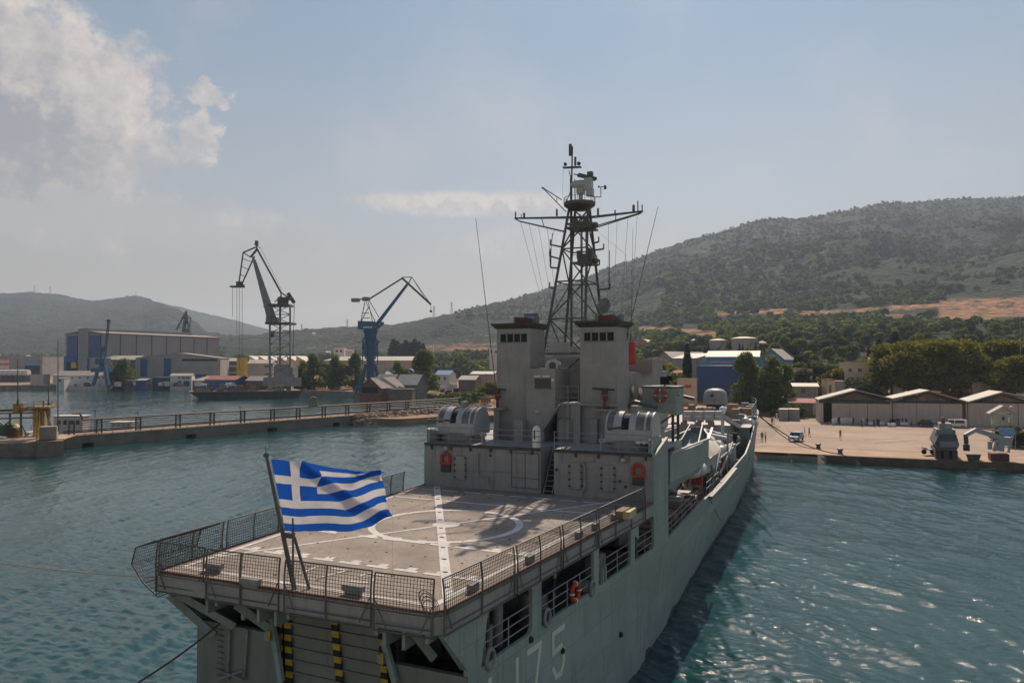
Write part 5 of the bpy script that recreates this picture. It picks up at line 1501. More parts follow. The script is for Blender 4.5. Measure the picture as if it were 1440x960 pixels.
# ---- boats and rafts carried by the ship (each lifts off)
def landing_craft():
    y0, y1 = 43.4, 58.4; xc = -10.95
    o = thing("landing_craft", "grey-green landing craft slung in davits along the starboard side", "landing craft", (xc, 52, 7.4))
    m = MB(); st = [(y0, 1.25, 7.55, 9.75), (49, 1.35, 7.4, 9.5), (53, 1.38, 7.4, 9.45), (55.5, 1.35, 7.75, 9.55), (57.0, 1.1, 8.4, 9.7), (y1, .55, 9.3, 9.95)]
    rows = []
    for y, w, zb, zt in st: rows.append([(xc - w, y, zt), (xc - w * .97, y, zb + .5), (xc - w * .75, y, zb), (xc + w * .75, y, zb), (xc + w * .97, y, zb + .5), (xc + w, y, zt), (xc + w - .15, y, zt), (xc + w - .18, y, zb + .55), (xc - w + .18, y, zb + .55), (xc - w + .15, y, zt)])
    vs = [p for r in rows for p in r]; n = 10; fs = []
    for j in range(len(rows) - 1):
        for k in range(n): fs.append((j * n + k, j * n + (k + 1) % n, (j + 1) * n + (k + 1) % n, (j + 1) * n + k))
    fs += [tuple(range(n - 1, -1, -1)), tuple(range((len(rows) - 1) * n, len(rows) * n))]
    m.add(vs, fs); m.build("craft_hull", M_HULL, o)
    g = MB(); g.beam((xc + 1.3, y0, 9.78), (xc + 1.42, 55, 9.55), .16, .1); g.beam((xc + 1.42, 55, 9.55), (xc + 1.1, y1, 10.05), .16, .1); g.build("gunwale", M_SUPL, o)
    r_ = MB(); r_.beam((xc - .7, 54.6, 9.0), (xc - .45, 58.0, 10.35), .09, .09); r_.beam((xc + .7, 54.6, 9.0), (xc + .45, 58.0, 10.35), .09, .09); r_.box((xc, 58.2, 9.8), (1.0, .1, .6)); r_.build("bow_ramp", M_GREY, o)
    c = MB(); c.box((xc, 46.9, 9.7), (1.9, 2.2, .9)); c.box((xc + .2, 48.6, 9.4), (.8, .8, .9)); c.build("engine_cover", M_SUP, o)
landing_craft()
def covered_boat():
    xc, ya, yb = -11.7, 60.5, 68.5
    o = thing("motor_boat", "pale canvas-covered motor boat in a cradle on the side deck by the white raft canisters", "motor boat", (xc, 64, 5.4))
    m = MB(); vs = []; fs = []
    for j, (y, w, zt) in enumerate(((ya, 1.1, 7.3), (61.5, 1.3, 7.5), (65, 1.35, 7.5), (67.3, 1.0, 7.7), (yb, .25, 8.0))):
        vs += [(xc - w, y, zt), (xc - w * .8, y, 6.2), (xc, y, 5.7 + (.6 if j == 4 else 0)), (xc + w * .8, y, 6.2), (xc + w, y, zt)]
    for j in range(4):
        for k in range(4): a = j * 5 + k; fs.append((a, a + 1, a + 6, a + 5))
        fs.append((j * 5 + 4, j * 5, j * 5 + 5, j * 5 + 9))
    fs += [(0, 1, 2, 3, 4), (24, 23, 22, 21, 20)]
    m.add(vs, fs); m.build("boat_hull", M_SUPL, o)
    t = MB(); vs = []; fs = []
    for y, w, zt, zr in ((ya - .05, 1.15, 7.3, 8.0), (62, 1.36, 7.52, 8.5), (65, 1.4, 7.52, 8.45), (67.3, 1.05, 7.72, 8.2), (yb, .3, 8.02, 8.1)): vs += [(xc - w, y, zt), (xc - w * .5, y, zr - .1), (xc, y, zr), (xc + w * .5, y, zr - .12), (xc + w, y, zt)]
    for j in range(4):
        for k in range(4): a = j * 5 + k; fs.append((a, a + 5, a + 6, a + 1))
        fs.append((j * 5, j * 5 + 4, j * 5 + 9, j * 5 + 5))
    fs += [(4, 3, 2, 1, 0), (20, 21, 22, 23, 24)]
    t.add(vs, fs); t.build("canvas_cover", paint("pale_canvas", (.5, .46, .41), .9, .15, 1.2), o, smooth=True)
    b = MB()
    for y in (62, 66): b.beam((xc - 1.2, y, 4.6), (xc - .6, y, 6.1), .15, .2); b.beam((xc + 1.2, y, 4.6), (xc + .6, y, 6.1), .15, .2); b.box((xc, y, 4.72), (2.6, .2, .2))
    b.build("cradle", M_GREY, o)
covered_boat()
def rafts():
    spots = [(970, 652, -11.9, "white life raft canister nearest the landing craft's bow, end-on beside the covered boat"), (979, 660, -11.0, "white life raft canister at the foot of the covered boat, above the ship's side"),
             (995, 621, -13.6, "small white raft canister behind the covered boat, inboard one of the row"), (1007, 627, -12.6, "white raft canister in the middle of the row behind the covered boat"), (1018, 633, -11.7, "white raft canister at the outboard end of the row behind the covered boat"),
             (1043, 589, -13.1, "white raft canister on the forecastle edge, farthest inboard of three"), (1051, 592, -12.3, "grey-white raft canister in the middle of the forecastle three"), (1058, 594, -11.5, "white raft canister outboard on the forecastle, over the bow rail")]
    for px, py, xx, lb in spots:
        c = PX(px, py, xx)
        if px > 1040:
            f = (92.0) / c[1]; c = PY(px, py, 92.0)
        elif px > 990: c = PY(px, py, 72.0)
        else: c = PY(px, py, 59.5)
        m = MB(); r = .52 if px > 990 else .62
        m.lathe([(.02, -1.0), (r * .7, -.95), (r, -.7), (r, -.06), (r * 1.06, -.05), (r * 1.06, .05), (r, .06), (r, .7), (r * .7, .95), (.02, 1.0)], c, 16, (.25, 1, 0))
        o = m.build("raft_canister", M_WHITE, None, smooth=True, org=tuple(c)); tag(o, lb, "life raft", "life raft canisters on deck")
        b = MB(); fl = 7.9 if px > 1040 else 4.62
        for s in (-.45, .45): b.torus(c + np.array([.11 * s, s, 0]), r * 1.03, .025, (.25, 1, 0), 16, 4); b.cyl((c[0] + .25 * s, c[1] + s, fl), (c[0] + .25 * s, c[1] + s, c[2] - r), .06, n=6)
        b.build("strap", M_DARK, o)
rafts()
def rib():
    a, b = PY(991, 609, 79.5), PY(1031, 617, 77.5); o = thing("inflatable_boat", "grey inflatable boat on chocks in front of the dark deck house wall", "inflatable boat", (a + b) / 2)
    d = (b - a); L = np.linalg.norm(d); d /= L; n = np.array([-d[1], d[0], 0]); u = np.array([0, 0, 1])
    m = MB(); pts1 = [b + n * .7, a + d * .9 + n * .7 , a + d * .3 + n * .4 + u * .15, a + u * .25, a + d * .3 - n * .4 + u * .15, a + d * .9 - n * .7, b - n * .7]
    m.tube(pts1, .26, 10)
    for p in pts1: m.sphere(p, .26, 10, 6)
    m.build("tube", M_SUPL, o, smooth=True)
    k = MB(); k.prism([a + d * .5 - u * .1, a + d * .9 + n * .6 - u * .2, b + n * .6 - u * .2, b - n * .6 - u * .2, a + d * .9 - n * .6 - u * .2], -u * .15); k.prism([b + n * .6 - u * .3, b - n * .6 - u * .3, b - n * .6 + u * .3, b + n * .6 + u * .3], d * .08); k.build("floor_board", M_GREY, o)
    e = MB(); e.box(b + d * .25 + u * .35, (.4, .45, .6)); e.box(b + d * .25 - u * .2, (.15, .2, .8)); e.build("outboard_motor", M_BLACK, o)
    s = MB()
    for t in (.3, .75): s.box((a + d * L * t)[0:2].tolist() + [(4.62 + a[2] - .3) / 2], (1.0, .3, max(.3, a[2] - .35 - 4.62)))
    s.build("chock", M_SUP, o)
rib()

# ---- mooring lines
def rope(name, pts, r, label, cat="mooring line", sag=0.0, mat=None, group=None):
    P = [np.array(p, float) for p in pts]; out = []
    for a, b in zip(P[:-1], P[1:]):
        for k in range(14):
            t = k / 14; q = a * (1 - t) + b * t; q[2] -= sag * 4 * t * (1 - t); out.append(q)
    out.append(P[-1]); m = MB(); m.tube(out, r, 6)
    o = m.build(name, mat or M_ROPE, None, smooth=True, org=tuple(P[0])); tag(o, label, cat, group); return o
rope("mooring_line", [PY(312, 874, 20.4), PD(195, 962, 21.0) - np.array([1.5, 0, .8])], .035, "dark mooring line running down to the water from the ship's port quarter", sag=.15)
rope("mooring_line", [(-22.4, 19.5, 7.3), PD(0, 797, 40) + np.array([-6, 0, .3])], .028, "pale thin mooring line stretching level off the port quarter", sag=.25, mat=paint("pale_rope", (.42, .33, .25), .9, .1, 4))
rope("mooring_line", [side(100, 8.4, 1, 8.6), tuple(PZ(1181, 638.0, 1.65))], .07, "heavy dark bow line running to the second bollard along the quay edge", sag=1.0)
rope("mooring_line", [side(103, 8.4, 1, 8.6), tuple(PZ(1150, 631, 1.65))], .055, "thinner bow line running to the bollard nearest the small blue car", sag=1.2)
rope("mooring_line", [tuple(PZ(1182, 638.5, 1.6)), tuple(PZ(1255, 651, .3))], .05, "slack rope hanging from the second bollard down the quay wall", sag=.3)
rope("mooring_line", [tuple(PZ(1378, 659, 0.2)), tuple(PZ(1442, 650.5, 1.2))], .05, "pale slack rope against the quay wall below the loader crane", sag=.3, mat=MATS["pale_rope"])
rope("breast_line", [side(56, 5.2, 1, 5.3), side(66, 1.5, 1, 5.4) + np.array([.1, 0, 0])], .018, "thin dark line hanging down the ship's starboard side", sag=.1)
# ================================================================== buildings in general
M_WALLW = paint("whitewash", (0.66, 0.62, 0.57), 0.9, 0.08, 0.4, streak=0.25)
M_CREAM = paint("cream_render", (0.64, 0.50, 0.33), 0.9, 0.08, 0.4, streak=0.25)
M_SHED = paint("grey_cladding", (0.30, 0.29, 0.27), 0.7, 0.10, 0.2, streak=0.25, lines=((0.8, 0.6, 0), 1.6, 0.08))
M_DSHED = paint("dark_cladding", (0.12, 0.12, 0.12), 0.7, 0.15, 0.3, streak=0.3)
M_ROOFG = paint("pale_sheet_roof", (0.36, 0.315, 0.26), 0.6, 0.12, 0.3, streak=0.2, lines=((0.9, 0.3, 0), 1.0, 0.08))
M_ROOFR = paint("red_tile_roof", (0.30, 0.12, 0.075), 0.85, 0.2, 0.6)
M_ROOFB = paint("blue_sheet_roof", (0.16, 0.26, 0.42), 0.5, 0.1, 0.4)
M_BLUE = paint("blue_cladding", (0.010, 0.070, 0.215), 0.5, 0.12, 0.2, lines=((0.9, 0.44, 0), 1.2, 0.06), streak=0.15)
M_YLW = paint("yellow_panel", (0.62, 0.40, 0.03), 0.6, 0.12, 0.5)
M_PINK = paint("salmon_cladding", (0.52, 0.20, 0.15), 0.7, 0.1, 0.2)
M_BRICK = paint("old_brick", (0.22, 0.11, 0.075), 0.9, 0.25, 0.6, fine=0.3)
M_WOODR = paint("weathered_roof", (0.22, 0.185, 0.155), 0.85, 0.2, 0.5, lines=((0.7, 0.7, 0), 0.9, 0.08))
def building(name, label, cat, px0, px1, d0, d1, ytop, thick, roof="flat", rise=1.0, wall=None, rmat=None, win=None, zb=None, group=None, sink=2.5, wmat=None, eave=0.35):
    if px0 > 1090 and d0 < 225: d0 += 16; d1 += 16
    wall = wall or M_WALLW; rmat = rmat or M_ROOFG
    A, B = plan(px0, d0), plan(px1, d1); dv = (B - A); L = np.linalg.norm(dv); dv /= L; nv = np.array([-dv[1], dv[0]])
    dm = (d0 + d1) / 2; z1 = zat(ytop, dm)
    g = [gz(*p) for p in (A, B, A + nv * thick, B + nv * thick)]
    z0 = (min(g) - sink) if zb is None else zb
    base = max(gz(*A), gz(*B)) if zb is None else zb
    o = thing(name, label, cat, (A[0], A[1], base), group)
    def P(u, v, z): q = A + dv * u + nv * v; return (q[0], q[1], z)
    m = MB()
    m.prism([P(0, 0, z0), P(L, 0, z0), P(L, thick, z0), P(0, thick, z0)], (0, 0, z1 - z0))
    r = MB(); e = eave
    if roof == "flat":
        r.prism([P(-.15, -.15, z1 + .02), P(L + .15, -.15, z1 + .02), P(L + .15, thick + .15, z1 + .02), P(-.15, thick + .15, z1 + .02)], (0, 0, .22))
    elif roof == "gable":           # ridge runs along the front
        m.prism([P(0.02, 0, z1), P(0.02, thick / 2, z1 + rise), P(0.02, thick, z1)], tuple(np.array([dv[0], dv[1], 0]) * (L - .04)))
        for s in (0, 1):
            v0, v1 = (-e, thick / 2) if s == 0 else (thick + e, thick / 2); zz = z1 - rise * e / (thick / 2)
            r.prism([P(-e, v0, zz + .05), P(L + e, v0, zz + .05), P(L + e, v1, z1 + rise + .05), P(-e, v1, z1 + rise + .05)], (0, 0, .16))
    elif roof == "end":             # gable faces the viewer
        m.prism([P(0, 0.02, z1), P(L / 2, 0.02, z1 + rise), P(L, 0.02, z1)], tuple(np.array([nv[0], nv[1], 0]) * (thick - .04)))
        for s in (0, 1):
            u0, u1 = (-e, L / 2) if s == 0 else (L + e, L / 2); zz = z1 - rise * e / (L / 2)
            r.prism([P(u0, -e, zz + .05), P(u0, thick + e, zz + .05), P(u1, thick + e, z1 + rise + .05), P(u1, -e, z1 + rise + .05)], (0, 0, .16))
    elif roof == "shed":            # higher at the back
        m.prism([P(0.02, 0, z1), P(0.02, thick, z1 + rise), P(0.02, thick, z1)], tuple(np.array([dv[0], dv[1], 0]) * (L - .04)))
        r.prism([P(-e, -e, z1 + .03), P(L + e, -e, z1 + .03), P(L + e, thick + e, z1 + rise + .03), P(-e, thick + e, z1 + rise + .03)], (0, 0, .16))
    elif roof == "saw":
        n = 6
        for k in range(n):
            a, b = L * k / n, L * (k + 1) / n
            m.prism([P(a, 0, z1), P(b - .05, 0, z1), P(a, 0, z1 + rise)], tuple(np.array([nv[0], nv[1], 0]) * thick))
            r.prism([P(b, -.2, z1 + .03), P(b, thick, z1 + .03), P(a, thick, z1 + rise + .05), P(a, -.2, z1 + rise + .05)], (0, 0, .15))
    elif roof == "arch":
        pts = [P(L / 2 - L / 2 * math.cos(t), 0, z1 + rise * math.sin(t)) for t in np.linspace(0, math.pi, 12)]
        m.prism(pts, tuple(np.array([nv[0], nv[1], 0]) * thick)); pts2 = [P(L / 2 - (L / 2 + .3) * math.cos(t), -.3, z1 + (rise + .25) * math.sin(t)) for t in np.linspace(0, math.pi, 12)]
        for a, b in zip(pts2[:-1], pts2[1:]): r.prism([a, b, tuple(np.array(b) + np.array([nv[0], nv[1], 0]) * thick), tuple(np.array(a) + np.array([nv[0], nv[1], 0]) * thick)], (0, 0, .15))
    m.build("wall", wall, o); r.build("roof", rmat, o)
    for w in (win or []):
        nm, x0, y0, x1, y1 = w[:5]; mt = w[5] if len(w) > 5 else (wmat or M_GLASS)
        p, q = PV(x0, y0, A, B), PV(x1, y1, A, B); pr = .06 if len(w) < 7 else w[6]
        u0, u1 = (p[:2] - A) @ dv, (q[:2] - A) @ dv
        k = MB(); k.prism([P(u0, -pr, q[2]), P(u1, -pr, q[2]), P(u1, -.004, q[2]), P(u0, -.004, q[2])], (0, 0, p[2] - q[2])); k.build(nm, mt, o)
    return o, P, L, z0, z1
def winrow(xs, y0, y1, w): return [("window", x, y0, x + w, y1) for x in xs]

# ---- three hangars behind the apron
HA, HB = plan(1152, 172), plan(1440, 160)
def hangars():
    dv = (HB - HA) / np.linalg.norm(HB - HA); nv = np.array([-dv[1], dv[0]])
    M_DOOR = paint("hangar_door_panel", (0.48, 0.40, 0.335), 0.8, 0.07, 0.3, streak=0.3, lines=((dv[0], dv[1], 0), 1.3, 0.04))
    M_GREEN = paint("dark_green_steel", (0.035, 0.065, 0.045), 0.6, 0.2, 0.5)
    def U(px): 
        r = PV(px, 590, HA, HB); return (r[:2] - HA) @ dv
    def P(u, v, z): q = HA + dv * u + nv * v; return (q[0], q[1], z)
    def Zp(px, py): return PV(px, py, HA, HB)[2]
    spec = [(1152, 1255, 1204, 549, 563, 561.5, "pale hangar with its dark green doorway open at the end nearest the ship", [(1170, 1195), (1195.6, 1220), (1220.6, 1254.2)], (1158.5, 1169.6)),
            (1255.6, 1361, 1306, 550, 561.5, 566, "middle hangar of the row, pale doors shut, cars parked before it", [(1256, 1289), (1289.6, 1322), (1322.6, 1353.5)], (1354, 1360.6)),
            (1361.6, 1468, 1409, 552, 566, 565, "pale hangar behind the guard booth and loader crane", [(1362, 1396), (1396.6, 1432), (1432.6, 1467)], None)]
    D = 8.0
    for xa, xb, xr, yr, yl, yrr, lab, doors, gap in spec:
        ua, ub, ur = U(xa), U(xb), U(xr); zl, zr, zk = Zp(xa, yl), Zp(xb, yrr), Zp(xr, yr)
        o = thing("hangar", lab, "hangar", P(ua, 0, 1.35), "hangars behind the quay")
        zt = min(zl, zr) - .1; zd = Zp(xa, 566.5)
        m = MB()
        m.prism([P(ua, .3, 1), P(ua + .3, .3, .2), P(ua + .3, D, 1), P(ua, D, 1)], (0, 0, zt - 1)); m.prism([P(ub - .3, .3, 1), P(ub, .3, 1), P(ub, D, 1), P(ub - .3, D, 1)], (0, 0, zt - 1)); m.prism([P(ua, D, 1), P(ub, D, 1), P(ub, D + .3, 1), P(ua, D + .3, 1)], (0, 0, zt - 1))
        if gap: m.prism([P(ua, 0, 1), P(ua + .9, 0, 1), P(ua + .9, .3, 1), P(ua, .3, 1)], (0, 0, zd - 1))
        m.build("wall", M_DOOR, o)
        b = MB(); b.prism([P(ua + .3, .35, zd), P(ub - .3, .35, zd), P(ub - .3, .7, zd), P(ua + .3, .7, zd)], (0, 0, zt - zd + .1)); b.prism([P(ua + .2, 1.0, zt), P(ur, 1.0, zk - .2), P(ub - .2, 1.0, zt)], tuple(np.array([nv[0], nv[1], 0]) * .2)); b.build("header_beam", M_GREEN, o)  # dark triangle over the beam stands in for shade inside the open gable
        g = MB(); w_ = ub - ua
        for t in (.22, .36, .5, .64, .78): 
            u = ua + w_ * t; hh = (zk - zt) * (1 - abs(t - .5) * 2) ; g.prism([P(u - .06, .7, zt), P(u + .06, .7, zt), P(u + .06, .9, zt), P(u - .06, .9, zt)], (0, 0, max(.3, hh - .3)))
        t0, t1 = ua + w_ * .24, ua + w_ * .76; g.prism([P(t0, .95, zt + .35), P(t1, .95, zt + .35), P(ur, .95, zk - .5)], tuple(np.array([nv[0], nv[1], 0]) * .04))
        g.build("gable_infill", paint("gable_sheet", (.20, .15, .11), .8, .3, .6), o)
        r = MB()
        for u0, z0 in ((ua - .25, zl), (ub + (.0 if gap else .25), zr)):
            r.prism([P(u0, -.9, z0), P(u0, D + .4, z0), P(ur, D + .4, zk), P(ur, -.9, zk)], (0, 0, .28))
        r.build("roof", M_ROOFG, o)
        for i, (x0, x1) in enumerate(doors):
            k = MB(); off = .0 if i % 2 == 0 else .12; k.prism([P(U(x0), off, 1.20), P(U(x1), off, 1.20), P(U(x1), off + .1, 1.20), P(U(x0), off + .1, 1.20)], (0, 0, zd - 1.20)); k.build("sliding_door", M_DOOR, o)
        f = MB(); f.prism([P(ua + .3, D - .4, 1.25), P(ub - .3, D - .4, 1.25), P(ub - .3, D - .3, 1.25), P(ua + .3, D - .3, 1.25)], (0, 0, zt - 1.35)); f.build("inner_lining", M_GREEN, o)
        if gap is None: pass
hangars()

# ---- people (one continuous body each, coloured by clothing)
M_SKIN = paint("skin", (.42, .26, .18), .6, .05, 4); M_HAIR = paint("dark_hair", (.03, .022, .018), .7, .1, 4)
M_NAVYW = paint("white_uniform", (.72, .71, .69), .85, .05, 3); M_NAVYD = paint("dark_uniform", (.022, .024, .034), .85, .15, 3); M_KHAKI = paint("khaki_cloth", (.24, .18, .12), .85, .1, 3); M_SHOE = paint("black_shoe", (.015, .015, .015), .5, .1, 3)
def person_mesh(name, pose, shirt, trouser, cap):
    J = {"pel": (0, 0, .94, .135), "chest": (0, .01, 1.22, .15), "sh": (0, 0, 1.42, .125), "neck": (0, -.01, 1.51, .058), "head": (0, -.03, 1.62, .098), "crown": (0, -.02, 1.715, .075)}
    E_ = [("pel", "chest"), ("chest", "sh"), ("sh", "neck"), ("neck", "head"), ("head", "crown")]
    for s, n in ((-1, "l"), (1, "r")):
        st = (.16 if s > 0 else -.14) if pose == "walk" else 0.0
        J["hip" + n] = (.09 * s, 0, .88, .095); J["knee" + n] = (.10 * s, -st * .7 - .01, .49, .062); J["ank" + n] = (.10 * s, -st * .9 + .03, .09, .042); J["toe" + n] = (.11 * s, -st * .9 - .13, .035, .035)
        J["shd" + n] = (.19 * s, 0, 1.40, .062)
        if pose == "fold": J["elb" + n] = (.25 * s, -.04, 1.14, .046); J["wri" + n] = (.02 * s, -.22, 1.16, .034); J["fin" + n] = (-.07 * s, -.21, 1.18, .03)
        elif pose == "walk": J["elb" + n] = (.25 * s, st * .5, 1.13, .044); J["wri" + n] = (.25 * s, st * .9 - .08, .90, .033); J["fin" + n] = (.24 * s, st - .12, .80, .03)
        else: J["elb" + n] = (.25 * s, .03, 1.12, .044); J["wri" + n] = (.26 * s, -.03, .88, .033); J["fin" + n] = (.25 * s, -.05, .77, .03)
        E_ += [("pel", "hip" + n), ("hip" + n, "knee" + n), ("knee" + n, "ank" + n), ("ank" + n, "toe" + n), ("sh", "shd" + n), ("shd" + n, "elb" + n), ("elb" + n, "wri" + n), ("wri" + n, "fin" + n)]
    ks = list(J); me = bpy.data.meshes.new("tmp"); me.from_pydata([J[k][:3] for k in ks], [(ks.index(a), ks.index(b)) for a, b in E_], [])
    ob = bpy.data.objects.new("tmp", me); COL.objects.link(ob)
    sk = ob.modifiers.new("skin", "SKIN"); ss = ob.modifiers.new("sub", "SUBSURF"); ss.levels = 1
    for i, k in enumerate(ks):
        v = me.skin_vertices[0].data[i]; v.radius = (J[k][3], J[k][3] * (.72 if k in ("pel", "chest", "sh") else 1)); v.use_root = (k == "pel")
    dg = bpy.context.evaluated_depsgraph_get(); out = bpy.data.meshes.new_from_object(ob.evaluated_get(dg)); out.name = name
    bpy.data.objects.remove(ob); bpy.data.meshes.remove(me)
    for mt in (shirt, trouser, M_SKIN, cap, M_SHOE): out.materials.append(mt)
    for p in out.polygons:
        x, y, z = p.center; hand = abs(x) > .19 and z < .90 or (pose == "fold" and y < -.17 and abs(x) < .1 and 1.1 < z < 1.25)
        i = 4 if z < .09 else 1 if z < .96 and not (abs(x) > .19 and z > .7) else 2 if (1.50 < z < 1.665) else 3 if z >= 1.665 else 0
        if hand: i = 2
        p.material_index = i; p.use_smooth = True
    return out
PM = {}
for pose in ("stand", "walk", "fold"):
    PM[("w", pose)] = person_mesh("person", pose, M_NAVYW, M_NAVYW, M_NAVYW); PM[("d", pose)] = person_mesh("person", pose, M_NAVYD, M_NAVYD, M_HAIR)
    PM[("m", pose)] = person_mesh("person", pose, M_NAVYW, M_NAVYD, M_HAIR); PM[("k", pose)] = person_mesh("person", pose, M_KHAKI, M_NAVYD, M_HAIR)
def person(px, py, kind, pose, face, label, group="sailors on the quay", z=1.31, at=None):
    p = PZ(px, py, z) if at is None else at
    o = bpy.data.objects.new("person", PM[(kind, pose)]); COL.objects.link(o); o.location = tuple(p[:3]) if at is not None else (p[0], p[1], z); o.rotation_euler = (0, 0, R(face))
    tag(o, label, "person", group); return o
LW = "sailor in white uniform in the rank standing before the open-ended hangar"; LD = "sailor in dark clothes by the white tables before the hangar doors"
person(1071.8, 620.4, "d", "stand", 20, "person in dark clothes standing at the quay edge beside the ship's bow")
person(1076.6, 620.4, "m", "stand", -60, "person in pale shirt facing the dark-clothed one at the ship's bow")
person(1131.5, 612.5, "w", "walk", 80, "person all in white walking across the apron beside a dark-clothed companion")
person(1138, 613, "d", "walk", 75, "person in black walking with the white-clad one on the open apron")
person(1181.8, 617, "k", "fold", 160, "lone person with folded arms in the middle of the bare apron")
person(1085.7, 597.5, "d", "stand", 40, "person in dark clothes by the containers under the bow line"); person(1088.5, 595.5, "w", "stand", 10, "person in white by the containers under the bow line"); person(1092.5, 590, "w", "fold", -30, "person in white close against the grey container's near side")
person(1171.4, 597.5, "w", "stand", 0, "sailor in white standing alone at the open hangar doorway")
for px, dy, k, po in ((1174.5, 0, "w", "stand"), (1176.6, -.5, "w", "fold"), (1183.2, .4, "w", "stand"), (1185.6, 0, "w", "fold"), (1187.7, .3, "w", "stand"), (1189.6, -.3, "w", "stand"), (1192, .2, "w", "fold"), (1194.6, 0, "w", "stand"), (1197, .3, "w", "stand")):
    person(px, 596.8 + dy, k, po, random.uniform(-40, 40), LW, "rank of sailors in white")
for px, dy, lb in ((1178.6, -.4, "sailor in dark uniform breaking into the white rank near its left end"), (1181, -.2, "second dark figure standing just behind the white rank"), (1200, .6, "sailor in dark uniform at the right end of the white rank")):
    person(px, 596.6 + dy, "d", "stand", random.uniform(-30, 30), lb)
person(1212, 600.3, "d", "walk", 100, "person in dark clothes walking in front of the hangar beside a taller white-clad one"); person(1214, 597.2, "w", "stand", 0, "person in white standing between the white rank and the tables")
for px, py in ((1219.7, 598), (1229, 600), (1233.9, 598), (1236, 600), (1251.7, 600), (1253.9, 598), (1258, 599), (1256, 597.6), (1262, 597.8), (1264.6, 598.3), (1269.5, 597.6), (1274.6, 598)):
    person(px, py, "d", random.choice(["stand", "walk", "fold"]), random.uniform(-180, 180), LD, "dark-clothed people at the tables")
person(1282, 600.2, "k", "stand", 30, "person in brownish clothes standing alone near the dark car")
p = SV(800, 838); person(0, 0, "d", "stand", 110, "person in dark clothes leaning at the opening under the flight deck, beside the life ring", "people aboard the ship", at=(p[0] - .55, p[1] - .2, 4.96))
person(0, 0, "d", "stand", 60, "dark figure standing deeper in the shade of the same opening", "people aboard the ship", at=(p[0] - 1.2, p[1] - 1.3, 4.96))
p = PY(1031, 606, 79.0); person(0, 0, "d", "stand", 100, "person in dark clothes standing on deck by the foot of the derrick boom", "people aboard the ship", at=(p[0], 80.2, 4.63))
M_CLOTH = paint("table_cloth", (.66, .68, .74), .9, .06, 2)
for x0, x1, y, lb in ((1221, 1228, 598.2, "white-clothed table nearest the white rank of sailors"), (1236.5, 1243, 598.2, "white-clothed table between two pairs of dark figures"), (1248.5, 1259, 600, "long low white table under the join of the two hangars"), (1266, 1277, 598.6, "white-clothed table nearest the parked dark car")):
    a, b = PZ(x0, y, 1.31), PZ(x1, y, 1.31); o = thing("table", lb, "table", ((a[0] + b[0]) / 2, (a[1] + b[1]) / 2, 1.31), "white tables at the hangar"); w = b[0] - a[0]; c = (a + b) / 2
    t = MB(); t.box((c[0], c[1], 2.05), (w, .8, .05)); t.box((c[0], c[1] - .41, 1.82), (w + .04, .03, .5)); t.build("tabletop", M_CLOTH, o)
    for sx in (-1, 1):
        for sy in (-.3, .3): l = MB(); l.box((c[0] + sx * (w / 2 - .1), c[1] + sy, 1.66), (.06, .06, .72)); l.build("leg", M_GREY, o)

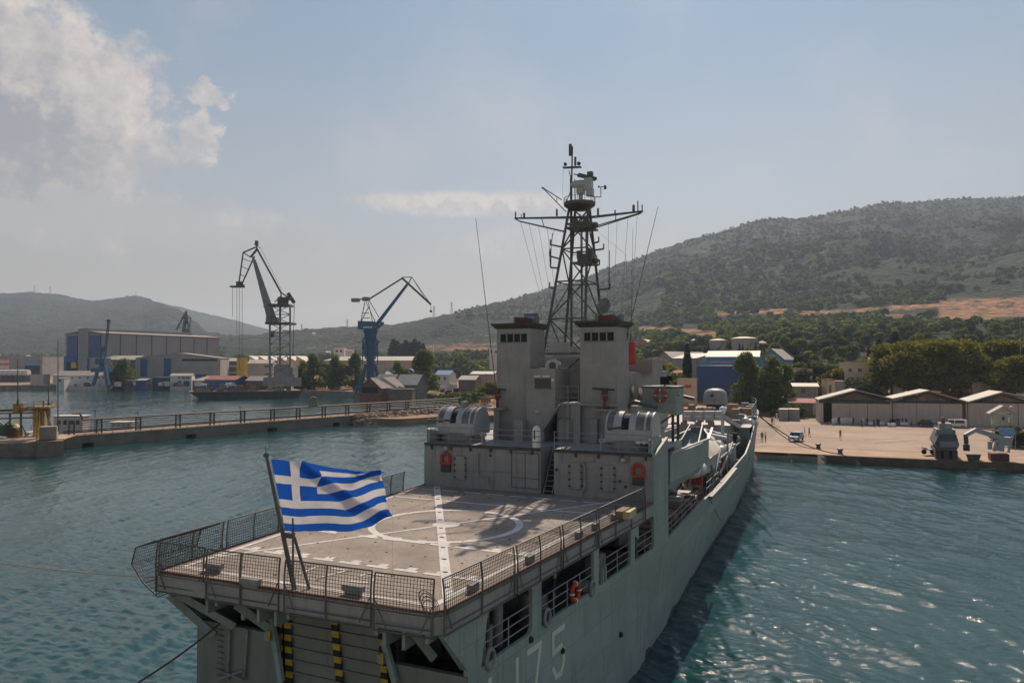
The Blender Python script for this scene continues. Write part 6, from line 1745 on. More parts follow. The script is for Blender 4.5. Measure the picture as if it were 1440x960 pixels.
# ---- vehicles
def car(loc, rz, label, mat, L=4.2, Wd=1.75, hh=1.45, van=False, cat="car", name="parked_car", group="vehicles by the quay", stripe=None):
    o = thing(name, label, cat, (0, 0, 0), group)
    h0 = .32; b = hh * (.56 if not van else .50)
    prof = [(-L / 2, h0), (-L / 2, b * .9), (-L / 2 + .1, b), (-L * .24, b + .06), (-L * .10, hh), (L * .28, hh), (L * .44, b + .1), (L / 2 - .02, b), (L / 2, h0)] if not van else [(-L / 2, h0), (-L / 2, b * .85), (-L * .38, b + .05), (-L * .25, hh), (L * .46, hh), (L / 2, hh - .15), (L / 2, h0)]
    m = MB(); m.prism([(x, -Wd / 2, z) for x, z in prof], (0, Wd, 0)); bo = m.build("body", mat, o); 
    bv = bo.modifiers.new("edge", "BEVEL"); bv.width = .07; bv.segments = 2; bv.limit_method = "ANGLE"
    def win(pts, y): w = MB(); w.prism([(x, y, z) for x, z in pts], (0, .012 if y > 0 else -.012, 0)); w.build("side_window", M_GLASS, o)
    for y in (Wd / 2 + .002, -Wd / 2 - .002):
        if not van: win([(-L * .20, b + .08), (-L * .10, hh - .1), (L * .06, hh - .1), (L * .06, b + .08)], y); win([(L * .08, b + .08), (L * .08, hh - .1), (L * .25, hh - .1), (L * .36, b + .1)], y)
        else: win([(-L * .33, b + .12), (-L * .23, hh - .12), (-L * .04, hh - .12), (-L * .04, b + .12)], y); win([(0, b + .12), (0, hh - .12), (L * .38, hh - .12), (L * .38, b + .12)], y)
    for (xa, za), (xb, zb), nm in ((((-L * .24, b + .06), (-L * .10, hh), "windscreen") if not van else ((-L * .38, b + .05), (-L * .25, hh), "windscreen")), (((L * .28, hh), (L * .44, b + .1), "rear_window") if not van else ((L / 2, b + .2), (L / 2, hh - .2), "rear_window"))):
        d = np.array([xb - xa, zb - za]); d /= np.linalg.norm(d); n = np.array([-d[1], d[0]]) * .014; n = n if n[1] >= 0 else -n
        if nm == "rear_window" and van: n = np.array([.014, 0])
        w = MB(); q = [(xa + d[0] * .1 + n[0], za + d[1] * .1 + n[1]), (xb - d[0] * .08 + n[0], zb - d[1] * .08 + n[1])]
        w.prism([(q[0][0], -Wd * .42, q[0][1]), (q[1][0], -Wd * .42, q[1][1]), (q[1][0], Wd * .42, q[1][1]), (q[0][0], Wd * .42, q[0][1])], (n[0] * .5, 0, n[1] * .5)); w.build(nm, M_GLASS, o)
    for sx in (-.31, .30):
        for sy in (-1, 1):
            w = MB(); w.cyl((L * sx, sy * (Wd / 2 - .17), .32), (L * sx, sy * (Wd / 2 + .02), .32), .32, n=16); wo = w.build("wheel", M_BLACK, o)
            w = MB(); w.cyl((L * sx, sy * (Wd / 2 + .021), .32), (L * sx, sy * (Wd / 2 + .035), .32), .19, n=12); w.build("rim", M_SUPL, wo)
    for sy in (-.6, .6):
        w = MB(); w.box((-L / 2 - .005, sy, b * .78), (.05, .3, .14)); w.build("headlight", M_WHITE, o); w = MB(); w.box((L / 2 + .005, sy, b * .8), (.05, .25, .16)); w.build("tail_light", M_RED, o)
    w = MB(); w.box((-L / 2 - .01, 0, .45), (.08, Wd * .9, .2)); w.box((L / 2 + .01, 0, .45), (.08, Wd * .9, .2)); w.build("bumper", M_BLACK if stripe is None else stripe, o)
    if stripe is not None: w = MB(); w.box((L * .08, 0, hh + .01), (L * .34, Wd * .8, .03)); w.build("roof_panel", stripe, o)
    o.location = tuple(map(float, loc)); o.rotation_euler = (0, 0, R(rz)); return o
M_CARB = paint("car_blue", (.03, .10, .30), .25, .05, 1); M_CARK = paint("car_dark", (.018, .022, .03), .2, .05, 1); M_CARW = paint("car_white", (.68, .67, .65), .25, .04, 1); M_CARS = paint("car_silver", (.30, .34, .42), .25, .04, 1)
p = PZ(1118.5, 621, 1.33); car((p[0], p[1] + 2, 1.33), 78, "small blue car with pale roof parked on the open apron under the bow line", M_CARB, 3.9, 1.7, 1.5, stripe=M_CARW)
p = PZ(1305, 599.6, 1.33); car((p[0], p[1], 1.33), 172, "dark hatchback parked against the hangar doors", M_CARK, 4.1)
p = PZ(1343, 601, 1.33); car((p[0], p[1], 1.33), -4, "white van parked by the hangar, behind the grey workboat", M_CARW, 4.4, 1.8, 1.75, van=True, cat="van", name="parked_van")
q = plan(1250, 212); car((q[0], q[1], gz(*q) + .1), 20, "silver-blue car parked below the cream house", M_CARS, 4.2)

# ---- quayside kit
def bollards():
    for px, py, lb in ((1150.8, 630.5, "dark bollard on the quay apron nearer the ship, a bow line made fast to it"), (1181.5, 637.8, "dark bollard close to the quay's edge, with the heavy bow line")):
        c = PZ(px, py, 1.19); m = MB(); m.lathe([(.42, 0), (.34, .1), (.30, .5), (.46, .62), (.46, .78), (.2, .88)], c, 14); o = m.build("bollard", M_DARK, None, smooth=True, org=tuple(c)); tag(o, lb, "bollard", "bollards on the quay")
bollards()
def containers():
    for x0, x1, lb in ((1095, 1108.6, "grey shipping container, the one nearer the ship, of a pair on the apron"), (1109.2, 1123, "grey shipping container of the pair, its sunny end towards the hangars")):
        a, b = PZ(x0, 591, 1.35), PZ(x1, 591, 1.35); h = 2.6; o = thing("shipping_container", lb, "container", ((a[0] + b[0]) / 2, (a[1] + b[1]) / 2, 1.35), "containers on the apron")
        m = MB(); m.box2((a[0], a[1], 1.37), (b[0], a[1] + 4.5, 1.35 + h)); m.build("box_body", M_SHED, o)
        k = MB(); n = 8
        for i in range(n): x = a[0] + (b[0] - a[0]) * (i + .5) / n; k.box2((x - .05, a[1] - .04, 1.45), (x + .05, a[1], 1.25 + h)); 
        k.build("rib", M_SHED, o)
        t = MB(); t.box2((a[0] - .05, a[1] - .1, 1.35 + h), (b[0] + .05, a[1] + 4.6, 1.43 + h)); t.build("roof_sheet", M_ROOFG, o)
containers()
def booth():
    d = 140.0; c = plan(1409, d); x, y = c; z0 = 1.35; zt = zat(582, d); zr = zat(571.5, d); zf = zat(598, d)
    o = thing("guard_booth", "pale green raised guard booth with a pitched roof, beside the bush", "booth", (x, y, z0))
    m = MB(); m.box2((x - 1.6, y, zf), (x + 1.6, y + 2.6, zt)); m.build("cabin", paint("pale_green_panel", (.34, .36, .29), .8, .15, .8, streak=.3), o)
    r = MB(); r.prism([(x - 2.3, y - .5, zt - .1), (x, y - .5, zr), (x + 2.2, y - .5, zt - .1), (x + 2.2, y - .5, zt + .1), (x, y - .5, zr + .2), (x - 2.3, y - .5, zt + .1)], (0, 3.6, 0)); r.build("roof", M_ROOFG, o)
    for sx in (-1.4, 1.4):
        for sy in (.2, 2.4): l = MB(); l.box((x + sx, y + sy, (z0 + zf) / 2), (.16, .16, zf - z0 + .1)); l.build("stilt", M_GREY, o)
    w = MB(); w.box2((x - .2, y - .03, zt - 1.1), (x + .2, y - .003, zt - .5)); w.build("window", M_GLASS, o); w = MB(); w.box2((x + .75, y - .03, zt - 1.5), (x + 1.0, y - .003, zt - .6)); w.build("notice", M_WHITE, o)
    f = MB(); q = plan(1421, 134); f.cyl((q[0], q[1], 1.35), (q[0], q[1], zat(575, 134)), .06, n=8); f.sphere((q[0], q[1], zat(572.5, 134)), .38, 10, 6, (1, 1, .7)); f = f.build("floodlight_post", M_SUPL, None, org=(q[0], q[1], 1.35)); tag(f, "slim post with a round white lamp at the guard booth's roof corner", "lamp post")
    q = plan(1396.5, 127); f = MB(); f.cyl((q[0], q[1], 1.35), (q[0], q[1], zat(593, 127)), .05, n=8); f.box((q[0], q[1], zat(592.5, 127)), (.3, .15, .25)); f.cyl((q[0] - .3, q[1], 1.35), (q[0] - .3, q[1], 4.6), .06, n=6); f = f.build("short_lamp_post", M_SUPL, None, org=(q[0], q[1], 1.35)); tag(f, "short lamp post in front of the guard booth's stilts", "lamp post")
    d2 = 118; a, b = plan(1404, d2), plan(1426, d2); o = thing("blue_board", "blue-grey board on posts beside the loader crane", "board", ((a[0] + b[0]) / 2, a[1], 1.30)); m = MB(); m.prism([(a[0], a[1], zat(611, d2)), (b[0], b[1], zat(611, d2)), (b[0], b[1] + .8, zat(602.5, d2)), (a[0], a[1] + .8, zat(602.5, d2))], (0, .08, .05)); m.build("board_sheet", M_ROOFB, o)
    for q in (a, b): l = MB(); l.cyl((q[0], q[1] + .3, 1.25), (q[0], q[1] + .3, zat(606, d2)), .05, n=6); l.build("post", M_GREY, o)
booth()
def loader():
    d = 106.0; P = lambda px, py, k=0: PD(px, py, d + k)
    c = plan(1404, d); o = thing("loader_crane", "grey knuckle-boom loader crane reaching left over the quay edge", "crane", (c[0], c[1], 1.25))
    m = MB(); m.box2((P(1392, 640)[0], c[1] - 1, 1.25), (P(1416, 640)[0], c[1] + 1.6, P(1400, 637)[2])); m.build("base_block", M_RUSTY, o)
    m = MB(); m.beam(P(1406, 634), P(1408, 614), .9, .8); m.box(P(1415, 620), (1.1, 1.4, 1.2)); m.beam(P(1398, 634), P(1402, 620), .35, .35); m.beam(P(1418, 636), P(1424, 612), .25, .25); m.box(P(1392, 626), (.5, .6, 1.1)); m.build("column", M_SUPL, o)
    m = MB(); m.beam(P(1412, 617), P(1372, 604.5), .5, .62); m.build("main_boom", M_SUPL, o)
    m = MB(); m.beam(P(1373, 603.5), P(1356.5, 612.5), .42, .5); m.build("jib", M_SUPL, o)
    m = MB(); m.beam(P(1358, 611), P(1359, 624), .42, .4); m.box(P(1359, 629), (.75, .7, .9)); m.build("grab", M_DARK, o)
    m = MB(); m.cyl(P(1405, 606), P(1378, 602), .1, n=8); m.cyl(P(1404, 618), P(1388, 611), .12, n=8); m.build("hydraulic_ram", M_GREY, o)
    a, b = P(1362, 633), P(1377, 633); m = MB(); m.prism([(a[0], a[1], 1.25), (b[0], b[1], 1.25), (b[0] + .25, b[1], 2.05), (a[0] - .25, a[1], 2.05)], (0, 1.3, 0)); s = m.build("skip", paint("skip_green", (.05, .075, .05), .7, .3, 1, rust=.4), None, org=(a[0], a[1], 1.25)); tag(s, "low dark green skip under the loader crane's arm", "skip")
loader()
def workboat():
    d = 107.5; c = plan(1329, d); y0 = c[1]; X_ = lambda px: plan(px, d)[0]; Zq = lambda py: zat(py, d)
    o = thing("workboat", "boxy dark grey workboat with a pale band and stub mast, standing on the quay", "workboat", (c[0], y0, 1.25))
    x0, x1, xc = X_(1313), X_(1346), c[0]
    m = MB(); sec = [(x0 + .5, Zq(633)), (x1 - .4, Zq(633)), (x1, Zq(624)), (x1 - .35, Zq(610)), (x0 + .6, Zq(610)), (x0, Zq(624))]
    m.prism([(x, y0, z) for x, z in sec], (0, 8.5, 0)); m.build("boat_hull", paint("workboat_grey", (.10, .105, .115), .6, .2, .6), o)
    b = MB(); b.box2((X_(1320), y0 - .06, Zq(628)), (X_(1345), y0 - .003, Zq(620))); b.build("stern_band", paint("pale_band", (.30, .26, .27), .7, .1, 1), o)
    w = MB(); w.box2((X_(1316), y0 + .6, Zq(610)), (X_(1342), y0 + 5, Zq(604))); w.box2((X_(1321), y0 + 1.2, Zq(604)), (X_(1338), y0 + 4, Zq(596))); w.build("wheelhouse", M_SHED, o)
    w = MB(); w.box2((X_(1324), y0 + 1.6, Zq(597)), (X_(1329), y0 + 2.4, Zq(588))); w.build("stub_mast", M_BRICK, o)
    w = MB(); w.box2((X_(1328.5), y0 + 1.17, Zq(603)), (X_(1336), y0 + 1.197, Zq(597.5))); w.build("window", M_SUPL, o)
    for px in (1318, 1329, 1340): k = MB(); k.box2((X_(px - 4), y0 + .3, 1.20), (X_(px + 4), y0 + 7.5, Zq(632.5))); k.build("keel_block", M_DARK, o)
    r_ = MB(); rail(r_, [(x0 + .6, y0 + .2, Zq(610)), (x0 + .6, y0 + 7, Zq(610))], .9, 2, 1.2); r_.build("side_rail", M_RAIL, o)
    d2 = 112; a, b = plan(1296, d2), plan(1311, d2); o = thing("boat_trailer", "small pale open trailer beside the grey workboat", "trailer", ((a[0] + b[0]) / 2, a[1], 1.25))
    m = MB(); m.beam((a[0], a[1], 2.25), (b[0], b[1] + .5, 1.85), .5, .16); m.beam((a[0], a[1] + 1, 2.25), (b[0], b[1] + 1.5, 1.85), .5, .16); m.box(((a[0] + b[0]) / 2, a[1] + .7, 2.10), (1.0, 1.3, .12)); m.build("trailer_frame", M_SUPL, o)
    for dx in (-.4, .4): m = MB(); m.cyl(((a[0] + b[0]) / 2 + dx * 1.4, a[1] + .6, 1.70), ((a[0] + b[0]) / 2 + dx * 1.4, a[1] + .8, 1.70), .36, n=14); m.build("wheel", M_BLACK, o)
workboat()

# ---- buildings on the right bank
building("open_shed", "low open-fronted shed between the containers and the first hangar", "shed", 1110, 1151, 174, 172, 567, 7, "shed", .8, M_DSHED, M_ROOFR, [("post", 1125, 566, 1126.5, 584, M_SHED), ("post", 1143, 566, 1150, 584, M_SHED)])
building("white_building", "white flat-roofed building with four arched windows behind the poplars", "building", 1100, 1142, 216, 214, 519, 12, "flat", 0, M_WALLW, M_ROOFR, winrow((1118, 1123.5, 1129, 1136), 528.5, 533, 2.3))
building("grey_shed", "low grey shed with a lean-to roof in front of the white building", "shed", 1115, 1150, 196, 194, 544, 6, "shed", .8, M_SHED, M_ROOFG, [("door", 1126, 546, 1133, 553, M_DSHED)])
building("pump_house", "small pale hut with a rusty flat roof left of the cream house", "hut", 1163, 1174, 192, 192, 534.5, 4, "flat", 0, M_CREAM, M_ROOFR, [("door", 1166, 541, 1169, 552, M_DSHED)])
building("tank_shed", "grey metal cabin standing against the pale hut", "cabin", 1174.4, 1187, 192.5, 192, 536.5, 4, "flat", 0, M_SHED, M_ROOFG)
o, P, L, z0, z1 = building("cream_house", "cream two-storey house with three dark windows and a roof turret", "house", 1187.5, 1248, 202, 199, 510, 11, "flat", 0, M_CREAM, M_CREAM,
    [("window", 1193.5, 518, 1197.5, 522.5), ("window", 1206.5, 518, 1212, 522.5), ("window", 1222, 518, 1227.5, 522.5), ("balcony", 1212, 530.5, 1247, 532.5, M_WALLW, .9), ("shopfront", 1214, 533, 1246, 548, M_WALLW, .08), ("door", 1204, 529.5, 1208, 538, M_SHED), ("garage_door", 1217, 540, 1227, 547, M_RED, .1)])
t = MB(); t.prism([P(L * .62, .5, z1 + .2), P(L * .86, .5, z1 + .2), P(L * .86, 5, z1 + .2), P(L * .62, 5, z1 + .2)], (0, 0, 1.5)); tt = t.build("turret", M_CREAM, o)
t = MB(); t.prism([P(L * .6, .3, z1 + 1.72), P(L * .88, .3, z1 + 1.72), P(L * .74, 2.7, z1 + 2.3)], (0, 0, .05)); t.prism([P(L * .6, .3, z1 + 1.7), P(L * .88, .3, z1 + 1.7), P(L * .88, 5.2, z1 + 1.7), P(L * .6, 5.2, z1 + 1.7)], (0, 0, .1)); t.build("turret_roof", M_ROOFR, tt)
building("transformer_hut", "small windowless concrete hut on the bank right of the cream house", "hut", 1255.5, 1269, 190, 189, 541.5, 4, "flat", 0, M_CONC, M_CONC)
building("stone_wall", "long weathered stone retaining wall behind the last hangar", "wall", 1366, 1428, 184, 182, 537.5, 1.0, "flat", 0, paint("patchy_stone", (.30, .25, .18), .95, .4, .6, fine=.4), M_CONC)
building("gatehouse", "small white gatehouse with a red roof at the end of the stone wall", "hut", 1428.5, 1462, 180, 178, 541, 6, "gable", .9, M_WALLW, M_ROOFR, [("window", 1432, 543, 1440, 553)])
building("blue_store", "deep blue windowless box-shaped store right behind the ship's bow", "store", 980, 1036, 222, 214, 515, 16, "flat", 0, M_BLUE, M_ROOFB)
building("blue_hall", "large light blue hall with a pale ridged roof behind the blue store", "hall", 993, 1067, 268, 262, 502, 24, "gable", 2.2, paint("light_blue_cladding", (.045, .20, .46), .5, .1, .2, lines=((.9, .44, 0), 1.5, .05)), M_ROOFG, [("strip_window", 997, 507.5, 1035, 510.5, M_ROOFG)])
building("blue_annex", "light blue gabled annex at the right end of the big blue hall", "hall", 1067.6, 1102, 262, 258, 505, 22, "end", 3.6, paint("annex_blue", (.09, .21, .38), .5, .1, .2), M_ROOFG)
building("pale_warehouse", "pale gabled warehouse with a plain front, left of the cypress", "warehouse", 925, 944, 305, 300, 503, 26, "end", 2.4, M_SHED, M_ROOFG, [("door", 934, 505, 938, 517, M_SUPL)])
building("long_warehouse", "long grey warehouse wall partly behind the cypress tree", "warehouse", 944.5, 979, 300, 292, 504, 24, "gable", 2.0, M_SHED, M_ROOFG)
building("brown_shed", "low brown-roofed shed beside the yellow bush near the ship", "shed", 942, 955, 240, 238, 526, 8, "gable", 1.0, M_BRICK, M_ROOFR)
building("site_wall", "pale low wall with a red sign left of the deep blue store", "wall", 952, 979, 214, 211, 533, .8, "flat", 0, M_CREAM, M_CREAM, [("sign", 964.5, 541, 972, 545, M_RED)])
building("domed_hall", "pinkish hall with a white arched roof on the rise behind the ship", "hall", 890, 912, 520, 516, 487, 20, "arch", 5.0, M_PINK, M_WALLW, [("band", 892, 488, 910, 490, M_WALLW)])
building("white_tower", "narrow white block left of the fuel tanks", "building", 935, 945, 470, 468, 479, 8, "flat", 0, M_WALLW, M_WALLW)
building("white_villa", "white villa high on the wooded slope right of the fuel tanks", "house", 1130, 1159, 430, 426, 478, 10, "flat", 0, M_WALLW, M_ROOFR, winrow((1134, 1141, 1148), 480.5, 484, 3))
building("white_kiosk", "little white block in the trees right of the white tower", "hut", 946, 954, 455, 455, 487, 6, "flat", 0, M_WALLW, M_WALLW)
def tanks():
    for x0, x1, yt, yb, d, lb in ((1028, 1064, 476, 496, 400, "largest fuel tank with a low domed lid and dark stairs"), (998, 1021, 478.5, 492, 440, "mid-sized grey fuel tank next to the largest one"), (971.5, 985, 478.5, 492, 450, "small pale fuel tank at the end of the row nearest the ship"), (1066, 1078, 482, 492, 430, "short tank half hidden behind cypresses beside the largest tank")):
        c = plan((x0 + x1) / 2, d); r = (x1 - x0) / 2 * d / F; zb = zat(yb, d) - 3; zt = zat(yt + .8, d)
        o = thing("fuel_tank", lb, "tank", (c[0], c[1], zb), "fuel tanks on the rise"); m = MB(); m.lathe([(r, zb), (r, zt)], (c[0], c[1], 0), 32); m.build("shell", paint("tank_shell", (.42, .35, .28), .7, .12, .3, streak=.3), o, smooth=True)
        t = MB(); t.lathe([(r + .25, zt), (r + .25, zt + .3), (r * .7, zt + .9), (r * .3, zt + 1.3), (.01, zt + 1.4)], (c[0], c[1], 0), 32); t.build("lid", paint("tank_lid", (.55, .42, .27), .7, .1, .3), o, smooth=True)
        s = MB(); n = FH * -1
        for k in range(12):
            a = math.atan2(n[1], n[0]) - .5 + k * .09; s.box((c[0] + (r + .5) * math.cos(a), c[1] + (r + .5) * math.sin(a), zb + 2 + (zt - zb - 2) * k / 12), (.9, .9, .15))
        s.build("stair", M_DARK, o)
tanks()
def pylon(px, y0, d, h, label, w=None):
    c = plan(px, d); zb = gz(*c) if d < 4000 else zat(y0 + 3, d); zb = min(zb, zat(y0, d)); top = zat(y0, d) + h
    m = MB(); w = w or h * .10
    for sx, sy in ((-1, -1), (1, -1), (1, 1), (-1, 1)): m.beam((c[0] + sx * w, c[1] + sy * w, zb - 2), (c[0], c[1], top), .5, .5)
    for k in range(1, 6):
        f = 1 - k / 6; z = zb + (top - zb) * k / 6; m.box((c[0], c[1], z), (w * 2.2 * f + .5, w * 2.2 * f + .5, .4))
    for f in (.72, .86): z = zb + (top - zb) * f; m.beam((c[0] - h * .16, c[1], z), (c[0] + h * .16, c[1], z), .5, .6)
    o = m.build("power_pylon", M_GREY, None, org=(c[0], c[1], zb)); tag(o, label, "pylon", "pylons on the ridges"); return o
pylon(1311, 288, 2190, 22, "thin lattice pylon on the crest of the big hill"); pylon(610, 446, 1850, 30, "lattice pylon on the low ridge beside the blue crane's hook"); pylon(635, 440, 1900, 30, "lattice pylon on the low ridge just left of the ship's port aerial"); pylon(47, 411, 3150, 34, "slender pylon, first from the picture's edge on the far mountain"); pylon(69, 414.5, 3150, 38, "tallest pylon on the far mountain, with its neighbour close by"); pylon(190, 418, 3190, 26, "pylon on the rounded summit of the far mountain"); pylon(424, 467, 1690, 20, "pylon on the low ridge right of the big grey crane"); pylon(488, 463, 1740, 24, "pylon on the low ridge left of the blue crane's cab")
def flagpole():
    q = plan(1435, 202); m = MB(); m.cyl((q[0], q[1], gz(*q)), (q[0], q[1], zat(448, 202)), .09, .04, n=8); m.sphere((q[0], q[1], zat(447.5, 202)), .14, 8, 6); m.cyl((q[0], q[1], gz(*q)), (q[0], q[1], gz(*q) + .8), .2, n=8); o = m.build("tall_pole", M_SUPL, None, org=(q[0], q[1], gz(*q))); tag(o, "tall thin pale pole in front of the pines by the gatehouse", "pole")
flagpole()
# ================================================================== the left bank: causeway, yard, cranes
M_PIPE = paint("brown_pipe", (.20, .125, .085), .6, .2, .8, rust=.3); M_PYEL = paint("platform_yellow", (.42, .25, .05), .6, .25, 1.2, rust=.75, streak=.3)
C0, C1 = plan(93, 131), plan(480, 180.5); CDV = (C1 - C0) / np.linalg.norm(C1 - C0); CNV = np.array([-CDV[1], CDV[0]])
def CP(u, v, z): q = C0 + CDV * u + CNV * v; return np.array([q[0], q[1], z])
def cu(px): r = PV(px, 600, C0, C1); return (r[:2] - C0) @ CDV
CL = cu(590)
def causeway():
    o = thing("causeway", "concrete causeway with drain openings running across the basin to the shore", "causeway", CP(0, 0, 0))
    m = MB(); us = [0] + [cu(x) for x in (116, 133, 262, 276, 376, 390, 468, 478)] + [CL]
    for i, (a, b) in enumerate(zip(us[:-1], us[1:])):
        z0 = -1 if i % 2 == 0 else .75
        m.prism([CP(a, 0, z0), CP(b, 0, z0), CP(b, 4.5, z0), CP(a, 4.5, z0)], (0, 0, 2.05 - z0))
    m.build("wall", paint("causeway_concrete", (.20, .175, .135), .9, .2, .4, streak=.55, grime=(.09, .085, .05), fine=.3), o)
    t = MB(); t.prism([CP(0, -.12, 2.06), CP(CL, -.12, 2.06), CP(CL, 4.6, 2.06), CP(0, 4.6, 2.06)], (0, 0, .14)); t.build("deck_slab", M_PALE, o)
    b = MB()
    for i in range(1, len(us) - 1, 2):
        b.piece().prism([CP(us[i], 1.5, -1), CP(us[i + 1], 1.5, -1), CP(us[i + 1], 1.7, -1), CP(us[i], 1.7, -1)], (0, 0, 1.8))
    b.build("drain_opening", M_BLACK, o)
    k = MB()
    for u in np.arange(1, CL, 2.4): k.box(CP(u, .15, 2.35), (.08, .08, .35))
    for z in (2.5,): k.cyl(CP(0, .15, z), CP(CL, .15, z), .03, n=5)
    k.build("kerb_rail", M_DARK, o)
causeway()
def pipe_rack():
    o = thing("pipe_rack", "long rack of brown pipes on posts running along the causeway", "pipe rack", CP(0, 1.5, 2.2))
    a, b, c, d = cu(118), cu(440), cu(452), CL + 18
    zt = 4.75
    m = MB(); m.tube([CP(cu(108), 1.5, zt + 1.2), CP(cu(117), 1.5, zt + 1.2), CP(cu(119), 1.5, zt + .9), CP(cu(121), 1.5, zt + .1), CP(cu(124), 1.5, zt)] + [CP(b, 1.5, zt), CP(b + .4, 1.5, zt + .3), CP(b + .4, 1.5, zt + 2.0), CP(b + 1.0, 1.5, zt + 2.2), CP(c - 1.0, 1.5, zt + 2.2), CP(c - .4, 1.5, zt + 2.0), CP(c - .4, 1.5, zt + .3), CP(c, 1.5, zt), CP(d, 1.5, zt)], .17, 10); m.build("main_pipe", M_PIPE, o, smooth=True)
    for z, r in ((4.25, .07), (3.85, .06), (3.4, .06), (2.95, .1), (2.65, .13)):
        m = MB(); m.cyl(CP(a if z > 3 else cu(95), 1.7, z), CP(d, 1.7, z), r, n=8); m.build("pipe", M_MAST, o, smooth=True)
    for px in (106, 145, 200, 256, 304, 347, 389, 425, 461, 494, 524, 552, 578):
        u = cu(px); p = MB()
        for s in (-.45, .45): p.box(CP(u + s, 1.5, 3.45), (.16, .35, 2.6), math.atan2(CDV[1], CDV[0]))
        for z in (4.5, 4.05, 3.6, 3.2): p.beam(CP(u - .45, 1.5, z), CP(u + .45, 1.5, z), .12, .1)
        p.build("rack_post", M_MAST, o)
    for px, y0, lb in ((141.5, 577, "little lamp post at the bend where the brown pipe drops to the causeway"), (346, 571, "little lamp post on the middle of the causeway"), (202, 580, "short double-armed fitting on top of the pipe rack")):
        u = cu(px); c0 = CP(u, 2.2, 2.2); top = PV(px, y0, CP(0, 2.2, 0)[:2], CP(10, 2.2, 0)[:2])[2]; l = MB(); l.cyl(c0, (c0[0], c0[1], top), .06, n=6); l.box((c0[0] - .2, c0[1], top), (.7, .25, .15)); x = l.build("lamp_post", M_MAST, None, org=tuple(c0)); tag(x, lb, "lamp post", "small lamps on the causeway")
pipe_rack()
def pier_head():
    d = 121.0
    def q(px, dd=d): return plan(px, dd)
    A, B = q(-60, 118), q(55, 121); B2, C2 = q(55, 119.5), q(92, 121.5)
    o = thing("pier_head", "stained concrete pier head at the near end of the causeway", "pier", (B[0], B[1], 0))
    m = MB(); m.wall(A, B, -1, 2.2, 9); m.wall(B2, C2, -1, 2.45, 9); m.build("pier_block", paint("pier_concrete", (.24, .19, .135), .9, .25, .5, streak=.7, grime=(.12, .08, .035), fine=.3), o)
    t = MB(); t.wall(plan(56, 122), plan(92, 123), 2.46, 2.58, 7); t.wall(q(-60, 119), q(55, 122), 2.21, 2.3, 7); t.build("deck_slab", M_PALE, o)
    d = 126
    o = thing("loading_platform", "rust-streaked yellow loading platform with stairs and railings on the pier head", "platform", (*plan(60, d), 2.5))
    P = lambda px, py, k=0: PD(px, py, d + k)
    s = MB()
    for px, k in ((49, 0), (53, 0), (58, 0), (62, 2), (52, 3), (69, 1)): s.piece().beam((*P(px, 600, k)[:2], 2.5), P(px, 572, k), .35, .35)
    s.build("column", M_PYEL, o)
    s = MB(); s.piece().box(P(63, 572, 1), (3.6, 3.2, .3), YAW); s.piece().box(P(49, 576, 1), (.8, 3, .25), YAW); s.build("top_deck", M_PYEL, o)
    r_ = MB()
    rail(r_, [P(47, 573, -.5), P(79, 571, -.5), P(79, 571, 2.5), P(47, 573, 2.5), P(47, 573, -.5)], 1.0, 3, .8, .03, .035); rail(r_, [P(46, 585, -.5), P(46, 600, -.5)], .8, 2, .8, .03, .03); r_.build("platform_rail", M_PYEL, o)
    l = MB(); l.beam(P(64, 574), P(70, 600), .3, .12); l.beam(P(66, 574, 1), P(72, 600, 1), .3, .12); l.cyl(P(56, 575, -.2), P(60, 604, -.2), .12, n=8); l.beam(P(61, 564), P(66, 568), .15, .15); l.beam(P(61, 564), P(61, 572), .15, .15); l.build("platform_stair", M_MAST, o)
    for k, y in enumerate((577, 581, 588)):
        w = MB(); w.beam(PD(-40, y + 1, d), P(48, y - 1), .5 if k < 2 else .3, .35 if k == 0 else .25); w.build("feed_pipe", M_MAST if k == 0 else M_PIPE, o)
    r2 = MB(); rail(r2, [PD(-40, 580, d - .5), P(20, 578, -.5), P(33, 577, -.5), P(48, 577, -.5)], 1.1, 3, 1.3, .03, .03); r2.build("walkway_rail", M_PYEL, o)
    w = MB(); w.piece().box(P(25, 573), (1.1, 1.0, 1.5)); w.piece().box(P(34, 575), (.9, .8, .7)); w.build("valve_box", M_PYEL, o)
    c2 = MB()
    for a, b in (((-2, 604), (14, 592)), ((14, 604), (-2, 592)), ((14, 612), (14, 582)), ((29.5, 612), (29.5, 580)), ((16, 600), (30, 606)), ((30, 596), (38, 612))): c2.piece().beam(P(*a), P(*b), .3 if a[0] == b[0] else .16, .2)
    c2.build("trestle", M_MAST, o)
    g = MB(); c = P(8, 605); g.cyl((c[0] - .9, c[1], c[2]), (c[0] + .9, c[1], c[2]), 1.0, n=16); x = g.build("storage_drum", paint("drum_green", (.035, .05, .035), .6, .3, 1), None, org=tuple(c)); tag(x, "large dark green drum under the yellow walkway", "drum")
    g = MB(); c = P(20, 606, 2); g.lathe([(1.1, 2.3), (1.1, 4.0), (.4, 4.6)], (c[0], c[1], 0), 14); g.cyl((c[0] + 1.6, c[1], 2.4), (c[0] + 1.6, c[1], 3.6), .5, n=10); x = g.build("yellow_hopper", M_PYEL, None, org=(c[0], c[1], 2.3)); tag(x, "yellow hopper standing behind the trestle", "hopper")
    g = MB(); a, b = plan(57, 121), plan(81.5, 122); g.wall(a, b, 2.6, zat(600, 121), 2.4); x = g.build("concrete_block", M_CONC, None, org=(*a, 2.6)); tag(x, "big square concrete block on the end of the pier head", "block")
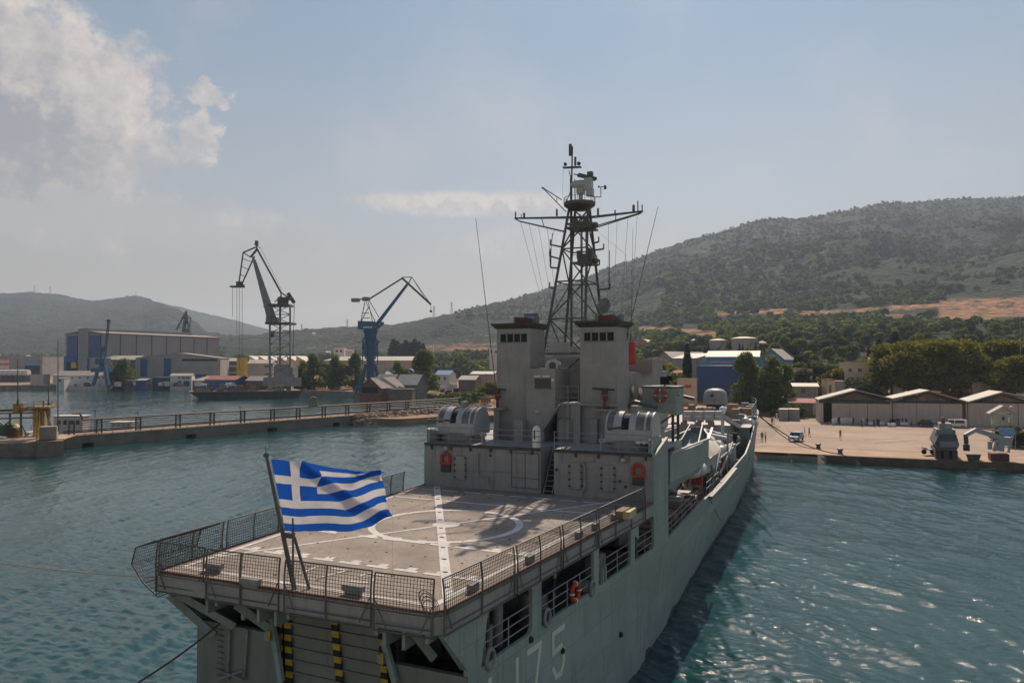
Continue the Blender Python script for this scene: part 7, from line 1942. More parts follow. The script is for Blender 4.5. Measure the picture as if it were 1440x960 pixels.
    for px, yt, yb, lb in ((81.5, 478, 606, "tall slim pole rising beside the concrete block on the pier"), (25, 508, 570, "slim pole standing on the yellow walkway"), (68.5, 538, 570, "thin short pole behind the yellow platform's rail")):
        a, b = PD(px, yb, 123), PD(px, yt, 123); g = MB(); g.cyl(a, b, .10, .05, n=8); g.cyl(a, a + (b - a) * .12, .17, n=8); g.sphere(b, .09, 6, 4); x = g.build("slim_pole", M_MAST, None, org=tuple(a)); tag(x, lb, "pole", "poles on the pier")
pier_head()
def rubble():
    vs = []; rg = random.Random(3); m = MB()
    for i in range(900):
        px = rg.uniform(500, 700); t = (px - 500) / 200
        yw = np.interp(px, [500, 560, 615, 660, 700], [597, 595, 591.5, 590, 589]); d0 = F * CAMH / (yw - 510)
        k = rg.random(); d = d0 + k * np.interp(px, [500, 540, 620, 700], [2, 10, 26, 40]); z = -.2 + 2.1 * min(1, k * 2.2) + rg.uniform(-.2, .2)
        c = plan(px, d); s = rg.uniform(.35, 1.05)
        n0 = len(m.v); m.sphere((c[0], c[1], z), s, 6, 4, (rg.uniform(.7, 1.3), rg.uniform(.7, 1.3), rg.uniform(.5, .9)))
        for j in range(n0, len(m.v)): x, y, q = m.v[j]; m.v[j] = (x + rg.uniform(-.16, .16) * s, y + rg.uniform(-.16, .16) * s, q + rg.uniform(-.16, .16) * s)
    o = m.build("rubble", paint("tumbled_rock", (.27, .185, .13), .95, .4, .35, fine=.3)); tag(o, "tumbled brown rocks along the shore at the causeway's landward end", "rubble", kind="stuff")
    g = MB(); pts = []
    for px, d in ((520, 184), (560, 182), (620, 190), (700, 196), (760, 230), (700, 262), (600, 235), (540, 205)): pts.append((*plan(px, d), -1.2))
    g.prism(pts, (0, 0, 2.6)); structure(g.build("shore_ground", paint("dry_soil", (.27, .17, .10), .95, .3, .2, fine=.3)))
    building("spit_wall", "low grey concrete wall on the spit at the causeway's end", "wall", 583, 622, 206, 204, 575, 1, "flat", 0, M_CONC, M_CONC, zb=.5)
rubble()
def small_boats():
    def cabin_boat(px0, px1, d, yt, lab, cab):
        a, b = plan(px0, d), plan(px1, d); dv = (b - a); L = np.linalg.norm(dv); dv /= L; n = np.array([-dv[1], dv[0]])
        o = thing("moored_boat", lab, "boat", (*a, 0), "boats behind the causeway"); P = lambda u, v, z: (*(a + dv * u * L + n * v), z)
        m = MB(); z1 = 1.5; m.add([P(0, -1.7, z1), P(.8, -1.9, z1), P(1, 0, z1 + .5), P(.8, 1.9, z1), P(0, 1.7, z1), P(.03, -1.3, -.4), P(.75, -1.4, -.4), P(.92, 0, -.3), P(.75, 1.4, -.4), P(.03, 1.3, -.4)], [(0, 1, 6, 5), (1, 2, 7, 6), (2, 3, 8, 7), (3, 4, 9, 8), (4, 0, 5, 9), (0, 4, 3, 2, 1), (5, 6, 7, 8, 9)]); m.build("boat_hull", M_WALLW, o)
        zt = zat(yt, d); c = MB(); u0, u1 = cab; c.prism([P(u0, -1.3, z1), P(u1, -1.3, z1), P(u1, 1.3, z1), P(u0, 1.3, z1)], (0, 0, (zt - z1) * .75)); cb = c.build("cabin", paint("boat_pinkish", (.50, .42, .38), .6, .1, .6, streak=.3), o)
        r = MB(); r.prism([P(u0 - .03, -1.5, z1 + (zt - z1) * .75 + .01), P(u1 + .04, -1.5, z1 + (zt - z1) * .75 + .01), P(u1 + .04, 1.5, z1 + (zt - z1) * .75 + .01), P(u0 - .03, 1.5, z1 + (zt - z1) * .75 + .01)], (0, 0, .15)); r.build("cabin_roof", M_WALLW, cb)
        for k in range(4):
            f = u0 + (u1 - u0) * (.12 + .22 * k); w = MB(); w.prism([P(f, -1.34, z1 + (zt - z1) * .38), P(f + (u1 - u0) * .12, -1.34, z1 + (zt - z1) * .38), P(f + (u1 - u0) * .12, -1.302, z1 + (zt - z1) * .38), P(f, -1.302, z1 + (zt - z1) * .38)], (0, 0, (zt - z1) * .2)); w.build("window", M_GLASS, cb)
        mm = MB(); mm.cyl(P((u0 + u1) / 2, 0, z1), P((u0 + u1) / 2, 0, zt + 1.2), .05, n=6); mm.beam(P((u0 + u1) / 2 - .06, 0, zt + .7), P((u0 + u1) / 2 + .06, 0, zt + .7), .04, .05); mm.build("boat_mast", M_GREY, o)
    cabin_boat(82, 130, 146, 577, "moored white boat with a long pinkish cabin, just right of the yellow platform", (.02, .85)); cabin_boat(156, 206, 154, 590, "low moored boat seen through the pipe rack", (.1, .7)); cabin_boat(36, 58, 141, 606, "small open-topped boat showing behind the trestle", (.3, .6))
small_boats()
def barge():
    d0, d1 = 306, 322; a, b = plan(278, d0), plan(424, d1); dv = b - a; L = np.linalg.norm(dv); dv /= L; n = np.array([-dv[1], dv[0]]); P = lambda u, v, z: (*(a + dv * u + n * v), z)
    o = thing("barge", "long dark rusty green barge moored under the big grey crane", "barge", (*a, 0))
    m = MB(); m.add([P(-3, 0, 3.0), P(L, 0, 3.0), P(L, 11, 3.0), P(-3, 11, 3.0), P(2, .3, -.6), P(L - 1, .3, -.6), P(L - 1, 10.7, -.6), P(2, 10.7, -.6)], [(0, 1, 5, 4), (1, 2, 6, 5), (2, 3, 7, 6), (3, 0, 4, 7), (3, 2, 1, 0), (4, 5, 6, 7)]); m.build("barge_hull", paint("barge_paint", (.045, .055, .042), .8, .3, .4, rust=.7, streak=.4), o)
    t = MB(); t.prism([P(-3, -.1, 3.0), P(L, -.1, 3.0), P(L, 11.1, 3.0), P(-3, 11.1, 3.0)], (0, 0, .25)); t.build("barge_deck", M_TAN, o)
    rg = random.Random(8)
    for nm, mt, cnt in (("deck_crate", M_BRICK, 9), ("deck_winch", M_DARK, 7), ("deck_plate", M_TAN, 8)):
        for k in range(cnt): g = MB(); u, v = rg.uniform(0, L - 4), rg.uniform(1, 9); h = rg.uniform(.7, 2.2); g.box((*(a + dv * u + n * v), 3.2 + h / 2), (rg.uniform(1, 4), rg.uniform(1, 2.5), h), math.atan2(dv[1], dv[0])); g.build(nm, mt, o)
    w = MB(); w.box((*(a + dv * 1 + n * 5), 4.3), (3, 4, 2.2)); w.build("bow_housing", M_DARK, o)
barge()

# ---- shipyard hall with blue doors and the lower workshop
def yard_hall():
    A, B = plan(145, 446), plan(308, 530); dv = (B - A); L = np.linalg.norm(dv); dv /= L; n = np.array([-dv[1], dv[0]]); Wd = 33.0; P = lambda u, v, z: (*(A + dv * u + n * v), z); zt = zat(468, 446)
    o = thing("shipyard_hall", "huge grey shipbuilding hall with blue end doors and a raised centre roof", "hall", (*A, 3))
    mw = paint("hall_cladding", (.255, .255, .265), .7, .05, .1, streak=.15, lines=((dv[0], dv[1], 0), 11.5, .02)); 
    m = MB(); m.prism([P(0, 0, 2), P(L, 0, 2), P(L, Wd, 2), P(0, Wd, 2)], (0, 0, zt - 2)); m.build("wall", mw, o)
    c = MB(); c.prism([P(-.6, 12, 2), P(L * .86, 12, 2), P(L * .86, 21, 2), P(-.6, 21, 2)], (0, 0, zt + 2.6 - 2)); c.build("centre_bay", mw, o)
    r = MB(); r.prism([P(-.6, -.8, zt - .4), P(L + .5, -.8, zt - .4), P(L + .5, 11.9, zt + .9), P(-.6, 11.9, zt + .9)], (0, 0, .5)); r.prism([P(-.6, 21.1, zt + .9), P(L + .5, 21.1, zt + .9), P(L + .5, Wd + .8, zt - .4), P(-.6, Wd + .8, zt - .4)], (0, 0, .5)); r.prism([P(-.8, 11.8, zt + 2.62), P(L * .86 + .3, 11.8, zt + 2.62), P(L * .86 + .3, 21.2, zt + 2.62), P(-.8, 21.2, zt + 2.62)], (0, 0, .4)); r.build("roof", M_ROOFG, o)
    for v0, v1 in ((2, 11.2), (21.8, 31)):
        d = MB(); d.prism([P(-.35, v0, zt * .52), P(-.35, v1, zt * .52), P(-.02, v1, zt * .52), P(-.02, v0, zt * .52)], (0, 0, zt * .44)); d.build("blue_door", M_BLUE, o)
        d = MB(); d.prism([P(-1.6, v0 - .3, zt * .47), P(-1.6, v1 + .3, zt * .47), P(-.02, v1 + .3, zt * .54), P(-.02, v0 - .3, zt * .54)], (0, 0, .8)); d.build("door_hood", M_BLUE, o)
        d = MB(); d.prism([P(-.2, v0, 2.5), P(-.2, v1, 2.5), P(-.02, v1, 2.5), P(-.02, v0, 2.5)], (0, 0, zt * .47 - 2.5)); d.build("open_doorway", M_BLACK, o)
    d = MB(); d.prism([P(-.5, 22.5, zt * .36), P(-.5, 27, zt * .36), P(-.22, 27, zt * .36), P(-.22, 22.5, zt * .36)], (0, 0, 4.5)); d.build("yellow_sign", M_YLW, o)
    d = MB(); d.prism([P(-.6, 31, 2.5), P(-.6, Wd + .4, 2.5), P(-.02, Wd + .4, 2.5), P(-.02, 31, 2.5)], (0, 0, zt * .5)); d.build("corner_cladding", M_BLUE, o)
    for k in range(1, 8): d = MB(); d.prism([P(k * L / 8, -.35, 12), P(k * L / 8 + .4, -.35, 12), P(k * L / 8 + .4, -.003, 12), P(k * L / 8, -.003, 12)], (0, 0, zt - 12.5)); d.build("downpipe", M_DSHED, o)
    d = MB(); d.prism([P(L * .62, -.3, zat(496.3, 500)), P(L * .65, -.3, zat(496.3, 500)), P(L * .65, -.003, zat(496.3, 500)), P(L * .62, -.003, zat(496.3, 500))], (0, 0, .7)); d.build("vent", M_BLACK, o)
yard_hall()
building("workshop", "lower grey workshop with two tall blue doors and a dark strip window", "workshop", 191, 310, 432, 440, 503.5, 26, "end", 3.0, M_SHED, M_ROOFG,
    [("blue_door", 197.5, 504.5, 207, 529, M_BLUE, .2), ("blue_door", 230.5, 504, 240.5, 529, M_BLUE, .2), ("strip_window", 256, 504.5, 305.5, 507.5, M_BLACK, .1), ("low_door", 272, 526, 290, 531, M_BLUE, .2)])
building("side_annex", "grey lean-to annex in front of the hall's blue doors", "annex", 115, 140, 430, 426, 503, 8, "shed", -3, M_SHED, M_ROOFG, [("blue_door", 122.5, 504, 125.5, 524, M_BLUE, .1)])
building("roofed_store", "pale-roofed store between the hall and the workshop", "store", 141, 190, 440, 440, 506, 10, "shed", 2.5, M_DSHED, M_ROOFG, [("yellow_sign", 154, 509, 158, 513, M_YLW)])
building("dry_dock_shed", "white low workshop behind the small blue crane's legs", "workshop", 75, 152, 414, 412, 528, 10, "gable", 2.4, M_WALLW, M_ROOFG, winrow((100, 111, 122, 137, 144), 530, 532, 3))
building("dark_hall", "dark grey hall with a blue-lintelled black doorway at the far left", "hall", 13, 60, 640, 640, 501, 30, "flat", 0, M_SHED, M_SHED, [("lintel", 35, 507, 56, 514, M_ROOFB, .3), ("doorway", 35, 514.2, 56, 526, M_BLACK, .2)])
building("salmon_factory", "long salmon and white banded factory left of the great hall", "factory", 62, 100, 700, 700, 503, 25, "flat", 0, M_PINK, M_ROOFR, [("white_band", 63, 506, 99, 508, M_WALLW), ("white_band", 63, 512.5, 99, 516, M_WALLW)])
building("banded_factory", "salmon and white banded factory at the far left edge", "factory", -60, 12.5, 700, 700, 503, 25, "flat", 0, M_PINK, M_ROOFR, [("white_band", -20, 506.5, 12, 510, M_WALLW), ("white_band", -20, 514, 12, 518, M_WALLW)])
def tank_wagons():
    for k in range(8):
        px = -14 + k * 7; c = plan(px, 470); o = thing("tank_wagon", "white-topped tank in the row along the yard's far left", "tank", (c[0], c[1], 3), "row of tanks at the left"); m = MB(); r = 2.0; z = zat(524, 470); m.cyl((c[0], c[1], z), (c[0] + 2.6, c[1] + 1.2, z), r, n=14); m.build("tank", M_WALLW, o, smooth=True); b = MB(); b.box((c[0] + 1.3, c[1] + .6, (z + 3) / 2 - .6), (3, 2.4, max(.4, z - 4))); b.build("saddle", M_DSHED, o)
tank_wagons()
building("pale_cabin", "pink-white cabin by the water at the left", "hut", 43, 62, 430, 430, 527, 6, "flat", 0, paint("pinkish_white", (.5, .40, .38), .8, .1, .5), M_ROOFG)
building("lorry_box", "white boxy lorry body parked on the left quay", "lorry", 80, 91, 404, 404, 532, 5, "flat", 0, M_WALLW, M_WALLW, [("cab_window", 82, 533.5, 86, 536.5)])
building("white_office", "white two-row office block on the quay before the workshop", "office", 240, 270, 410, 412, 528.5, 8, "gable", 1.2, M_WALLW, M_ROOFG, [("window", 250, 530, 253, 532), ("window", 255.5, 529.8, 260, 532), ("window", 261.5, 529.8, 267, 532), ("window", 250, 535.5, 255, 538.5), ("window", 258, 535.5, 266, 538.5)])
building("blue_shed", "dark blue shed with an orange-brown roof at the quay's bend", "shed", 288, 332, 404, 396, 534, 12, "gable", 2.0, M_BLUE, M_ROOFR, [("door", 296, 535, 302, 542, M_DSHED)])
building("ochre_shed", "ochre-roofed shed left of the dark blue one", "shed", 271, 287, 412, 408, 535.5, 10, "shed", 2.4, M_BRICK, M_ROOFG)
building("dark_sheds", "low dark blue sheds in front of the workshop's second door", "shed", 215, 239, 412, 412, 531, 8, "flat", 0, paint("dull_navy", (.04, .055, .085), .7, .2, .4), M_DSHED)
building("quay_hut", "small blue hut with a pale roof on the left quay", "hut", 192, 205, 408, 408, 535, 5, "shed", .9, M_BLUE, M_ROOFG)
building("brown_hut", "reddish hut on the quay left of the small blue hut", "hut", 176, 191, 409, 408, 535, 5, "flat", 0, M_BRICK, M_ROOFG, [("door", 187, 536, 191, 542, M_WALLW)])
building("glazed_block", "dark glazed office block with a pale roof beside the yellow panel", "office", 311, 333, 470, 468, 508, 10, "shed", 2.0, M_DSHED, M_ROOFG, [("white_band", 312, 514, 333, 515.5, M_WALLW), ("white_band", 312, 523, 333, 524.5, M_WALLW)])
building("yellow_panel_tower", "flat yellow tower panel right of the glazed block", "tower", 333, 343.5, 440, 438, 503.5, 3, "flat", 0, M_YLW, M_YLW)
building("cream_works", "cream works building with a wide pale roof behind the big crane's legs", "works", 349, 384, 400, 402, 511, 14, "gable", 2.0, paint("works_cream", (.46, .40, .31), .9, .1, .3, streak=.2), M_ROOFG, [("window", 372, 514, 380, 516), ("window", 372, 525, 378, 527)])
building("sawtooth_factory", "long saw-toothed factory roof behind the big crane", "factory", 350, 430, 560, 560, 508, 30, "saw", 4.0, M_CREAM, M_ROOFG)
building("long_factory", "long cream factory wall behind the blue crane and its trees", "factory", 455, 582, 520, 510, 507, 30, "shed", 3.0, paint("factory_cream", (.42, .35, .26), .9, .08, .2, lines=((.9, .4, 0), 7, .03)), M_ROOFG)
building("brick_hut", "brick hut with a pale roof left of the big crane's base", "hut", 346, 370, 375, 372, 535, 8, "gable", 2.0, M_BRICK, M_ROOFG)
building("open_boat_shed", "brown boat shed by the water with a dark open gable", "shed", 507, 536, 262, 259, 545.5, 16, "end", 3.4, M_BRICK, M_WOODR, [("open_front", 509, 544, 531, 552.5, M_BLACK, .1)])
building("brown_barn", "brown-roofed barn standing behind the open boat shed", "barn", 526, 552, 285, 283, 538, 10, "gable", 3.0, M_BRICK, M_WOODR)
building("grey_barn", "grey-roofed barn to the right of the boat shed", "barn", 556, 586, 278, 276, 541, 11, "gable", 3.6, paint("barn_boards", (.17, .15, .13), .9, .2, .5), paint("slate_roof", (.20, .21, .225), .6, .12, .5))
building("lean_to", "low plank lean-to at the boat shed's right side", "shed", 548, 580, 258, 257, 547.5, 4, "flat", 0, paint("old_planks", (.20, .155, .12), .95, .25, .7, fine=.3), M_WOODR)
building("blue_kiosk", "small house with a blue pyramid-like roof right of the round tree", "house", 612, 632, 330, 328, 527, 8, "gable", 1.8, M_WALLW, M_ROOFB, winrow((616, 624), 530, 534, 3))
building("blue_cover", "blue-roofed low building left of the round tree", "building", 542, 565, 345, 345, 526.5, 8, "gable", 1.2, M_WALLW, M_ROOFB)
building("blue_hut", "bright blue shed tucked left of the round tree's crown", "shed", 565, 581, 350, 350, 524, 6, "arch", 1.5, M_BLUE, M_BLUE)
building("greenhouse_row", "long white-topped low building near the ship's gun", "building", 662, 694, 320, 318, 526, 10, "gable", 1.0, M_SHED, M_WALLW)
building("metal_roof_hut", "grey sheet-roofed hut before the long white building", "hut", 645, 668, 300, 298, 534, 8, "gable", 1.5, M_DSHED, M_ROOFG)
building("white_block", "white apartment-like block beside the port funnel", "building", 688, 705, 430, 428, 489, 10, "flat", 0, M_WALLW, M_WALLW, winrow((690, 696), 493, 496, 2.5))
building("town_house", "white and brown block over the trees left of the blue crane", "building", 470, 484, 640, 640, 488.5, 10, "flat", 0, M_WALLW, M_ROOFR, winrow((472, 478), 492, 495, 3))
building("red_roof_house", "red-roofed white house beside the white and brown block", "house", 486, 496, 620, 620, 494, 8, "gable", 1.5, M_WALLW, M_ROOFR)
building("grid_block", "grey block with rows of windows seen between the funnels", "building", 766, 792, 520, 518, 478, 12, "flat", 0, M_SHED, M_WALLW, [("window", x, y, x + 3, y + 2.5) for y in (481, 486, 491) for x in (768, 773, 778, 783)])
building("hillside_house", "pale block right of the grid-windowed one, behind the mast", "house", 795, 812, 540, 538, 474, 12, "flat", 0, M_CREAM, M_WALLW)
rg = random.Random(21)
for k in range(20):
    px = rg.choice([rg.uniform(-20, 130), rg.uniform(30, 150), rg.uniform(590, 690), rg.uniform(310, 470)]); d = rg.uniform(1000, 1500); w = rg.uniform(4, 7)
    lab = ("tiny white house in the town under the far mountain" if px < 160 else "tiny pale house among scrub on the low ridge behind the yard")
    A_ = plan(px, d); zg = gz(*A_); ypx = 510 - (zg - CAMH) * F / d
    building("far_house", lab, "house", px, px + w * .9, d, d, ypx - rg.uniform(3, 5) * F / d, rg.uniform(6, 10), rg.choice(["flat", "gable"]), 1.6, rg.choice([M_WALLW, M_CREAM, M_WALLW]), rg.choice([M_ROOFR, M_WALLW, M_ROOFG]), group="far houses under the mountain" if px < 160 else "far houses on the ridge")

# ---- cranes
M_CRG = paint("crane_grey", (.20, .19, .18), .6, .15, .3, rust=.2); M_CRB = paint("crane_blue", (.028, .11, .20), .5, .15, .3, streak=.2); M_CRD = paint("crane_dark", (.07, .06, .052), .7, .2, .5, rust=.3)
def big_crane():
    d = 345.0; P = lambda px, py, k=0.0: PD(px, py, d + k)
    o = thing("level_luffing_crane", "tall grey shipyard crane on a lattice tower, jib raised and hooked over to the left", "crane", (*plan(395, d), 3))
    b = MB(); a, c = P(370, 545, -6), P(424, 531, 6); b.prism([P(370, 543, -6), P(424, 543, -6), P(424, 543, 6), P(370, 543, 6)], (0, 0, 4)); b.prism([P(389, 531, -4), P(414, 531, -4), P(414, 531, 5), P(389, 531, 5)], (0, 0, 1.5)); b.build("pontoon_base", M_SUP, o)
    for px, k in ((376, -4), (390, -4), (404, 4), (418, 4)):
        w = MB(); w.beam((*plan(px, d + k), 3), (*plan(px, d + k), P(px, 542)[2]), 2.2, 2.2); w.build("bogie", M_DARK, o)
    l = MB(); xs = (379.5, 408); KS = (-4.2, 4.2)
    for x in xs:
        for k in KS: l.piece().beam(P(x, 533, k), P(x, 428, k), .7, .7)
    l.piece().beam(P(394, 533, 4), P(394, 428, 4), .8, .8)
    l.build("tower_leg", M_CRG, o)
    br = MB(); ys = [528, 513, 498, 483, 468, 455, 442, 430]
    for k in KS:
        for y0, y1 in zip(ys[:-1], ys[1:]): br.beam(P(xs[0], y0, k), P(xs[1], y1, k), .3, .3); br.beam(P(xs[1], y0, k), P(xs[0], y1, k), .3, .3); br.beam(P(xs[0], y1, k), P(xs[1], y1, k), .35, .35)
    for x in xs:
        for y0, y1 in zip(ys[:-1], ys[1:]): br.beam(P(x, y0, KS[0]), P(x, y1, KS[1]), .3, .3); br.beam(P(x, y0, KS[1]), P(x, y1, KS[0]), .3, .3)
    br.build("tower_brace", M_CRG, o)
    m = MB(); m.box(P(402, 525), (9, 8, 6), YAW); m.box(P(400, 516), (7, 7, 2.4), YAW); m.build("machinery_house", M_SUP, o)
    pf = MB(); 
    for y, w in ((455, 11.5), (429.5, 9)): pf.box(P(395, y), (w, 10, .9), YAW)
    pf.beam(P(370, 431), P(409, 431), .5, .4); pf.box(P(382, 470, -3), (1.8, 2, 2.6), YAW); pf.build("ring_platform", M_CRD, o)
    j = MB(); j.add([P(377, 455, -2.5), P(391, 453, -2.5), P(360, 366, -1.4), P(353, 358, -1.4), P(377, 455, 2.5), P(391, 453, 2.5), P(360, 366, 1.4), P(353, 358, 1.4)], [(0, 1, 2, 3), (7, 6, 5, 4), (0, 4, 5, 1), (1, 5, 6, 2), (2, 6, 7, 3), (3, 7, 4, 0)]); j.box(P(384, 451), (4.6, 6.5, 3.0), YAW); j.build("main_jib", M_CRG, o)
    t = MB()
    for k in (-1.3, 1.3):
        t.beam(P(361, 351, k), P(353, 361, k), .8, .8); t.beam(P(361, 347, k), P(342, 355, k), .55, .55); t.beam(P(342, 355, k), P(336, 398, k), .45, .45); t.beam(P(358, 360, k), P(339, 402, k), .5, .5); t.beam(P(353, 362, k), P(342, 355, k), .45, .45)
        for f in (.2, .45, .7, .95): p0 = P(342 - 6 * f, 355 + 43 * f, k); p1 = P(358 - 19 * f, 360 + 42 * f, k); t.beam(p0, p1, .3, .3)
        t.beam(P(361, 339, k * .4), P(361, 351, k), .5, .5)
    for f in (.1, .5, .9): t.beam(P(342 - 6 * f, 355 + 43 * f, -1.3), P(342 - 6 * f, 355 + 43 * f, 1.3), .35, .35)
    t.box(P(361, 342), (1.2, 1.6, 2.2), YAW); t.beam(P(357, 343), P(366, 349), .3, .3)
    t.build("fly_jib", M_CRD, o)
    h = MB(); h.box(P(334, 403), (6.0, 3, .7), YAW); h.box(P(337, 399), (2.6, 2.2, 2.0), YAW); h.beam(P(325, 403), P(344, 401), .5, .5); h.build("jib_head", M_CRD, o)
    s = MB(); 
    for k in (-1.5, 1.5): s.beam(P(361, 349, k), P(395, 411, k), .75, .75); s.beam(P(395, 411, k), P(405, 418, k), .6, .6); s.beam(P(396, 428, k), P(395, 411, k), .5, .5); s.beam(P(386, 425, k), P(396, 415, k), .35, .35)
    s.beam(P(405, 412), P(414, 426), .9, 1.6); s.box(P(402, 420), (6, 5, 1.2), YAW); s.box(P(398, 424), (4, 4, 2.2), YAW); s.build("back_stay", M_CRD, o)
    w = MB()
    for px, yb in ((327, 445), (333, 470), (336.5, 520), (340.5, 500)): w.piece().cyl(P(px, 403), P(px, yb), .09, n=4)
    w.piece().cyl(P(414, 427), P(412, 500), .14, n=5); w.piece().cyl(P(366, 347), P(396, 408), .07, n=4); w.build("hoist_rope", M_CRD, o)
big_crane()
def blue_crane():
    d = 300.0; P = lambda px, py, k=0.0: PD(px, py, d + k)
    o = thing("tower_jib_crane", "blue harbour crane with its grey jib raised to the right, standing on splayed legs", "crane", (*plan(519, d), 3))
    m = MB(); c = P(521, 500); zz = lambda y: P(521, y)[2]
    m.lathe([(1.5, zz(535)), (1.7, zz(495)), (2.6, zz(468)), (3.2, zz(464))], (c[0], c[1], 0), 18); m.build("tower_column", M_CRB, o, smooth=True)
    l = MB()
    for x0, k0, x1 in ((500, -6, 514), (540, -6, 528), (506, 7, 516), (537, 7, 526)):
        l.piece().beam((*plan(x0, d + k0), 3), P(x1, 512, k0 * .35), .55, .55); l.beam(P(x1 - (4 if x1 < 520 else -4), 480, k0 * .3), P(x1 + (0 if x1 < 520 else 0), 505, k0 * .4), .35, .35); l.beam(P(510 if x1 < 520 else 531, 478, k0 * .4), P(510 if x1 < 520 else 531, 512, k0 * .4), .35, .35); l.beam(P(516 if x1 < 520 else 526, 466), P(510 if x1 < 520 else 531, 480, k0 * .4), .35, .35)
        l.beam(P(510 if x1 < 520 else 531, 496, k0 * .4), P(521, 496), .3, .3)
    for k0 in (-6, 7): l.piece().beam(P(503, 528, k0 * .8), P(538, 528, k0 * .8), .4, .4)
    l.build("splayed_leg", M_CRB, o)
    cb = MB(); cb.prism([P(503, 463, -3), P(528, 464, -3), P(528, 464, 3.5), P(503, 463, 3.5)], (0, 0, 3.4)); cb.box(P(510, 455), (2.6, 5, 1.4), YAW); cb.build("slewing_cab", M_CRB, o)
    n = MB(); n.box(P(517, 460, -3.1), (3.6, .1, .5), YAW); n.build("name_board", M_WHITE, o)
    dd = MB(); dd.box(P(537, 455), (1.5, 1.6, 1.4), YAW); dd.beam(P(526, 464), P(536, 457), 1.2, .8); dd.build("operator_cabin", M_CRB, o)
    a = MB()
    for k in (-1.4, 1.4):
        for p, q in (((507, 454), (513, 425)), ((524, 453), (518, 425)), ((509, 440), (519, 440)), ((507, 454), (518, 432)), ((515, 425), (529, 455)), ((520, 424), (533, 446)), ((512, 447), (520, 447))): a.beam(P(*p, k), P(*q, k), .28, .28)
    a.build("a_frame", M_CRG, o)
    t = MB(); t.box(P(515, 420.5), (2.6, 3.2, 1.5), YAW); t.box(P(500, 422), (3.0, 2.6, 1.4), YAW); t.beam(P(501, 421), P(520, 420), .5, .5); t.build("counterweight", M_GREY, o)
    j = MB(); j.add([P(524, 459, -1.2), P(531, 459, -1.2), P(575, 400, -.6), P(571, 399, -.6), P(524, 459, 1.2), P(531, 459, 1.2), P(575, 400, .6), P(571, 399, .6)], [(0, 1, 2, 3), (7, 6, 5, 4), (0, 4, 5, 1), (1, 5, 6, 2), (2, 6, 7, 3), (3, 7, 4, 0)]); j.build("main_jib", M_CRB, o)
    f = MB(); f.beam(P(565, 390.5), P(606, 428), .8, .8); f.beam(P(520, 420), P(566, 391), .55, .55); f.beam(P(565, 390), P(578, 389.5), .3, .3); f.beam(P(573, 402), P(579, 389.5), .35, .35); f.beam(P(579, 389.5), P(603, 424), .25, .25); f.beam(P(579, 389.5), P(598, 420), .18, .18); f.build("fly_jib", M_CRD, o)
    h = MB(); h.cyl(P(606, 428), P(606, 436), .08, n=4); h.sphere(P(606, 437.5), .55, 10, 8); h.build("hook_block", M_DARK, o)
blue_crane()
def portal_crane():
    d = 402.0; P = lambda px, py, k=0.0: PD(px, py, d + k)
    o = thing("portal_crane", "small blue portal crane with a dark upright jib in front of the great hall", "crane", (*plan(143, d), 3))
    for x0, x1 in ((132, 137), (153, 149)):
        for k in (-3, 3): m = MB(); m.beam((*plan(x0, d + k), 3), P(x1, 522, k), 1.4, 1.4); m.build("portal_leg", M_CRB, o)
    m = MB(); m.box(P(143, 520), (7.5, 7.5, 2.2), YAW); m.lathe([(1.8, P(143, 520)[2]), (1.2, P(143, 511)[2])], (*P(143, 515)[:2], 0), 14); m.box(P(143.5, 508), (5.2, 4, 3.0), YAW); m.build("portal_frame", M_CRB, o)
    m = MB()
    for k in (-1, 1): m.beam(P(141, 507, k), P(145, 487, k), .6, .6); m.beam(P(148, 507, k), P(145, 487, k), .6, .6); m.beam(P(141, 499, k), P(149, 499, k), .4, .4)
    m.box(P(144.5, 490), (1.6, 2.4, 1.4), YAW); m.build("a_frame", M_CRB, o)
    m = MB()
    for k in (-.8, .8): m.beam(P(146, 500, k), P(152, 451, k), .4, .4); m.beam(P(148.5, 500, k), P(154, 451, k), .4, .4)
    for f in np.linspace(0, 1, 12): m.beam(P(146 + 6 * f, 500 - 49 * f, -.8), P(148.5 + 5.5 * f, 500 - 49 * f, .8), .25, .25)
    m.box(P(153, 451), (1.2, 1.8, 1.4), YAW); m.build("lattice_jib", M_CRD, o)
portal_crane()
def far_crane():
    d = 620.0; P = lambda px, py, k=0.0: PD(px, py, d + k)
    o = thing("distant_crane", "dark slate-blue crane head showing over the roof of the great hall", "crane", (*plan(262, d), 4))
    mt = paint("slate_blue", (.06, .085, .11), .6, .15, .3)
    for p, q, w in (((248, 464), (261, 439), 1.1), ((258, 464), (262, 442), 2.0), ((266, 464), (262, 442), 1.4), ((262, 437), (262, 447), 1.3), ((262, 441), (268.5, 447), .7), ((268.5, 447), (265.5, 464), .6), ((262, 447), (268.5, 447.5), .6)):
        m = MB(); m.beam(P(*p), P(*q), w, w); m.build("crane_strut", mt, o)
    m = MB(); m.beam((*plan(262, d), 3), P(262, 462), 5, 5); m.build("crane_tower", mt, o)
far_crane()

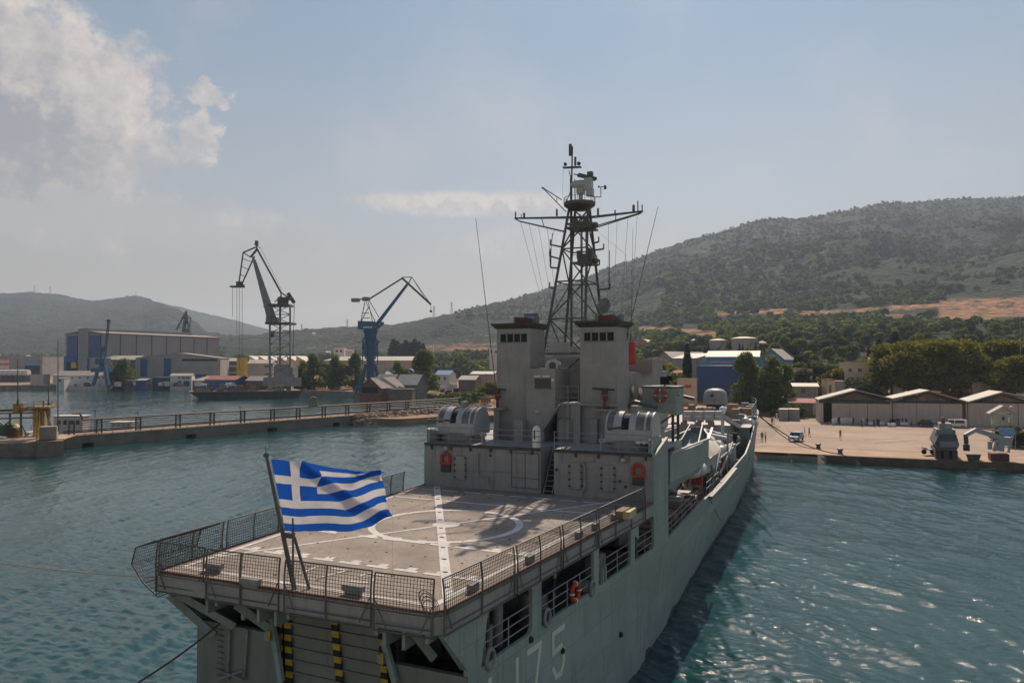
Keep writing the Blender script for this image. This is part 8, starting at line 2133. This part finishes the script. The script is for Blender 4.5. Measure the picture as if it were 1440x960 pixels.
# ---- yard clutter on the left quay
rg = random.Random(5)
def clutter():
    names = [("crate", M_BRICK, "rust-brown crate among the yard's quayside clutter"), ("steel_plate_stack", M_DARK, "dark stack of plates among the yard's quayside clutter"), ("white_cabin", M_WALLW, "small white site cabin among the yard's quayside clutter"), ("blue_container", M_BLUE, "blue container among the yard's quayside clutter"), ("tan_crate", M_TAN, "tan crate among the yard's quayside clutter")]
    xs = [rg.uniform(90, 345) for _ in range(46)] + [rg.uniform(420, 690) for _ in range(36)]
    for px in xs:
        d = (rg.uniform(396, 420) if px < 280 else rg.uniform(368, 392)) if px < 345 else float(shore(np.array([px]))[0]) + rg.uniform(5, 60)
        c = plan(px, d); z = max(2.4, gz(*c)); nm, mt, lb = rg.choice(names); s = rg.uniform(.8, 2.2); m = MB(); rz = rg.uniform(-.6, .2)
        m.box((c[0], c[1], z + s / 2), (s * rg.uniform(1, 2.6), s * 1.1, s), rz)
        if nm == "white_cabin": m.box((c[0], c[1], z + s + .08), (s * 1.9, s * 1.3, .16), rz)
        elif nm == "steel_plate_stack": m.box((c[0] + .5, c[1], z + s + .2), (s * 1.5, s * .9, .4), rz + .3)
        else: m.box((c[0], c[1], z + s + .04), (s * 1.2, s * .9, .08), rz)
        o = m.build(nm, mt, None, org=(c[0], c[1], z)); tag(o, lb, nm.replace("_", " "), nm.replace("_", " ") + "s around the yard")
clutter()
# ================================================================== trees
M_TRUNK = paint("bark", (.10, .075, .055), .95, .25, 2.0)
L_PINE = leafmat("pine_needles", (.165, .170, .030), .50, .4); L_BROAD = leafmat("poplar_leaves", (.150, .190, .052), .50, .4); L_CYP = leafmat("cypress_foliage", (.040, .058, .026), .28, .35); L_OLIVE = leafmat("scrub_foliage", (.105, .125, .055), .45, .4); L_YELL = leafmat("yellow_green_foliage", (.21, .19, .04), .42, .4); L_DARK = leafmat("dark_pine_foliage", (.060, .082, .040), .35, .4)
def crown(name, mat, blobs, nleaf, size, seed, flat=1.0):
    """leaf clusters: blobs = (x, y, z, rx, ry, rz); leaves sit mostly near each clump's skin"""
    rg = np.random.default_rng(seed); P_ = []; vol = np.array([b[3] * b[4] * b[5] for b in blobs]) ** .67; cnt = np.maximum(8, nleaf * vol / vol.sum()).astype(int)
    for b, n in zip(blobs, cnt):
        v = rg.normal(size=(n, 3)); v /= np.linalg.norm(v, axis=1)[:, None]; r = rg.uniform(.45, 1.08, n) ** .6
        P_.append(np.array(b[:3]) + v * r[:, None] * np.array(b[3:6]))
    c = np.concatenate(P_); n = len(c); a = rg.normal(size=(n, 3)); a /= np.linalg.norm(a, axis=1)[:, None]; b_ = np.cross(a, rg.normal(size=(n, 3))); b_ /= np.linalg.norm(b_, axis=1)[:, None]
    s = size * rg.uniform(.55, 1.25, n)[:, None]; a = a * s; b_ = b_ * s * .7
    V = np.stack([c - a - b_ * .4, c + b_, c + a - b_ * .2, c - b_], 1).reshape(-1, 3); Fc = np.arange(n * 4).reshape(-1, 4)
    o = raw_mesh(name, V, Fc, mat); return o
def trunk(h, r, limbs, seed, split=1, h0=.35):
    rg = random.Random(seed); m = MB(); m.cyl((0, 0, -1), (0, 0, h * .5), r, r * .75, n=8); m.cyl((0, 0, h * .5), (rg.uniform(-.2, .2), 0, h * .9), r * .75, r * .3, n=8)
    for k in range(limbs):
        z = h * rg.uniform(h0, .75); a = rg.uniform(0, 6.28); L_ = h * rg.uniform(.2, .4); m.cyl((0, 0, z), (L_ * math.cos(a), L_ * math.sin(a), z + L_ * .7), r * .4, r * .12, n=6)
    return m
def proto(name, label, cat, crown_o, trunk_m, group):
    o = thing(name, label, cat, (0, 0, -50), group); ORG[o] = (0, 0, 0); crown_o.parent = o; crown_o.name = "crown"; trunk_m.build("trunk", M_TRUNK, o); return o
def blobset(seed, n, R_, H0, H1, sh):
    rg = random.Random(seed); out = []
    for k in range(n):
        t = rg.random(); z = H0 + (H1 - H0) * t; w = sh(t) * R_; a = rg.uniform(0, 6.28); q = rg.uniform(.2, .85) * w; s = rg.uniform(.26, .45) * R_
        out.append((q * math.cos(a), q * math.sin(a), z, s * 1.1, s * 1.1, s * .8))
    return out
pines = []
for k in range(3):     # broad umbrella pines, 11 m
    bl = blobset(40 + k, 40, 5.2, 3.2, 10.3, lambda t: 1.05 - .45 * t if t > .45 else .62 + .9 * t); pines.append(proto("pine_tree", "tmp", "tree", crown("crown", L_PINE, [(b[0], b[1], b[2], b[3], b[4], b[5] * .7) for b in bl], 9000, .27, 50 + k), trunk(9.5, .30, 7, 60 + k), None))
poplars = []
for k in range(2):     # loose broadleaf, 11 m
    bl = blobset(70 + k, 46, 3.7, .9, 10.6, lambda t: (.8 + .5 * t if t < .35 else 1.0 - .8 * ((t - .35) / .65) ** 1.5)); poplars.append(proto("poplar_tree", "tmp", "tree", crown("crown", L_BROAD, [(b[0], b[1], b[2], b[3] * .8, b[4] * .8, b[5] * 1.05) for b in bl], 8000, .25, 80 + k), trunk(9.5, .24, 8, 90 + k, h0=.2), None))
bl = [(0, 0, .8 + 1.15 * k, .95 * math.sin(.5 + 2.6 * k / 9.0) + .12, .95 * math.sin(.5 + 2.6 * k / 9.0) + .12, 1.0) for k in range(9)]
cyp = proto("cypress_tree", "tmp", "tree", crown("crown", L_CYP, bl, 2600, .26, 5), trunk(8, .16, 0, 3), None)
bl = blobset(31, 12, 2.2, .7, 2.6, lambda t: 1.0 - .5 * t); bush = proto("bush", "tmp", "bush", crown("crown", L_OLIVE, bl, 1500, .26, 6), trunk(1.6, .09, 3, 4), None)
bl = blobset(33, 12, 2.2, .7, 2.8, lambda t: 1.0 - .5 * t); ybush = proto("bush", "tmp", "bush", crown("crown", L_YELL, bl, 1500, .26, 7), trunk(1.6, .09, 3, 5), None)
woods = []
for k in range(4):     # round-headed slope trees, 8 m
    bl = blobset(110 + k, 16, 3.6, 2.2, 7.2, lambda t: 1.05 - .6 * t * t); woods.append(proto("slope_tree", "tmp", "tree", crown("crown", (L_OLIVE, L_BROAD, L_DARK, L_PINE)[k], bl, 1500, .46, 120 + k), trunk(6.5, .2, 4, 130 + k), None))
PROTOS = pines + poplars + [cyp, bush, ybush] + woods
used = set()
def plant(pr, px, d, yt, label, group=None, wide=1.0, base=None, rz=None):
    if px > 1000 and 150 < d < 226 and base is None: d += 15
    c = plan(px, d); z = gz(*c) if base is None else base
    H_ = {"pine_tree": 10.6, "poplar_tree": 11.0, "cypress_tree": 11.0, "bush": 3.2, "slope_tree": 8.2}[pr.name.split(".")[0]]
    h = max(1.2, zat(yt, d) - z); s = h / H_; rz = random.uniform(0, 6.28) if rz is None else rz
    if pr not in used:
        CHILD[pr] = [(k, kids(k)) for k in kids(pr)]; used.add(pr); pr.location = (c[0], c[1], z); pr.rotation_euler = (0, 0, rz); pr.scale = (s * wide, s * wide, s); pr["label"] = label
        if group: pr["group"] = group
        return pr
    return copy_tree(pr, (c[0], c[1], z), rz, (s * wide, s * wide, s), label, group)
# umbrella pines behind the hangars
for i, (px, d, yt, w, lb) in enumerate(((1253, 196, 487, 1.0, "umbrella pine hanging over the cream house's roof turret"), (1278, 190, 484, 1.0, "umbrella pine, second from the cream house, in the big clump"), (1300, 196, 483, 1.05, "umbrella pine in the middle of the big clump behind the hangars"), (1326, 190, 482, 1.0, "umbrella pine with a yellow-lit top right of the clump's middle"), (1348, 194, 481, 1.0, "umbrella pine at the right end of the big clump"), (1384, 205, 484, 1.0, "lower umbrella pine right of the big clump, in the gap"), (1412, 196, 482, 1.1, "umbrella pine above the stone wall by the tall pole"), (1445, 192, 480, 1.1, "umbrella pine cut by the picture's edge above the gatehouse"), (1408, 186, 507, 1.2, "low round pine just behind the stone wall"), (1432, 184, 503, 1.1, "low round pine behind the gatehouse"), (1474, 196, 484, 1.1, "umbrella pine past the gatehouse"), (1268, 206, 492, 1.0, "pine showing behind the front of the big clump on its left"), (1338, 208, 488, 1.0, "pine showing behind the front of the big clump on its right"))):
    plant(pines[i % 3], px, d, yt, lb, "umbrella pines behind the hangars", w)
for px, d, yt, w, k, lb in ((1048, 188, 499, .95, 0, "tall leafy poplar in front of the deep blue store"), (1083, 184, 502, 1.1, 1, "broad poplar right of the one before the blue store"), (1104, 186, 514, .9, 0, "thin poplar in front of the white building"), (1066, 192, 518, .9, 1, "lower poplar in the dip between the two tall ones"),
        (597, 300, 494, 1.15, 0, "big round tree right of the blue crane"), (561, 330, 509, 1.2, 1, "small round tree in front of the long factory"), (441, 352, 500, 1.2, 0, "broad tree right of the big grey crane's tower"), (424, 356, 508, 1.0, 1, "lower tree touching the big grey crane"), (474, 348, 500, 1.15, 1, "broad tree left of the blue crane"), (500, 352, 498, 1.0, 0, "tree behind the blue crane's left leg"), (458, 360, 512, 1.0, 0, "low tree between the two broad ones left of the blue crane"), (171, 415, 506, 1.3, 1, "dark tree against the great hall's store"), (929, 215, 512, 1.0, 0, "bright green tree beside the ship's bridge wing"), (911, 222, 520, 1.0, 1, "yellowish tree half hidden by the ship's bridge")):
    plant(poplars[k], px, d, yt, lb, "leafy trees round the harbour", w)
for px, d, yt, w, lb in ((966.5, 236, 483, .95, "tall dark cypress left of the deep blue store"), (1026.5, 330, 480, .8, "thin cypress at the left of the largest fuel tank"), (1040, 330, 482, .8, "cypress in front of the largest fuel tank"), (1044.5, 325, 484, .7, "slimmer cypress just right of another before the largest tank"), (1062.5, 330, 480, .7, "cypress at the right edge of the largest fuel tank"), (1069.5, 330, 483, .7, "cypress between the largest tank and the short tank"), (1236, 250, 476, 1.3, "dark cypress above the cream house's turret"), (1259, 262, 466, 1.7, "tall dark cypress rising behind the big pine clump"), (1355, 290, 470, .9, "lone cypress above the right of the pine clump"), (1118, 260, 500, 1.0, "cypress above the white building"), (1088, 300, 486, 1.6, "broad dark cypress right of the blue hall's roof"), (1222, 255, 487, .9, "small cypress left of the taller pair above the cream house")):
    plant(cyp, px, d, yt, lb, "cypresses on the right bank", w)
for k, px in enumerate((553, 559, 565, 571, 577, 583, 589, 595)):
    plant(cyp, px, 640 + 6 * (k % 3), 476 + (k * 7 % 5) * 1.6, "dark cypress in the dense row under the low ridge", "dark row of cypresses under the low ridge", 1.9)
for px, d, yt, pr, w, lb in ((1415, 132, 597, bush, 1.6, "round green bush under the guard booth"), (1432, 122, 604, bush, 1.7, "wide bush right of the loader crane's blue board"), (1212, 196, 531, bush, 1.5, "dark bush before the cream house's ground floor"), (1178, 205, 519, ybush, 1.3, "dry brown-topped bush behind the small pale hut"), (945, 232, 524, ybush, 1.2, "yellowish bush beside the brown shed near the ship"), (920, 260, 505, ybush, 1.5, "yellow-green bush behind the ship's upper wing"), (688, 262, 535, ybush, 1.3, "bright yellow-green bush left of the port funnel"), (668, 258, 548, bush, 2.2, "low green bush on the bank by the gun mount"), (650, 255, 549, bush, 2.0, "low green bush left of the bank's brightest one"), (633, 250, 552, bush, 1.4, "small bush on the brown bank above the spit"), (1112, 172, 566, bush, 1.8, "scrubby bush by the open shed")):
    plant(pr, px, d, yt, lb, "bushes round the harbour", w)
# trees on the slope behind the quay: the nearest ones singly
rg = random.Random(77); pos = []
kinds = ["grey-green round tree in the woodland on the slope behind the quay", "mid-green leafy tree in the woodland on the slope behind the quay", "dark pine in the woodland on the slope behind the quay", "yellow-green pine in the woodland on the slope behind the quay"]
tries = 0
while len(pos) < 250 and tries < 9000:
    tries += 1
    px = rg.uniform(885, 1500); d = 222 + 260 * rg.random() ** 1.3
    if 985 < px < 1110 and d < 300: continue
    if 920 < px < 985 and d < 330: continue
    if 880 < px < 1090 and 380 < d < 480 and rg.random() < .7: continue
    if px < 1110 and 300 < d < 400 and rg.random() < .35: continue
    if 1185 < px < 1252 and d < 225: continue
    if 1126 < px < 1164 and 395 < d < 445: continue
    c = plan(px, d)
    if any((c[0] - q[0]) ** 2 + (c[1] - q[1]) ** 2 < 14 for q in pos): continue
    pos.append(c); k = rg.choices([0, 1, 2, 3], [4, 3, 3, 2])[0]; z = gz(*c); hh = rg.uniform(5.5, 9.5)
    plant(woods[k], px, d, 510 - (z + hh - CAMH) * F / d, kinds[k], "trees on the slope behind the quay", rg.uniform(.85, 1.2), z)
# far woodland reads as one mass
def woodland():
    rg = np.random.default_rng(9); C = []; 
    def add(n, x0, x1, d0, d1, p=1.0, keep=None):
        px = rg.uniform(x0, x1, n * 3); d = d0 + (d1 - d0) * rg.random(n * 3) ** p; z = terrain(px, d)
        wx = FH[0] * d + RH[0] * (px - 720) / F * d; wy = FH[1] * d + RH[1] * (px - 720) / F * d
        dens = fbm(wx / 70, wy / 70, 3, 77); zn = zones(px, d, z)
        for q in (1.04, 1.08, 1.13): zn = np.maximum(zn, zones(px, d * q, terrain(px, d * q)))
        yv = 510 - (z - CAMH) * F / d; ok = (dens > .36) & (zn[..., 1] < .25) & ~((px > 1330) & (yv > 410) & (yv < 458) & (dens < .62))
        if keep is not None: ok &= keep(px, d)
        s = np.stack([wx, wy, z], -1)[ok][:n]; C.append(s)
    add(2300, 880, 1560, 440, 760, 1.0); add(5200, 760, 1600, 700, 1500, 1.1); add(6500, 640, 1700, 1450, 2280, 1.0); add(520, 590, 900, 420, 900, 1.0); add(420, 310, 560, 560, 1000, 1.0); add(500, -60, 320, 760, 1500, 1.0)
    c = np.concatenate(C); n = len(c); L = 42; r = rg.uniform(2.0, 4.2, n) ; h = r * rg.uniform(.9, 1.35, n)
    v = rg.normal(size=(n, L, 3)); v /= np.linalg.norm(v, axis=2)[..., None]; v[..., 2] = np.abs(v[..., 2]) * 1.0 - .12
    ctr = c[:, None, :] + v * np.stack([r, r, h], -1)[:, None, :] * rg.uniform(.7, 1.05, (n, L))[..., None] + np.array([0, 0, 1.0]) * (h * .55)[:, None, None]
    a = rg.normal(size=(n, L, 3)); a /= np.linalg.norm(a, axis=2)[..., None]; b = np.cross(a, v); b /= np.linalg.norm(b, axis=2)[..., None] + 1e-6
    s = (r[:, None] * rg.uniform(.28, .5, (n, L)))[..., None]; a = a * s; b = b * s
    V = np.stack([ctr - a, ctr + b, ctr + a, ctr - b], 2).reshape(-1, 3)
    half = (np.arange(n) % 3)
    for k, (mt, nm, lb) in enumerate(((L_OLIVE, "woodland", "grey-green woodland covering the far slopes"), (L_DARK, "dark_woodland", "dark pines scattered through the far woodland"), (L_BROAD, "green_woodland", "leafy green trees scattered through the far woodland"))):
        sel = np.repeat(half == k, L * 4); Vk = V[sel]; o = raw_mesh(nm, Vk, np.arange(len(Vk)).reshape(-1, 4), mt); tag(o, lb, "woodland", kind="stuff")
woodland()
for p_ in PROTOS:
    if p_ not in used: plant(p_, 1260, 300, 470, "round tree on the slope behind the pines", "trees on the slope behind the quay")
